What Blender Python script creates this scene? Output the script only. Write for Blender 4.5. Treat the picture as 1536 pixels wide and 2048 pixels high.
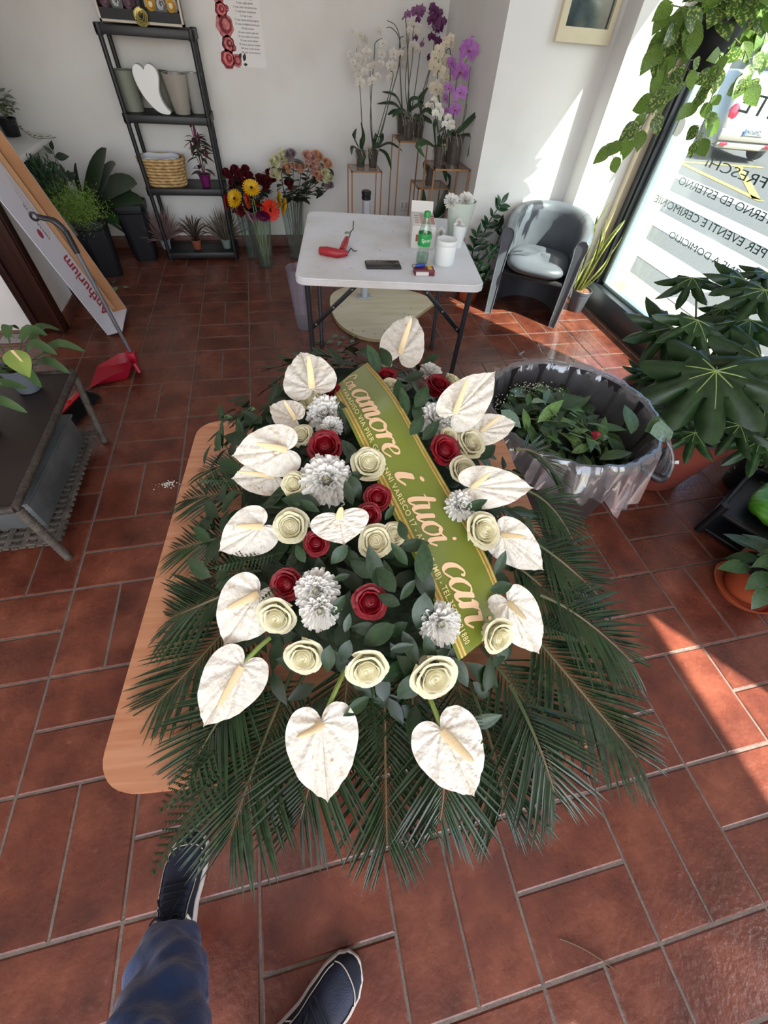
import bpy, bmesh, math, random
from math import sin, cos, pi, radians, sqrt, atan2
from mathutils import Vector, Matrix, Quaternion, noise

for _o in list(bpy.data.objects):
    bpy.data.objects.remove(_o, do_unlink=True)
scene = bpy.context.scene
COL = scene.collection
rnd = random.Random(7)

# ------------------------------------------------------------------ camera
CAM = Vector((0.2774, -2.1048, 1.5890))
AX = Vector((0.9762384, -0.20806389, 0.0605641))      # right
AY = Vector((-0.12625655, -0.77327085, -0.62137869))  # down
AZ = Vector((0.17611892, 0.59896712, -0.78116612))    # forward
FPX = 812.136
cam_data = bpy.data.cameras.new('camera')
cam = bpy.data.objects.new('camera', cam_data)
COL.objects.link(cam)
cam.matrix_world = Matrix(((AX.x, -AY.x, -AZ.x, CAM.x), (AX.y, -AY.y, -AZ.y, CAM.y), (AX.z, -AY.z, -AZ.z, CAM.z), (0, 0, 0, 1)))
cam_data.sensor_fit = 'HORIZONTAL'
cam_data.sensor_width = 36.0
cam_data.lens = FPX / 1536.0 * 36.0
cam_data.clip_start = 0.02
cam_data.clip_end = 200
scene.camera = cam

# ------------------------------------------------------------------ world, sun, exposure
world = bpy.data.worlds.new('world')
scene.world = world
world.use_nodes = True
_nt = world.node_tree
_nt.nodes.clear()
_out = _nt.nodes.new('ShaderNodeOutputWorld')
_bg = _nt.nodes.new('ShaderNodeBackground')
_sky = _nt.nodes.new('ShaderNodeTexSky')
_sky.sky_type = 'NISHITA'
_sky.sun_disc = False
_sky.sun_elevation = radians(45)
_sky.sun_rotation = radians(144)
_sky.air_density = 1.0
_sky.dust_density = 2.0
_bg.inputs['Strength'].default_value = 0.60
_nt.links.new(_sky.outputs['Color'], _bg.inputs['Color'])
_nt.links.new(_bg.outputs['Background'], _out.inputs['Surface'])

SUN_DIR = Vector((-0.41, 0.575, -0.707)).normalized()
sun_data = bpy.data.lights.new('sun', 'SUN')
sun_data.energy = 20.0
sun_data.angle = radians(0.6)
sun_data.color = (1.0, 0.95, 0.87)
sun = bpy.data.objects.new('sun', sun_data)
COL.objects.link(sun)
sun.location = (8, -6, 9)
sun.rotation_euler = SUN_DIR.to_track_quat('-Z', 'Y').to_euler()

# unseen fill light added behind the photographer to brighten the room
def area(name, loc, target, sx, sy, power, color=(1, 1, 1)):
    d = bpy.data.lights.new(name, 'AREA')
    d.shape = 'RECTANGLE'
    d.size, d.size_y = sx, sy
    d.energy = power
    d.color = color
    o = bpy.data.objects.new(name, d)
    COL.objects.link(o)
    o.location = loc
    o.rotation_euler = (Vector(target) - Vector(loc)).to_track_quat('-Z', 'Y').to_euler()
    return o
area('front_fill', (-0.6, -4.3, 1.7), (0.3, 0.5, 0.7), 4.2, 2.2, 72, (0.95, 0.98, 1.0))

cy = scene.cycles
cy.max_bounces = 6
cy.diffuse_bounces = 3
cy.glossy_bounces = 3
cy.transmission_bounces = 4
cy.transparent_max_bounces = 12
cy.caustics_reflective = False
cy.caustics_refractive = False

scene.view_settings.view_transform = 'Standard'
scene.view_settings.look = 'None'
scene.view_settings.exposure = 0.12
scene.view_settings.gamma = 1.0
scene.view_settings.use_curve_mapping = False

# ------------------------------------------------------------------ helpers
def ray(x, y):
    return AX * ((x - 768) / FPX) + AY * ((y - 1024) / FPX) + AZ
def pz(x, y, z=0.0):
    d = ray(x, y); return CAM + d * ((z - CAM.z) / d.z)
def py(x, y, Y):
    d = ray(x, y); return CAM + d * ((Y - CAM.y) / d.y)
def pxx(x, y, X):
    d = ray(x, y); return CAM + d * ((X - CAM.x) / d.x)
def pd(x, y, dist):
    return CAM + ray(x, y) * dist
def proj(P):
    d = Vector(P) - CAM
    w = d.dot(AZ)
    return 768 + FPX * d.dot(AX) / w, 1024 + FPX * d.dot(AY) / w, w
def lin(c):
    return tuple((x / 12.92 if x <= .04045 else ((x + .055) / 1.055) ** 2.4) for x in c[:3])
def hx(s):
    s = s.lstrip('#')
    return tuple(int(s[i:i + 2], 16) / 255 for i in (0, 2, 4))

MATS = {}
def mat(name, col, rough=.5, var=0.0, vscale=8.0, col2=None, bump=0.0, bscale=40.0, metal=0.0, spec=.5, trans=0.0,
        sss=0.0, sheen=0.0, coat=0.0, rnd_var=0.0, stretch=(1, 1, 1), translucent=0.0, ramp=(.35, .65), detail=4.0, emit=0.0):
    """procedural principled material; col / col2 are sRGB hex strings mixed by noise"""
    if name in MATS: return MATS[name]
    m = bpy.data.materials.new(name); m.use_nodes = True
    nt = m.node_tree; N = nt.nodes; L = nt.links
    b = N['Principled BSDF']; out = N['Material Output']
    c1 = lin(hx(col))
    b.inputs['Roughness'].default_value = rough
    b.inputs['Metallic'].default_value = metal
    b.inputs['Specular IOR Level'].default_value = spec
    b.inputs['Transmission Weight'].default_value = trans
    if sss:
        b.inputs['Subsurface Weight'].default_value = sss
        b.inputs['Subsurface Radius'].default_value = (.01, .008, .005)
    if sheen: b.inputs['Sheen Weight'].default_value = sheen
    if coat:
        b.inputs['Coat Weight'].default_value = coat
        b.inputs['Coat Roughness'].default_value = .15
    if emit:
        b.inputs['Emission Color'].default_value = (*c1, 1)
        b.inputs['Emission Strength'].default_value = emit
    tc = N.new('ShaderNodeTexCoord'); mp = N.new('ShaderNodeMapping')
    mp.inputs['Scale'].default_value = stretch
    L.new(tc.outputs['Object'], mp.inputs['Vector'])
    colsock = None
    if col2 or var:
        nz = N.new('ShaderNodeTexNoise'); nz.inputs['Scale'].default_value = vscale; nz.inputs['Detail'].default_value = detail
        L.new(mp.outputs['Vector'], nz.inputs['Vector'])
        cr = N.new('ShaderNodeValToRGB')
        cr.color_ramp.elements[0].position, cr.color_ramp.elements[1].position = ramp
        c2 = lin(hx(col2)) if col2 else tuple(max(0, x * (1 - var)) for x in c1)
        cr.color_ramp.elements[0].color = (*c1, 1); cr.color_ramp.elements[1].color = (*c2, 1)
        L.new(nz.outputs['Fac'], cr.inputs['Fac'])
        colsock = cr.outputs['Color']
    if rnd_var:
        oi = N.new('ShaderNodeObjectInfo'); hsv = N.new('ShaderNodeHueSaturation')
        mr = N.new('ShaderNodeMapRange')
        mr.inputs['To Min'].default_value = 1 - rnd_var; mr.inputs['To Max'].default_value = 1 + rnd_var
        L.new(oi.outputs['Random'], mr.inputs['Value']); L.new(mr.outputs['Result'], hsv.inputs['Value'])
        if colsock: L.new(colsock, hsv.inputs['Color'])
        else: hsv.inputs['Color'].default_value = (*c1, 1)
        colsock = hsv.outputs['Color']
    if colsock: L.new(colsock, b.inputs['Base Color'])
    else: b.inputs['Base Color'].default_value = (*c1, 1)
    if bump:
        n2 = N.new('ShaderNodeTexNoise'); n2.inputs['Scale'].default_value = bscale; n2.inputs['Detail'].default_value = 5
        L.new(mp.outputs['Vector'], n2.inputs['Vector'])
        bp = N.new('ShaderNodeBump'); bp.inputs['Strength'].default_value = bump; bp.inputs['Distance'].default_value = .01
        L.new(n2.outputs['Fac'], bp.inputs['Height']); L.new(bp.outputs['Normal'], b.inputs['Normal'])
    if translucent:
        tr = N.new('ShaderNodeBsdfTranslucent'); mx = N.new('ShaderNodeMixShader')
        mx.inputs['Fac'].default_value = translucent
        if colsock: L.new(colsock, tr.inputs['Color'])
        else: tr.inputs['Color'].default_value = (*c1, 1)
        L.new(b.outputs['BSDF'], mx.inputs[1]); L.new(tr.outputs['BSDF'], mx.inputs[2]); L.new(mx.outputs['Shader'], out.inputs['Surface'])
    MATS[name] = m
    return m

def thin_glass(name, tint='ffffff', gloss=.12, rough=.02, dens=0.0, dcol='ffffff'):
    """clear film / thin pane: see-through with a fresnel-like gloss, optional milky film"""
    if name in MATS: return MATS[name]
    m = bpy.data.materials.new(name); m.use_nodes = True
    nt = m.node_tree; N = nt.nodes; L = nt.links; N.clear()
    out = N.new('ShaderNodeOutputMaterial')
    tp = N.new('ShaderNodeBsdfTransparent'); tp.inputs['Color'].default_value = (*lin(hx(tint)), 1)
    gl = N.new('ShaderNodeBsdfGlossy'); gl.inputs['Roughness'].default_value = rough
    lw = N.new('ShaderNodeLayerWeight'); lw.inputs['Blend'].default_value = .25
    pw = N.new('ShaderNodeMath'); pw.operation = 'POWER'; pw.inputs[1].default_value = 4.0
    L.new(lw.outputs['Facing'], pw.inputs[0]); lw.inputs['Blend'].default_value = .5
    mu = N.new('ShaderNodeMath'); mu.operation = 'MULTIPLY_ADD'; mu.inputs[1].default_value = .55; mu.inputs[2].default_value = gloss * .4
    L.new(pw.outputs[0], mu.inputs[0])
    mx = N.new('ShaderNodeMixShader')
    L.new(mu.outputs[0], mx.inputs['Fac'])
    last = tp.outputs[0]
    if dens:
        df = N.new('ShaderNodeBsdfDiffuse'); df.inputs['Color'].default_value = (*lin(hx(dcol)), 1)
        m2 = N.new('ShaderNodeMixShader'); m2.inputs['Fac'].default_value = dens
        L.new(tp.outputs[0], m2.inputs[1]); L.new(df.outputs[0], m2.inputs[2]); last = m2.outputs[0]
    L.new(last, mx.inputs[1]); L.new(gl.outputs[0], mx.inputs[2])
    L.new(mx.outputs[0], out.inputs['Surface'])
    MATS[name] = m
    return m

def lerp(a, b, t): return a + (b - a) * t
def frame_of(d, up=Vector((0, 0, 1))):
    """matrix with +Y along d and +Z as close to up as can be"""
    y = Vector(d).normalized(); up = Vector(up)
    x = y.cross(up)
    if x.length < 1e-4: x = y.cross(Vector((1, 0, .01)))
    x.normalize(); z = x.cross(y)
    return Matrix(((x.x, y.x, z.x), (x.y, y.y, z.y), (x.z, y.z, z.z)))
def xf(loc, d=None, up=(0, 0, 1), s=1.0, roll=0.0):
    R = frame_of(d, up) if d is not None else Matrix.Identity(3)
    if roll: R = R @ Matrix.Rotation(roll, 3, 'Y')
    M = R.to_4x4()
    M = M @ Matrix.Diagonal((s, s, s, 1)) if not isinstance(s, tuple) else M @ Matrix.Diagonal((*s, 1))
    M.translation = Vector(loc)
    return M
def bez(p0, p1, p2, n):
    p0, p1, p2 = Vector(p0), Vector(p1), Vector(p2)
    return [p0 * (1 - t) ** 2 + p1 * 2 * t * (1 - t) + p2 * t * t for t in [k / n for k in range(n + 1)]]
def crom(P, n=6):
    """catmull-rom through points (any dimension tuples)"""
    P = [tuple(p) for p in P]; out = []
    for i in range(len(P) - 1):
        a = P[max(i - 1, 0)]; b = P[i]; c = P[i + 1]; d = P[min(i + 2, len(P) - 1)]
        for k in range(n):
            t = k / n
            out.append(tuple(.5 * (2 * b[j] + (c[j] - a[j]) * t + (2 * a[j] - 5 * b[j] + 4 * c[j] - d[j]) * t * t + (-a[j] + 3 * b[j] - 3 * c[j] + d[j]) * t ** 3) for j in range(len(b))))
    out.append(P[-1])
    return out

class MB:
    def __init__(self): self.v = []; self.f = []; self.m = []
    def add(self, vs, fs, mi=0, M=None):
        o = len(self.v)
        self.v += [tuple(M @ Vector(p)) for p in vs] if M is not None else [tuple(p) for p in vs]
        self.f += [tuple(i + o for i in q) for q in fs]; self.m += [mi] * len(fs)
        return self
    def box(self, c, s, M=None, mi=0):
        x, y, z = s[0] / 2, s[1] / 2, s[2] / 2
        vs = [(c[0] + a * x, c[1] + b * y, c[2] + d * z) for d in (-1, 1) for b in (-1, 1) for a in (-1, 1)]
        return self.add(vs, [(0, 2, 3, 1), (4, 5, 7, 6), (0, 1, 5, 4), (2, 6, 7, 3), (0, 4, 6, 2), (1, 3, 7, 5)], mi, M)
    def rbox(self, c, s, r=.005, M=None, mi=0):
        """box with every edge chamfered by r"""
        x, y, z = s[0] / 2, s[1] / 2, s[2] / 2
        r = min(r, x * .95, y * .95, z * .95)
        bm = bmesh.new(); bmesh.ops.create_cube(bm, size=1)
        for v in bm.verts: v.co = Vector((c[0] + v.co.x * 2 * x, c[1] + v.co.y * 2 * y, c[2] + v.co.z * 2 * z))
        bmesh.ops.bevel(bm, geom=list(bm.edges), offset=r, segments=2, affect='EDGES', profile=.5)
        return self.bm(bm, M, mi)
    def bm(self, bm, M=None, mi=0):
        bm.verts.index_update()
        vs = [v.co.copy() for v in bm.verts]; fs = [[v.index for v in f.verts] for f in bm.faces]
        bm.free(); return self.add(vs, fs, mi, M)
    def tube(self, pts, r, n=8, caps=True, M=None, mi=0, flat=1.0, closed=False):
        pts = [Vector(p) for p in pts]
        rr = r if isinstance(r, (list, tuple)) else [r] * len(pts)
        rings = []; t0 = (pts[1] - pts[0]).normalized()
        u = t0.orthogonal().normalized(); prev = t0
        k = len(pts)
        for i, p in enumerate(pts):
            if closed: t = (pts[(i + 1) % k] - pts[i - 1]).normalized()
            else: t = (pts[min(i + 1, k - 1)] - pts[max(i - 1, 0)])
            t = t.normalized() if t.length > 1e-9 else prev
            q = prev.rotation_difference(t); u = q @ u; u = (u - t * u.dot(t)).normalized(); prev = t
            w = t.cross(u)
            rings.append([p + (u * cos(2 * pi * j / n) + w * sin(2 * pi * j / n) * flat) * rr[i] for j in range(n)])
        vs = [v for g in rings for v in g]; fs = []
        for i in range(k if closed else k - 1):
            i2 = (i + 1) % k
            for j in range(n):
                j2 = (j + 1) % n
                fs.append((i * n + j, i * n + j2, i2 * n + j2, i2 * n + j))
        if caps and not closed:
            fs.append(tuple(range(n))[::-1]); fs.append(tuple((k - 1) * n + j for j in range(n)))
        return self.add(vs, fs, mi, M)
    def lathe(self, prof, n=24, c=(0, 0, 0), M=None, mi=0, sx=1.0, sy=1.0, sq=0.0):
        """profile (r, z) turned about z; sq>0 squares the section off (superellipse)"""
        vs = []; fs = []; k = len(prof)
        for r, z in prof:
            for j in range(n):
                a = 2 * pi * j / n; ca, sa = cos(a), sin(a)
                g = 1.0
                if sq: e = 2 + sq; g = (abs(ca) ** e + abs(sa) ** e) ** (-1 / e)
                vs.append((c[0] + r * ca * g * sx, c[1] + r * sa * g * sy, c[2] + z))
        for i in range(k - 1):
            for j in range(n):
                j2 = (j + 1) % n
                fs.append((i * n + j, i * n + j2, (i + 1) * n + j2, (i + 1) * n + j))
        if prof[0][0] > 1e-6: fs.append(tuple(range(n))[::-1])
        if prof[-1][0] > 1e-6: fs.append(tuple((k - 1) * n + j for j in range(n)))
        return self.add(vs, fs, mi, M)
    def lathe_open(self, prof, n=24, c=(0, 0, 0), M=None, mi=0, sx=1.0, sy=1.0, sq=0.0):
        a = len(self.f); self.lathe(prof, n, c, M, mi, sx, sy, sq)
        while self.f and len(self.f) > a and len(self.f[-1]) > 4: self.f.pop(); self.m.pop()
        return self
    def sheet(self, nu, nv, fn, M=None, mi=0, closed_u=False):
        vs = [fn(i / nu, j / nv) for j in range(nv + 1) for i in range(nu + (0 if closed_u else 1))]
        w = nu if closed_u else nu + 1
        fs = [(j * w + i, j * w + (i + 1) % w, (j + 1) * w + (i + 1) % w, (j + 1) * w + i) for j in range(nv) for i in range(nu)]
        return self.add(vs, fs, mi, M)
    def prism(self, out, z0, z1, M=None, mi=0):
        n = len(out)
        vs = [(x, y, z0) for x, y in out] + [(x, y, z1) for x, y in out]
        fs = [tuple(range(n))[::-1], tuple(range(n, 2 * n))] + [(i, (i + 1) % n, n + (i + 1) % n, n + i) for i in range(n)]
        return self.add(vs, fs, mi, M)
    def mesh(self, name, mats, smooth=True):
        me = bpy.data.meshes.new(name)
        me.from_pydata(self.v, [], self.f)
        ms = mats if isinstance(mats, (list, tuple)) else [mats]
        for m_ in ms: me.materials.append(m_)
        if len(ms) > 1: me.polygons.foreach_set('material_index', self.m)
        if smooth is True: me.polygons.foreach_set('use_smooth', [True] * len(me.polygons))
        me.update()
        if smooth is True and hasattr(me, 'set_sharp_from_angle'): me.set_sharp_from_angle(angle=radians(42))
        return me
    def build(self, name, mats, parent=None, M=None, smooth=True, recalc=False):
        me = self.mesh(name, mats, smooth)
        if recalc:
            bm = bmesh.new(); bm.from_mesh(me); bmesh.ops.recalc_face_normals(bm, faces=bm.faces); bm.to_mesh(me); bm.free()
        return link(name, me, parent, M)

def link(name, data, parent=None, M=None):
    o = bpy.data.objects.new(name, data); COL.objects.link(o)
    if parent is not None: o.parent = parent
    if M is not None: o.matrix_basis = M
    return o
def world_of(o):
    M = o.matrix_basis.copy()
    while o.parent is not None:
        o = o.parent; M = o.matrix_basis @ M
    return M
def link_w(name, data, parent, Mw):
    return link(name, data, parent, world_of(parent).inverted() @ Mw)
def tag(o, label=None, cat=None, group=None, kind=None):
    if label: o['label'] = label
    if cat: o['category'] = cat
    if group: o['group'] = group
    if kind: o['kind'] = kind
    return o
def thing(name, label, cat, loc=(0, 0, 0), rz=0.0, group=None):
    o = link(name, None, None, Matrix.Translation(Vector(loc)) @ Matrix.Rotation(rz, 4, 'Z'))
    o.empty_display_size = .05
    return tag(o, label, cat, group)
def struct(o): o['kind'] = 'structure'; return o

def text_mesh(name, body, size, mat_, depth=0.0004, shear=0.0, align='LEFT', xs=1.0, spacing=1.0, bold=0.0):
    cu = bpy.data.curves.new(name, 'FONT')
    cu.body = body; cu.size = size; cu.extrude = depth; cu.shear = shear; cu.align_x = align; cu.space_character = spacing
    cu.offset = bold; cu.resolution_u = 3
    ob = bpy.data.objects.new(name, cu); COL.objects.link(ob)
    dg = bpy.context.evaluated_depsgraph_get()
    me = bpy.data.meshes.new_from_object(ob.evaluated_get(dg))
    bpy.data.objects.remove(ob, do_unlink=True); bpy.data.curves.remove(cu)
    me.name = name
    if xs != 1.0:
        for v in me.vertices: v.co.x *= xs
    me.materials.clear(); me.materials.append(mat_)
    return me

def leaf_geo(L, W, n=6, tip=1.0, base=.35, fold=.15, droop=.15, wave=0.0, peak=.45, heart=0.0, across=2):
    """leaf along +Y, face +Z. peak: where it is widest; heart>0 gives back lobes"""
    vs = []; fs = []
    k = 2 * across + 1
    for i in range(n + 1):
        t = i / n
        a = t / peak if t < peak else (1 - t) / (1 - peak)
        w = W / 2 * (sin(a * pi / 2) ** (base if False else (.75 if t < peak else tip)))
        if i == 0: w = W * .02
        if i == n: w = W * .004
        y = t * L
        zc = -droop * L * t * t
        for j in range(k):
            s = (j - across) / across
            yy = y - heart * L * abs(s) * (1 - t) ** 3
            vs.append((s * w, yy, zc + fold * abs(s) * w + wave * W * sin(t * 9 + s * 2) * abs(s)))
    for i in range(n):
        for j in range(k - 1):
            fs.append((i * k + j, i * k + j + 1, (i + 1) * k + j + 1, (i + 1) * k + j))
    return vs, fs
def leaf_mesh(name, mat_, **kw):
    b = MB(); b.add(*leaf_geo(**kw)); return b.mesh(name, mat_)

def pot_geo(b, r0, r1, h, wall=.004, rim=.004, n=24, lip=None, mi=0):
    """tapered open pot: bottom radius r0, top radius r1, thick wall and a rolled rim"""
    lip = lip if lip is not None else h * .14
    b.lathe([(0, 0), (r0 * .96, 0), (r0, h * .02), (lerp(r0, r1, (h - lip) / h), h - lip), (lerp(r0, r1, (h - lip) / h) + rim, h - lip + .002), (r1 + rim, h - .002), (r1 + rim * .5, h),
             (r1 - wall, h), (lerp(r0, r1, .8) - wall, h * .8), (r0 - wall, .01), (0, .01)], n, mi=mi)
    return b
def soil_geo(b, r, z, n=16, amp=.004, seed=0):
    rr = random.Random(seed)
    vs = [(0, 0, z + amp)]; fs = []
    for q in (.35, .7, 1.0):
        for j in range(n):
            a = 2 * pi * j / n; vs.append((r * q * cos(a), r * q * sin(a), z + rr.uniform(-amp, amp)))
    for j in range(n): fs.append((0, 1 + j, 1 + (j + 1) % n))
    for q in range(2):
        for j in range(n):
            fs.append((1 + q * n + j, 1 + (q + 1) * n + j, 1 + (q + 1) * n + (j + 1) % n, 1 + q * n + (j + 1) % n))
    return b.add(vs, fs)
# ================================================================== the setting
S = 0.36                      # one basket-weave cell of the floor
XW, YB = 2.92, 2.625          # window line, back wall
XL, YF, ZC = -2.6, -4.6, 2.95

m_plaster = mat('plaster_white', 'e5e3e0', .9, col2='d8d4cf', vscale=2.2, bump=.06, bscale=60, ramp=(.45, .8))
m_ceil = mat('ceiling_paint', 'eeeae4', .9, var=.03)
m_grout = mat('grout', '70655c', .95, var=.25, vscale=30, bump=.3, bscale=200)
m_skirt = mat('skirting_terracotta', '6d4437', .55, var=.25, vscale=12)
m_mahog = mat('mahogany', '35180f', .38, col2='1e0d08', vscale=5, stretch=(1, 1, .12), bump=.05)

def tile_material():
    m = bpy.data.materials.new('terracotta_tile'); m.use_nodes = True
    nt = m.node_tree; N = nt.nodes; L = nt.links; b = N['Principled BSDF']
    geo = N.new('ShaderNodeNewGeometry'); oi = N.new('ShaderNodeObjectInfo')
    n1 = N.new('ShaderNodeTexNoise'); n1.inputs['Scale'].default_value = 5.5; n1.inputs['Detail'].default_value = 8; n1.inputs['Roughness'].default_value = .62
    L.new(geo.outputs['Position'], n1.inputs['Vector'])
    cr = N.new('ShaderNodeValToRGB')
    e = cr.color_ramp.elements
    e[0].position = .30; e[0].color = (*lin(hx('45211a')), 1)
    e[1].position = .72; e[1].color = (*lin(hx('7f4835')), 1)
    k = e.new(.5); k.color = (*lin(hx('623224')), 1)
    L.new(n1.outputs['Fac'], cr.inputs['Fac'])
    hsv = N.new('ShaderNodeHueSaturation'); mr = N.new('ShaderNodeMapRange'); mr.inputs['To Min'].default_value = .86; mr.inputs['To Max'].default_value = 1.14
    L.new(oi.outputs['Random'], mr.inputs['Value']); L.new(mr.outputs['Result'], hsv.inputs['Value']); L.new(cr.outputs['Color'], hsv.inputs['Color'])
    # pale scuffs
    n2 = N.new('ShaderNodeTexNoise'); n2.inputs['Scale'].default_value = 14; n2.inputs['Detail'].default_value = 10; n2.inputs['Roughness'].default_value = .8
    L.new(geo.outputs['Position'], n2.inputs['Vector'])
    c2 = N.new('ShaderNodeValToRGB'); c2.color_ramp.elements[0].position = .60; c2.color_ramp.elements[0].color = (0, 0, 0, 1); c2.color_ramp.elements[1].position = .85; c2.color_ramp.elements[1].color = (.5, .5, .5, 1)
    L.new(n2.outputs['Fac'], c2.inputs['Fac'])
    mx = N.new('ShaderNodeMix'); mx.data_type = 'RGBA'; mx.inputs['B'].default_value = (*lin(hx('b98a70')), 1)
    L.new(c2.outputs['Color'], mx.inputs['Factor']); L.new(hsv.outputs['Color'], mx.inputs['A']); L.new(mx.outputs['Result'], b.inputs['Base Color'])
    rr = N.new('ShaderNodeMapRange'); rr.inputs['To Min'].default_value = .16; rr.inputs['To Max'].default_value = .42
    L.new(n2.outputs['Fac'], rr.inputs['Value']); L.new(rr.outputs['Result'], b.inputs['Roughness'])
    b.inputs['Specular IOR Level'].default_value = .5
    n3 = N.new('ShaderNodeTexNoise'); n3.inputs['Scale'].default_value = 55; n3.inputs['Detail'].default_value = 6
    L.new(geo.outputs['Position'], n3.inputs['Vector'])
    bp = N.new('ShaderNodeBump'); bp.inputs['Strength'].default_value = .35; bp.inputs['Distance'].default_value = .006
    L.new(n3.outputs['Fac'], bp.inputs['Height']); L.new(bp.outputs['Normal'], b.inputs['Normal'])
    return m
m_tile = tile_material()

def rect_struct(name, boxes, m_):
    b = MB()
    for c, s in boxes: b.box(c, s)
    return struct(b.build(name, m_, smooth=False))

floor = rect_struct('floor', [(((XL + XW) / 2, (YB + YF) / 2, -.053), (XW - XL + .1, YB - YF + .1, .1))], m_grout)
# --- floor tiles, basket weave; whole tiles share one mesh, cut ones get their own
def tile_geo(b, x0, x1, y0, y1, z=0.0):
    c = .004
    vs = [(x0, y0, -.012), (x1, y0, -.012), (x1, y1, -.012), (x0, y1, -.012), (x0, y0, z - .0025), (x1, y0, z - .0025), (x1, y1, z - .0025), (x0, y1, z - .0025),
          (x0 + c, y0 + c, z), (x1 - c, y0 + c, z), (x1 - c, y1 - c, z), (x0 + c, y1 - c, z)]
    fs = [(8, 9, 10, 11)] + [(i, (i + 1) % 4, 4 + (i + 1) % 4, 4 + i) for i in range(4)] + [(4 + i, 4 + (i + 1) % 4, 8 + (i + 1) % 4, 8 + i) for i in range(4)]
    b.add(vs, fs)
G = .0038
tiles = []
for i in range(-8, 9):
    for j in range(-13, 8):
        for k in (0, 1):
            x0, x1, y0, y1 = i * S, (i + 1) * S, j * S, (j + 1) * S
            if (i + j) % 2 == 0: x0, x1 = (x0 + k * S / 2, x0 + (k + 1) * S / 2)
            else: y0, y1 = (y0 + k * S / 2, y0 + (k + 1) * S / 2)
            full = True
            if x1 > XW: x1 = XW + G; full = False
            if y1 > YB: y1 = YB + G; full = False
            if x0 < XL: x0 = XL; full = False
            if x1 - x0 < .02 or y1 - y0 < .02 or y0 < YF: continue
            u, v, w = proj(((x0 + x1) / 2, (y0 + y1) / 2, 0))
            vis = w > .2 and -120 < u < 1656 and 380 < v < 2170
            tiles.append((0 if vis else 1, w, x0 + G, x1 - G, y0 + G, y1 - G, full, (i + j) % 2))
tiles.sort()
shared = {}
rest = MB()
for q, (hid, w, x0, x1, y0, y1, full, par) in enumerate(tiles):
    if q < 300 and not hid:
        cx, cy = (x0 + x1) / 2, (y0 + y1) / 2
        key = (round(x1 - x0, 4), round(y1 - y0, 4))
        if key not in shared:
            b = MB(); tile_geo(b, -key[0] / 2, key[0] / 2, -key[1] / 2, key[1] / 2); shared[key] = b.mesh('tile', m_tile, False)
        o = link('tile', shared[key], floor, Matrix.Translation((cx, cy, rnd.uniform(-.0008, .0008))) @ Matrix.Rotation(rnd.uniform(-.002, .002), 4, 'X') @ Matrix.Rotation(rnd.uniform(-.003, .003), 4, 'Z'))
    else:
        tile_geo(rest, x0, x1, y0, y1)
tag(rest.build('tile', m_tile, floor, smooth=False), kind='stuff')

# --- walls
T = .2
YW1, XC = 1.48, 1.795         # the projecting pier by the armchair
YRV, XP = 1.315, 2.56         # reveal next to the shop window
wall_back = rect_struct('wall_back', [(((XL + XC) / 2 - .1, YB + T / 2, ZC / 2 - .05), (XC - XL + .2 + T, T, ZC + .1))], m_plaster)
wall_right = rect_struct('wall_right', [(((XC + XW) / 2 + .2, (YW1 + YB + T) / 2, ZC / 2 - .05), (XW - XC + .4, YB + T - YW1, ZC + .1)),
                                        (((XP + XW + .4) / 2, (YRV + YW1) / 2, ZC / 2 - .05), (XW + .4 - XP, YW1 - YRV, ZC + .1))], m_plaster)
# pier between the window and the shop door, seen only from inside
rect_struct('wall_front', [((3.0, -2.05, ZC / 2 - .05), (.16, 2.7, ZC + .1)), ((3.0, 0.31, (2.42 + ZC) / 2), (.16, 2.02, ZC - 2.42)),
                           ((3.0, -4.0, (2.45 + ZC) / 2), (.16, 1.2, ZC - 2.45))], m_plaster)
rect_struct('wall_left', [((XL - .1, (YB + YF) / 2, ZC / 2 - .05), (.2, YB - YF, ZC + .1)), ((-2.02, 1.22, ZC / 2 - .05), (1.16, .18, ZC + .1))], m_plaster)
rect_struct('wall_shopfront', [((-2.35, YF, ZC / 2), (.5, .16, ZC)), ((2.6, YF, ZC / 2), (.7, .16, ZC)), ((.1, YF, 2.75), (4.4, .16, .4))], m_plaster)
rect_struct('ceiling', [(((XL + XW) / 2, (YB + YF) / 2, ZC + .05), (XW - XL + .3, YB - YF + .3, .1))], m_ceil)

# skirting of terracotta pieces along the back wall
sk = struct(MB().box(((XL + XC) / 2, YB - .003, .048), (XC - XL, .006, .096)).build('baseboard_back', m_grout, smooth=False))
x = -1.44
while x < XC - .01:
    x1 = min(x + .36, XC)
    MB().rbox(((x + x1) / 2, YB - .008, .049), (x1 - x - .004, .012, .094), .002).build('tile', m_skirt, sk)
    x = x1
sk2 = struct(MB().box(((XC + XP) / 2, YW1 - .003, .048), (XP - XC, .006, .096)).build('baseboard_right', m_grout, smooth=False))
for k in range(2):
    MB().rbox((XC + .18 + k * .36, YW1 - .008, .049), (.356, .012, .094), .002).build('tile', m_skirt, sk2)

# door casing on the end of the left wall stub
jb = struct(MB().rbox((-1.335, 1.095, 1.3), (.19, .07, 2.6), .004).build('door_1', m_mahog))
MB().rbox((-1.27, 1.055, 1.3), (.05, .03, 2.6), .006).rbox((-1.40, 1.055, 1.3), (.045, .03, 2.6), .006).build('casing', m_mahog, jb)
MB().rbox((-1.25, 1.30, .046), (.014, .29, .092), .002).build('skirting', m_skirt, jb)
rect_struct('wall_stub', [((-1.345, 1.29, 1.3), (.18, .32, 2.6))], m_plaster)

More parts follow.
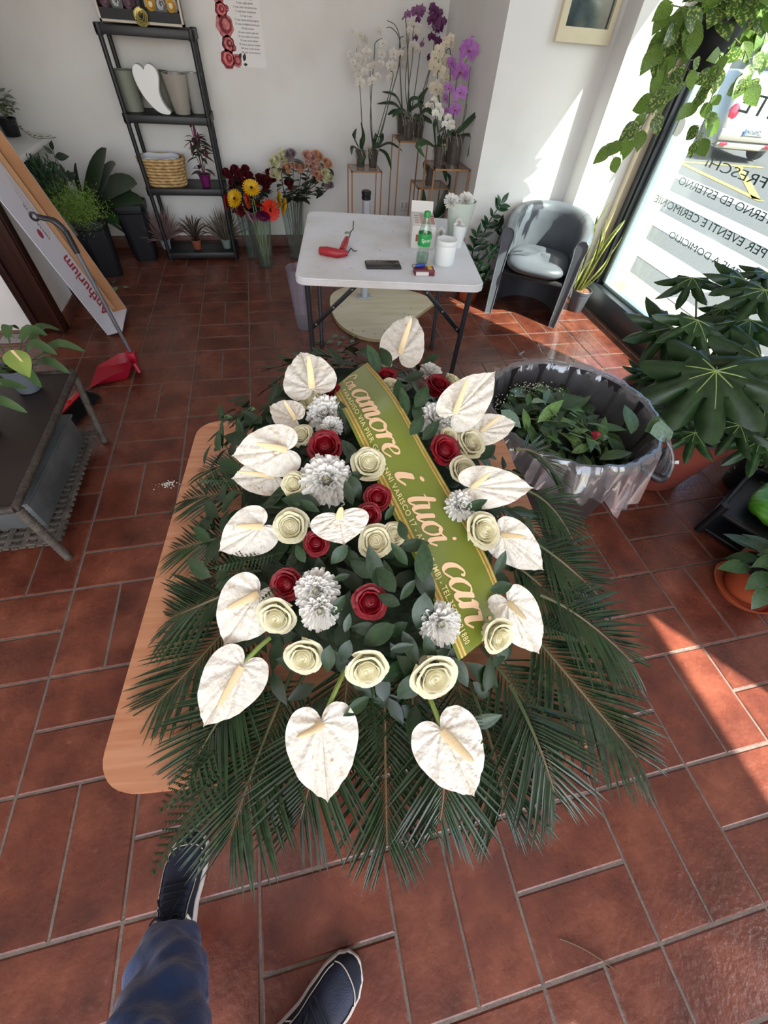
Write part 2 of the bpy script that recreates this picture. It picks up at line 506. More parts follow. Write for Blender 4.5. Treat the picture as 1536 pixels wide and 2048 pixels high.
# --- shop window
m_alu = mat('anodised_aluminium', '51565c', .35, metal=.75, var=.15, vscale=3)
m_alu2 = mat('grey_frame', '8b9a9f', .4, metal=.5)
m_rub = mat('rubber_seal', '15171a', .6)
m_glass = thin_glass('window_glass', 'f4fbf9', .10)
XG = 3.0
win = struct(MB().rbox((XG, .31, .09), (.16, 2.02, .18), .006).rbox((XG, .31, 2.40), (.12, 2.02, .08), .006).rbox((XG, 1.205, 1.27), (.10, .09, 2.18), .006).rbox((XG, -.655, 1.27), (.10, .07, 2.18), .006).build('window_1', m_alu))
MB().rbox((XG + .012, 1.135, 1.27), (.05, .05, 2.18), .004).rbox((XG + .012, .31, .192), (.05, 1.85, .025), .004).build('bead', m_alu2, win)
MB().box((XG - .028, 1.165, 1.27), (.05, .008, 2.16)).box((XG - .04, 1.18, 1.27), (.05, .006, 2.16)).build('seal', m_rub, win, smooth=False)
MB().box((XG, .245, 1.27), (.008, 1.76, 2.13)).build('pane', m_glass, win, smooth=False)
MB().rbox((2.935, 1.285, 1.27), (.06, .055, 2.5), .004).build('stop_strip', mat('beige_strip', 'cdbfa6', .6), win)

# vinyl lettering on the outside of the pane, read from the street (so mirrored in here)
m_vinyl = mat('vinyl_lettering', '46595a', .6)
def glass_text(body, yend, z0, cap, width, bold=0.0):
    """text whose last letter ends at y=yend (seen reversed from inside), baseline z0"""
    me = text_mesh('lettering', body, cap / .73, m_vinyl, .0006, bold=bold)
    w = max(v.co.x for v in me.vertices)
    sx = width / w
    for v in me.vertices: v.co.x *= sx
    # local x -> +Y (text read from outside, +X side looking -X: left is -Y ... right is +Y)
    M = Matrix(((0, 0, 1, XG + .006), (1, 0, 0, yend - width), (0, 1, 0, z0), (0, 0, 0, 1)))
    return link('lettering', me, win, M)
glass_text('PIANTE', .695, 1.315, .085, .62)
glass_text('FIORI FRESCHI', .725, 1.062, .047, .86)
glass_text('ALLESTIMENTI INTERNO ED ESTERNO', .872, .938, .042, 1.48)
glass_text('ALLESTIMENTI PER EVENTI E CERIMONIE', 1.015, .802, .044, 1.66)
glass_text('CONSEGNE A DOMICILIO', .718, .672, .040, .96)
# round notice stuck on the pane
m_stick = mat('round_sticker', 'd8dbd9', .6)
b = MB(); b.lathe([(0, 0), (.047, 0), (.047, .0008), (0, .0008)], 28, M=Matrix.Translation((XG - .006, 1.085, 1.19)) @ Matrix.Rotation(-pi / 2, 4, 'Y'))
tag(b.build('sticker', m_stick), 'round pale grey sticker on the shop window beside its frame', 'sticker')

# --- glowing ceiling panels added as interior fill light, out of view
m_fill_lamp = mat('fill_lamp_diffuser', 'eef5ff', .5, emit=2.8)
m_white = mat('white_enamel', 'e9e9e6', .4)
for q, (lx, ly) in enumerate(((-.5, .6), (1.3, .6), (-.5, -1.9), (1.3, -1.9))):
    t = thing('ceiling_fill_lamp', 'white rectangular fill lamp panel added above the shop floor', 'lamp', (lx, ly, ZC), group='added ceiling fill lamps')
    MB().rbox((0, 0, -.03), (.34, 1.24, .06), .01).build('housing', m_white, t)
    MB().rbox((0, 0, -.064), (.30, 1.2, .01), .003).build('diffuser', m_fill_lamp, t)
# ================================================================== the street beyond the window
ZG = -.08
def ground_mat(name, c1, c2, scale, rough=.9, ramp=(.4, .6)):
    return mat(name, c1, rough, col2=c2, vscale=scale, ramp=ramp, detail=6, bump=.2, bscale=scale)
m_pebble = ground_mat('pebble_paving', '8f8a7c', '6a665a', 130)
m_asph = ground_mat('asphalt', '5b5a59', '464544', 90)
m_wpaint = ground_mat('road_paint', 'a8a6a2', '8b8985', 25, ramp=(.5, .75))
m_ypaint = ground_mat('yellow_paint', 'a98d45', '8a7340', 25, ramp=(.5, .7))
m_ext = mat('exterior_render', 'c9c6be', .9, var=.04)
m_ochre = mat('ochre_plinth', 'a89a70', .9, var=.1)
struct(MB().box((3.53, 1.5, ZG - .05), (.96, 30, .1)).build('floor_pavement', m_pebble, smooth=False))
road = struct(MB().box((24, 1.5, ZG - .06), (40, 60, .1)).build('floor_road', m_asph, smooth=False))
struct(MB().box((3.03, 1.5, ZG + .02), (.14, 2.4, .16)).build('trim_1', m_ext, smooth=False))
for x0, x1, y0, y1 in ((4.4, 4.87, 1.5, 9), (5.32, 5.85, 1.5, 9), (6.42, 6.80, 1.5, 9), (7.5, 7.8, 1.5, 9)):
    MB().box(((x0 + x1) / 2, (y0 + y1) / 2, ZG - .006), (x1 - x0, y1 - y0, .006)).build('zebra_stripe', m_wpaint, road, smooth=False)
MB().box((4.12, .2, ZG - .006), (.16, 2.4, .006)).build('edge_line', m_wpaint, road, smooth=False)
for a_, b_ in (((8.2, 4.6), (8.55, 7.3)), ((8.45, 7.2), (10.4, 6.9)), ((8.2, 4.7), (9.8, 6.9))):
    A = Vector((*a_, ZG - .005)); B = Vector((*b_, ZG - .005)); d = (B - A).normalized(); n_ = Vector((-d.y, d.x, 0)) * .07
    MB().add([A - n_, B - n_, B + n_, A + n_], [(0, 1, 2, 3)]).build('parking_line', m_ypaint, road, smooth=False)
# white rendered house wall that carries on outside the window
we = struct(MB().box((3.14, 1.56, 1.45), (.17, .80, 3.1)).build('wall_exterior', m_ext, smooth=False))
MB().box((3.142, 1.56, .05), (.185, .83, .3)).build('plinth', m_ochre, we, smooth=False)
# far side of the street: pale house fronts
m_house = mat('far_house', 'a89d8a', .9, var=.08, vscale=.6)
far = struct(MB().box((27, 12, 3.0), (1, 60, 6.4)).build('wall_far', m_house, smooth=False))

# --- parked car, seen from behind
m_car = mat('car_paint', '8e8a82', .25, coat=.6)
m_cardk = mat('car_plastic', '3b3d40', .6)
m_cglass = mat('car_glass', '6f8d92', .08, spec=.8)
m_red = mat('tail_light_red', 'd0223a', .15, coat=.5)
m_tyre = mat('tyre', '4a4a4c', .8)
m_rim = mat('alloy_rim', 'c8c8c8', .3, metal=.7)
m_plate = mat('plate_white', '9ca0a4', .4)
m_pblue = mat('plate_blue', '2c4fa0', .4)
m_pblk = mat('plate_black', '1d2430', .5)
car = thing('car', 'pale beige hatchback parked across the street seen from behind', 'car', (9.92, 7.2, ZG), radians(-12)); car.scale = (.8, .8, .8)
# local frame: rear faces -Y, length along +Y, width along X
def car_section(y, w, zb, zs, zt, wt):
    return [(-w, y, zb), (-w * 1.02, y, (zb + zs) / 2), (-w, y, zs), (-lerp(w, wt, .5), y, (zs + zt) / 2 + .05), (-wt, y, zt), (-wt * .5, y, zt + .03), (wt * .5, y, zt + .03), (wt, y, zt), (lerp(w, wt, .5), y, (zs + zt) / 2 + .05), (w, y, zs), (w * 1.02, y, (zb + zs) / 2), (w, y, zb)]
secs = [(-.06, .72, .42, .62, .70, .68), (0, .82, .34, .86, .95, .74), (.10, .86, .30, .98, 1.18, .66), (.32, .88, .28, 1.0, 1.50, .58), (.9, .88, .26, 1.0, 1.56, .58), (2.2, .88, .26, .98, 1.5, .56), (2.9, .87, .26, .95, 1.02, .7), (3.7, .84, .3, .8, .86, .7), (3.95, .7, .36, .6, .66, .6)]
b = MB(); vs = []; fs = []
for s_ in secs: vs += car_section(*s_)
for i in range(len(secs) - 1):
    for j in range(11): fs.append((i * 12 + j, i * 12 + j + 1, (i + 1) * 12 + j + 1, (i + 1) * 12 + j))
    fs.append((i * 12 + 11, i * 12, (i + 1) * 12, (i + 1) * 12 + 11))
fs.append(tuple(range(12))); fs.append(tuple(range((len(secs) - 1) * 12, len(secs) * 12))[::-1])
b.add(vs, fs); b.build('body', m_car, car, recalc=True)
MB().rbox((0, -.03, .52), (1.62, .16, .22), .05).rbox((0, .0, .33), (1.5, .14, .14), .04).build('bumper', m_car, car)
MB().rbox((0, .02, .28), (1.3, .12, .06), .02).build('diffuser', m_cardk, car)
MB().add([(-.52, .115, 1.10), (.52, .115, 1.10), (.47, .28, 1.42), (-.47, .28, 1.42)], [(0, 1, 2, 3)]).add([(-.52, .14, 1.09), (.52, .14, 1.09), (.47, .30, 1.41), (-.47, .30, 1.41)], [(3, 2, 1, 0)]).build('rear_window', m_cglass, car, smooth=False)
for s_ in (-1, 1):
    q = MB(); q.lathe([(.15, -.06), (.15, .0), (.135, .035), (.08, .06), (0, .068)], 20, sx=.85, sy=1.15, M=Matrix.Translation((s_ * .68, .02, .90)) @ Matrix.Rotation(radians(90), 4, 'X'))
    q.build('tail_light', m_red, car)
    MB().rbox((s_ * .6, -.105, .36), (.2, .02, .05), .008).build('reflector', m_red, car)
    q = MB().rbox((s_ * .89, .45, .9), (.02, .5, .02), .005)
    w_ = MB(); Mw = Matrix.Translation((s_ * .845, .62, .31)) @ Matrix.Rotation(pi / 2, 4, 'Y')
    w_.lathe([(.20, -.1), (.29, -.1), (.31, -.06), (.31, .06), (.29, .1), (.20, .1)], 28, M=Mw)
    wh = w_.build('wheel', m_tyre, car)
    rm = MB(); rm.lathe([(.17, -.08), (.205, -.09), (.205, .09), (.17, .08)], 28, M=Mw)
    for k in range(7):
        a = 2 * pi * k / 7
        rm.box((.1, 0, .07 * s_), (.2, .035, .02), M=Mw @ Matrix.Rotation(a, 4, 'Z'))
    rm.build('rim', m_rim, wh)
pl = MB().rbox((.02, -.125, .60), (.52, .012, .115), .004).build('number_plate', m_plate, car)
MB().box((-.225, -.133, .60), (.045, .004, .11)).build('band', m_pblue, pl, smooth=False)
link('characters', text_mesh('characters', 'PH765MZ', .11, m_pblk, .001), pl, Matrix.Translation((-.19, -.134, .565)) @ Matrix.Rotation(pi / 2, 4, 'X') @ Matrix.Diagonal((.8, 1, 1, 1)))
# second wheel pair, front
for s_ in (-1, 1):
    w_ = MB(); w_.lathe([(0, -.1), (.29, -.1), (.31, -.06), (.31, .06), (.29, .1), (0, .1)], 24, M=Matrix.Translation((s_ * .845, 3.2, .31)) @ Matrix.Rotation(pi / 2, 4, 'Y'))
    w_.build('wheel', m_tyre, car)
# ================================================================== beech table with the funeral spray
def beech():
    m = bpy.data.materials.new('beech_laminate'); m.use_nodes = True
    nt = m.node_tree; N = nt.nodes; L = nt.links; b = N['Principled BSDF']
    tc = N.new('ShaderNodeTexCoord'); mp = N.new('ShaderNodeMapping'); mp.inputs['Scale'].default_value = (2.2, 34, 6)
    L.new(tc.outputs['Object'], mp.inputs['Vector'])
    n1 = N.new('ShaderNodeTexNoise'); n1.inputs['Scale'].default_value = 2.0; n1.inputs['Detail'].default_value = 7; n1.inputs['Distortion'].default_value = .6
    L.new(mp.outputs['Vector'], n1.inputs['Vector'])
    cr = N.new('ShaderNodeValToRGB'); e = cr.color_ramp.elements
    e[0].position = .3; e[0].color = (*lin(hx('b4764f')), 1); e[1].position = .7; e[1].color = (*lin(hx('cf9672')), 1)
    L.new(n1.outputs['Fac'], cr.inputs['Fac']); L.new(cr.outputs['Color'], b.inputs['Base Color'])
    b.inputs['Roughness'].default_value = .42
    return m
m_beech = beech()
m_blackm = mat('black_metal', '1c1d20', .4, metal=.3)
def rrect(w, h, r, n=6):
    out = []
    for cx, cy, a0 in ((w / 2 - r, h / 2 - r, 0), (-w / 2 + r, h / 2 - r, pi / 2), (-w / 2 + r, -h / 2 + r, pi), (w / 2 - r, -h / 2 + r, 3 * pi / 2)):
        for k in range(n + 1):
            a = a0 + pi / 2 * k / n; out.append((cx + r * cos(a), cy + r * sin(a)))
    return out
TZ = .75
tab = thing('table', 'square beech laminate table with rounded corners under the white flower spray', 'table', (.392, -1.548, 0), radians(-6.6))
b = MB(); b.prism(rrect(.945, .955, .065, 8), TZ - .026, TZ); b.build('table_top', m_beech, tab)
for sx in (-1, 1):
    for sy in (-1, 1):
        MB().tube([(sx * .36, sy * .36, 0), (sx * .36, sy * .36, TZ - .026)], .025, 14).build('leg', m_blackm, tab)

# ---- shape of the mound
DC, DA, DB = (.42, -1.42), .43, .64
def dome(x, y):
    q = 1 - ((x - DC[0]) / DA) ** 2 - ((y - DC[1]) / DB) ** 2
    return .775 + (.235 * q ** .7 if q > 0 else 0)
def on_dome(x, y, lift=0.0):
    d = ray(x, y); t = .25; best = None; gap = 9
    while t < 2.6:
        P = CAM + d * t
        inside = ((P.x - DC[0]) / DA) ** 2 + ((P.y - DC[1]) / DB) ** 2 < .80
        g_ = P.z - dome(P.x, P.y) - lift
        if inside and g_ < gap: gap = g_; best = P
        if g_ <= 0:
            # a ray that just clears the far side of the mound belongs to its crest, not to the floor beyond
            if not inside and P.y > DC[1] + .3 and best is not None and gap < .16: return best
            return P
        t += .004
    return P
def dome_n(P):
    h = .02
    return Vector((-(dome(P.x + h, P.y) - dome(P.x - h, P.y)) / (2 * h), -(dome(P.x, P.y + h) - dome(P.x, P.y - h)) / (2 * h), 1)).normalized()

spray = thing('funeral_spray', 'large funeral spray of white anthuriums, roses and palm fronds on the beech table', 'flower arrangement', (DC[0], DC[1], TZ))
m_foam = mat('moss_foam', '26381d', .95, col2='131e0f', vscale=40, bump=.8, bscale=90)
b = MB()
def _dm(u, v):
    a = 2 * pi * u; r = .74 * v
    x, y = DC[0] + cos(a) * DA * r, DC[1] + sin(a) * DB * r
    z = dome(x, y) - .045 if v < .99 else TZ + .001
    return (x - DC[0], y - DC[1], max(z, TZ + .001) - TZ)
b.sheet(36, 10, _dm, closed_u=True); b.build('foam_block', m_foam, spray)

# ---- palm fronds
m_palm = mat('palm_green', '2a4524', .27, col2='192c17', vscale=14, stretch=(1, 1, 1), rnd_var=.22, translucent=.12)
m_rachis = mat('palm_rachis', '6b5a3a', .5, col2='40512c', vscale=10)
_lf = MB()
def _leaflet(u, v):
    w = .5 * (sin(min(v * 3.2, 1) * pi / 2)) * (1 - v ** 3) * .038 + .0006
    s = (u - .5) * 2
    return (s * w, v, abs(s) * w * .6 - .10 * v * v)
_lf.sheet(2, 6, _leaflet); leaflet_me = _lf.mesh('leaflet', m_palm)
leaflet_geo = (list(_lf.v), list(_lf.f))
def palm_frond(P0, P1, P2, n, Lmax, single, up=Vector((0, 0, 1)), lab=None):
    pts = bez(P0, P1, P2, 14)
    base = pts[0]
    fr = MB(); fr.tube([p - base for p in pts], [.0042 * (1 - .75 * k / 14) for k in range(15)], 6)
    o = link_w('palm_frond', fr.mesh('palm_frond', m_rachis), spray, Matrix.Translation(base))
    st = MB()
    for k in range(n):
        t = .14 + .86 * (k + .5) / n
        f = t * 14; i = min(int(f), 13); p = pts[i].lerp(pts[i + 1], f - i); d = (pts[i + 1] - pts[i]).normalized()
        side = d.cross(up).normalized(); nn = side.cross(d)
        for s in (-1, 1):
            L = Lmax * (.35 + .65 * sin(min(1, (1.08 - t) * 1.55) * pi / 2)) * (.55 + .45 * min(1, t * 4)) * rnd.uniform(.9, 1.06)
            ang = lerp(62, 22, t) + rnd.uniform(-4, 4)
            dd = d * cos(radians(ang)) + side * s * sin(radians(ang)) + nn * rnd.uniform(.0, .14)
            M = xf(p - base, dd, nn + side * s * .25, s=(L * 1.35 / 1, L, L))
            if single: link('leaflet', leaflet_me, o, M)
            else: st.add(*leaflet_geo, M=M)
    if not single: tag(st.build('leaflet', m_palm, o), kind='stuff')
    return o
def P_(x, y, z): return pz(x, y, z)
FR = [  # base, bend, tip pixels with heights, leaflets per side, length, separate leaflets
    ((768, 1300, .79), (770, 1530, .775), (774, 1690, .74), 34, .15, 1),
    ((590, 1330, .79), (500, 1540, .78), (462, 1672, .745), 29, .16, 1),
    ((925, 1330, .79), (1010, 1540, .775), (1005, 1610, .75), 28, .15, 1),
    ((1035, 1230, .81), (1150, 1370, .80), (1275, 1515, .75), 32, .165, 1),
    ((520, 1180, .81), (410, 1310, .80), (315, 1405, .765), 26, .14, 1),
    ((470, 1180, .84), (400, 1210, .84), (345, 1235, .775), 22, .14, 0),
    ((500, 1060, .86), (420, 1080, .85), (350, 1100, .775), 20, .12, 0),
    ((510, 985, .86), (430, 985, .86), (370, 1000, .785), 20, .12, 0),
    ((530, 920, .87), (460, 925, .86), (400, 945, .79), 18, .11, 0),
    ((1030, 900, .90), (1080, 890, .90), (1120, 960, .83), 20, .12, 0),
    ((1050, 980, .88), (1110, 1000, .88), (1150, 1090, .80), 22, .13, 0),
    ((1060, 1080, .87), (1130, 1120, .87), (1200, 1195, .79), 24, .15, 0),
    ((1080, 1190, .85), (1160, 1220, .85), (1260, 1320, .78), 26, .16, 0),
    ((1020, 1370, .81), (1080, 1480, .81), (1110, 1590, .76), 24, .15, 0),
    ((660, 1400, .80), (640, 1500, .80), (600, 1640, .76), 22, .15, 0),
    ((870, 1420, .80), (900, 1540, .80), (880, 1640, .755), 22, .14, 0),
    ((500, 1350, .80), (440, 1430, .80), (385, 1530, .765), 20, .13, 0),
]
FR += [((700, 1300, .79), (690, 1400, .785), (680, 1500, .76), 18, .12, 0), ((820, 1310, .79), (830, 1410, .785), (820, 1520, .76), 18, .12, 0), ((960, 1290, .80), (1040, 1390, .79), (1110, 1480, .76), 20, .13, 0), ((540, 1270, .80), (470, 1370, .79), (430, 1480, .765), 18, .12, 0),
       ((620, 1330, .79), (560, 1430, .78), (520, 1540, .76), 18, .12, 0), ((900, 1310, .79), (930, 1420, .785), (950, 1530, .76), 18, .12, 0), ((560, 1140, .84), (470, 1140, .83), (400, 1160, .785), 18, .11, 0), ((1010, 1010, .88), (1070, 1050, .87), (1120, 1130, .81), 18, .12, 0), ((1000, 1110, .86), (1080, 1160, .85), (1150, 1240, .79), 20, .13, 0)]
for a, bb, c, n, L, sg in FR:
    palm_frond(P_(*a), P_(*bb), P_(*c), n, L, sg)

# ---- leather fern tips between the flowers
m_fern = mat('fern_green', '2f4a25', .5, var=.4, vscale=20, translucent=.1)
def fern_geo(b, L, M):
    for k in range(16):
        t = k / 16; y = t * L; w = L * .30 * (1 - t) ** .8 * min(1, .4 + t * 3)
        for s in (-1, 1):
            for q in range(5):
                a = q / 5
                x0 = s * w * a; x1 = s * w * (a + .28); yy = y + w * a * .45; h = L * .035 * (1 - a * .5)
                b.add([(x0, yy - h * .5, .002), (x1, yy + h * .15, 0), (x0 + s * w * .1, yy + h, .002)], [(0, 1, 2)] if s > 0 else [(0, 2, 1)], M=M)
    b.tube([(0, -L * .2, 0), (0, L, -.004)], [.0018, .0006], 5, M=M)
for x, y, dx, dy, L in ((1015, 1330, .3, -.9, .10), (915, 1385, .2, -1, .09), (745, 1400, -.1, -1, .08), (440, 1520, -.55, -.8, .16), (495, 960, -1, .1, .10), (545, 965, -.8, .3, .08), (1085, 1175, 1, -.4, .10), (545, 1110, -.9, -.1, .11), (600, 1120, -.6, -.6, .1), (1060, 1240, .8, -.6, .1), (470, 1460, -.7, -.6, .15)):
    P = on_dome(x, y, .004); b = MB(); fern_geo(b, L, xf((0, 0, 0), Vector((dx, dy, .05)), dome_n(P)))
    link_w('fern', b.mesh('fern', m_fern, False), spray, Matrix.Translation(P))

# ---- anthuriums
def spathe_mat():
    m = bpy.data.materials.new('white_spathe'); m.use_nodes = True
    nt = m.node_tree; N = nt.nodes; L = nt.links; b = N['Principled BSDF']; out = N['Material Output']
    tc = N.new('ShaderNodeTexCoord'); oi = N.new('ShaderNodeObjectInfo')
    va = N.new('ShaderNodeVectorMath'); va.operation = 'ADD'
    L.new(tc.outputs['Object'], va.inputs[0]); L.new(oi.outputs['Location'], va.inputs[1])
    n1 = N.new('ShaderNodeTexNoise'); n1.inputs['Scale'].default_value = 9; n1.inputs['Detail'].default_value = 6
    L.new(va.outputs[0], n1.inputs['Vector'])
    cr = N.new('ShaderNodeValToRGB'); e = cr.color_ramp.elements
    e[0].position = .3; e[0].color = (*lin(hx('efebe1')), 1); e[1].position = .62; e[1].color = (*lin(hx('e6decd')), 1)
    k = e.new(.77); k.color = (*lin(hx('b99f80')), 1)
    L.new(n1.outputs['Fac'], cr.inputs['Fac']); L.new(cr.outputs['Color'], b.inputs['Base Color'])
    b.inputs['Roughness'].default_value = .36
    n2 = N.new('ShaderNodeTexNoise'); n2.inputs['Scale'].default_value = 11; n2.inputs['Detail'].default_value = 2
    L.new(va.outputs[0], n2.inputs['Vector'])
    bp = N.new('ShaderNodeBump'); bp.inputs['Strength'].default_value = .45; bp.inputs['Distance'].default_value = .012
    L.new(n2.outputs['Fac'], bp.inputs['Height']); L.new(bp.outputs['Normal'], b.inputs['Normal'])
    tr = N.new('ShaderNodeBsdfTranslucent'); tr.inputs['Color'].default_value = (.85, .8, .68, 1); mx = N.new('ShaderNodeMixShader'); mx.inputs['Fac'].default_value = .15
    L.new(b.outputs[0], mx.inputs[1]); L.new(tr.outputs[0], mx.inputs[2]); L.new(mx.outputs[0], out.inputs['Surface'])
    return m
m_spathe = spathe_mat()
m_spadix = mat('spadix_cream', 'f0dcb4', .5, col2='e6c690', vscale=60, bump=.15, bscale=400)
m_stem = mat('flower_stem', '7d8f45', .45, var=.2)
HALF = [(0, -.05), (.06, -.17), (.18, -.24), (.32, -.20), (.42, -.06), (.46, .12), (.44, .32), (.37, .54), (.27, .72), (.15, .86), (.06, .945), (.018, 1.01), (0, 1.07)]
def spathe_mesh(cup, seed):
    h = crom(HALF, 4)
    outl = h + [(-x, y) for x, y in h[-2:0:-1]]
    n = len(outl); b = MB(); vs = [(0, 0, 0)]; fs = []
    rings = (.12, .26, .42, .58, .74, .88, .96, 1.0)
    rr = random.Random(seed); ph = rr.uniform(0, 6)
    for s in rings:
        for k, (x, y) in enumerate(outl):
            a = atan2(x, y + .02)
            rad = sqrt(x * x + y * y)
            sg = 1 if a > 0 else -1; av = abs(a) + .55 * s * (1 - .45 * s) * min(1, abs(a) * 1.5)
            vein = (.030 * sin(min(1, s * 1.5) * pi * .62) * cos(av * 9.5) + .010 * s * cos(av * 24 + ph)) * rad * min(1, abs(a) * 5)
            midrib = -.02 * math.exp(-(x * s / .05) ** 2) * s
            z = cup * (rad * s) ** 2 * .22 + vein + midrib + .03 * sin(3 * a + ph) * s * s * rad
            if s > .93: z += .008 * (s - .9) * 10 * sin(k * 1.7 + ph)
            if y > .9: z -= .05 * (y - .9) * 10 * s
            vs.append((x * s, y * s, z))
    for k in range(n): fs.append((0, 1 + (k + 1) % n, 1 + k))
    for r in range(len(rings) - 1):
        for k in range(n):
            fs.append((1 + r * n + k, 1 + r * n + (k + 1) % n, 1 + (r + 1) * n + (k + 1) % n, 1 + (r + 1) * n + k))
    b.add(vs, fs)
    return b.mesh('spathe', m_spathe)
SP_ME = [spathe_mesh(-.55, 1), spathe_mesh(.35, 2), spathe_mesh(-.25, 3), spathe_mesh(-.9, 4)]
def spadix_mesh(bend, seed):
    pts = [(bend * .18 * sin(t * pi / 2) * t, t, .10 + .12 * t - bend * .02) for t in [k / 8 for k in range(9)]]
    b = MB(); b.tube(pts, [.058, .066, .066, .063, .059, .055, .049, .04, .018], 9); return b.mesh('spadix', m_spadix)
SX_ME = [spadix_mesh(0, 1), spadix_mesh(1, 2), spadix_mesh(-1, 3)]
ANTH = [  # sinus px, tip px, width px, spadix end px, lift, depth ratio of the tip, mesh, tilt
    ((643, 1447), (656, 1612), 145, (619, 1492), .05, .97, 0, 0),
    ((884, 1462), (952, 1600), 143, (943, 1524), .05, .97, 0, 0),
    ((483, 1333), (404, 1458), 124, (437, 1413), .05, .97, 0, 0),
    ((516, 1188), (446, 1292), 128, (456, 1222), .04, .98, 0, 0),
    ((523, 1053), (436, 1103), 100, (470, 1055), .045, .99, 0, 0),
    ((572, 900), (461, 912), 105, (511, 887), .06, 1.0, 0, 0),
    ((548, 953), (463, 957), 76, (474, 943), .02, 1.0, 2, 0),
    ((590, 838), (537, 812), 66, (566, 800), .045, 1.02, 2, 0),
    ((624, 776), (602, 706), 108, (614, 712), .055, 1.03, 1, 0),
    ((800, 706), (830, 622), 90, (823, 636), .06, 1.03, 0, 0),
    ((910, 826), (988, 746), 92, (933, 756), .07, 1.0, 1, 0),
    ((962, 862), (1030, 846), 62, (999, 826), .05, 1.04, 1, 0),
    ((945, 975), (1066, 976), 88, (977, 940), .05, 1.0, 2, 0),
    ((1005, 1070), (1089, 1142), 88, (1053, 1070), .035, 1.0, 0, 0),
    ((1018, 1206), (1081, 1312), 96, (1056, 1238), .03, 1.0, 0, 0),
    ((678, 1034), (688, 1088), 118, (675, 1004), .07, 1.0, 1, 0),
]
for q, (B, Tp, W, SE, lift, kt, mi_, tilt) in enumerate(ANTH):
    Pb = on_dome(*B, lift); dep = (Pb - CAM).dot(AZ)
    Pt = CAM + ray(*Tp) * dep * kt
    ax = Pt - Pb; L = ax.length; w = W * dep / FPX / .92
    nn = (CAM - Pb).normalized()
    M = frame_of(ax, nn).to_4x4() @ Matrix.Diagonal((w, L, (w + L) / 2, 1)); M.translation = Pb
    o = link_w('anthurium', SP_ME[mi_], spray, M)
    Ps = CAM + ray(*SE) * dep * .965
    d = Ps - Pb; ls = d.length
    sd = SX_ME[1 if q == 0 else 0]
    Ms = frame_of(d, nn).to_4x4() @ Matrix.Diagonal((w * .95, ls, w * .4, 1)); Ms.translation = Pb
    link_w('spadix', sd, o, Ms)
    if q in (0, 1, 2):
        E = {0: (690, 1340), 1: (850, 1380), 2: (540, 1275)}[q]
        Pe = on_dome(*E, .0)
        s_ = MB(); s_.tube([p - Pb for p in bez(Pb - nn * .008, (Pb + Pe) / 2 + Vector((0, 0, .01)), Pe, 6)], .0042, 7)
        link_w('stem', s_.mesh('stem', m_stem), o, Matrix.Translation(Pb))

# ---- roses: tight spiral heart plus separate outer petals
def rose_mats(n, c1, c2, tl):
    return mat(n, c1, .5, col2=c2, vscale=6, translucent=tl, rnd_var=.06)
m_cream = rose_mats('cream_petal', 'f0ead0', 'e6dfb4', .22)
m_redr = rose_mats('red_petal', '9c0a1e', '6a0412', .12)
def petal_sheet(R0, R1, z0, z1, span, curl, seed=0):
    rr = random.Random(seed); ph = rr.uniform(0, 6)
    def f(u, v):
        s = 2 * u - 1
        sh = sin(min(1, .25 + v * 1.1) * pi / 2)
        a = s * span * .5 * sh
        rad = lerp(R0, R1, v ** 1.3) + curl * max(0, v - .72) ** 2 * 6 * (1 - .3 * abs(s))
        z = lerp(z0, z1, 1 - (1 - v) ** 1.5) - .16 * (z1 - z0) * abs(s) ** 2.4 * v - curl * max(0, v - .8) ** 2 * 4
        rad += .03 * sin(5 * s + ph) * v
        return (rad * sin(a), rad * cos(a), z)
    return f
ROSE = {}
def rose_meshes(m_, key):
    if key in ROSE: return ROSE[key]
    b = MB()
    def heart(u, v):
        a = u * 7.4 * pi; r = .03 + .43 * u ** .85
        r *= (.75 + .25 * v + .10 * max(0, v - .8) * 5)
        return (r * cos(a), r * sin(a), -.1 + (.98 + .03 * sin(a * 1.3) - .10 * u) * v)
    b.sheet(96, 5, heart)
    for k in range(5): b.sheet(7, 5, petal_sheet(.36, .54, -.2, .84, 2.0, .10, k), M=Matrix.Rotation(k * 2.4 + .5, 4, 'Z'))
    b.lathe([(.46, .1), (.45, .52), (.36, .66), (.2, .74), (0, .78)], 16)
    core = b.mesh('rose', m_)
    mids = [MB().sheet(8, 6, petal_sheet(.42, .70, -.3, .80, 2.0, .22, 10 + k)).mesh('petal', m_) for k in range(2)]
    outs = [MB().sheet(8, 6, petal_sheet(.46, .86, -.4, .62, 1.9, .34, 20 + k)).mesh('petal', m_) for k in range(2)]
    ROSE[key] = (core, mids, outs); return ROSE[key]
def rose(P, axis, r, m_, key, parent, nm='rose', openness=1.0, npet=(5, 5)):
    core, mids, outs = rose_meshes(m_, key)
    a = Vector(axis).normalized()
    R = a.to_track_quat('Z', 'Y').to_matrix().to_4x4() @ Matrix.Rotation(rnd.uniform(0, 6), 4, 'Z')
    M = R @ Matrix.Diagonal((r, r, r * .95, 1)); M.translation = Vector(P) - a * r * .45
    o = link_w(nm, core, parent, M) if parent else link(nm, core, None, M)
    off = rnd.uniform(0, 6)
    for k in range(npet[0]):
        link('petal', mids[k % 2], o, Matrix.Rotation(off + k * 2 * pi / npet[0] + rnd.uniform(-.15, .15), 4, 'Z'))
    for k in range(npet[1]):
        link('petal', outs[k % 2], o, Matrix.Rotation(off + .6 + k * 2 * pi / npet[1] + rnd.uniform(-.2, .2), 4, 'Z') @ Matrix.Rotation(rnd.uniform(-.1, .15) * openness, 4, 'X'))
    return o
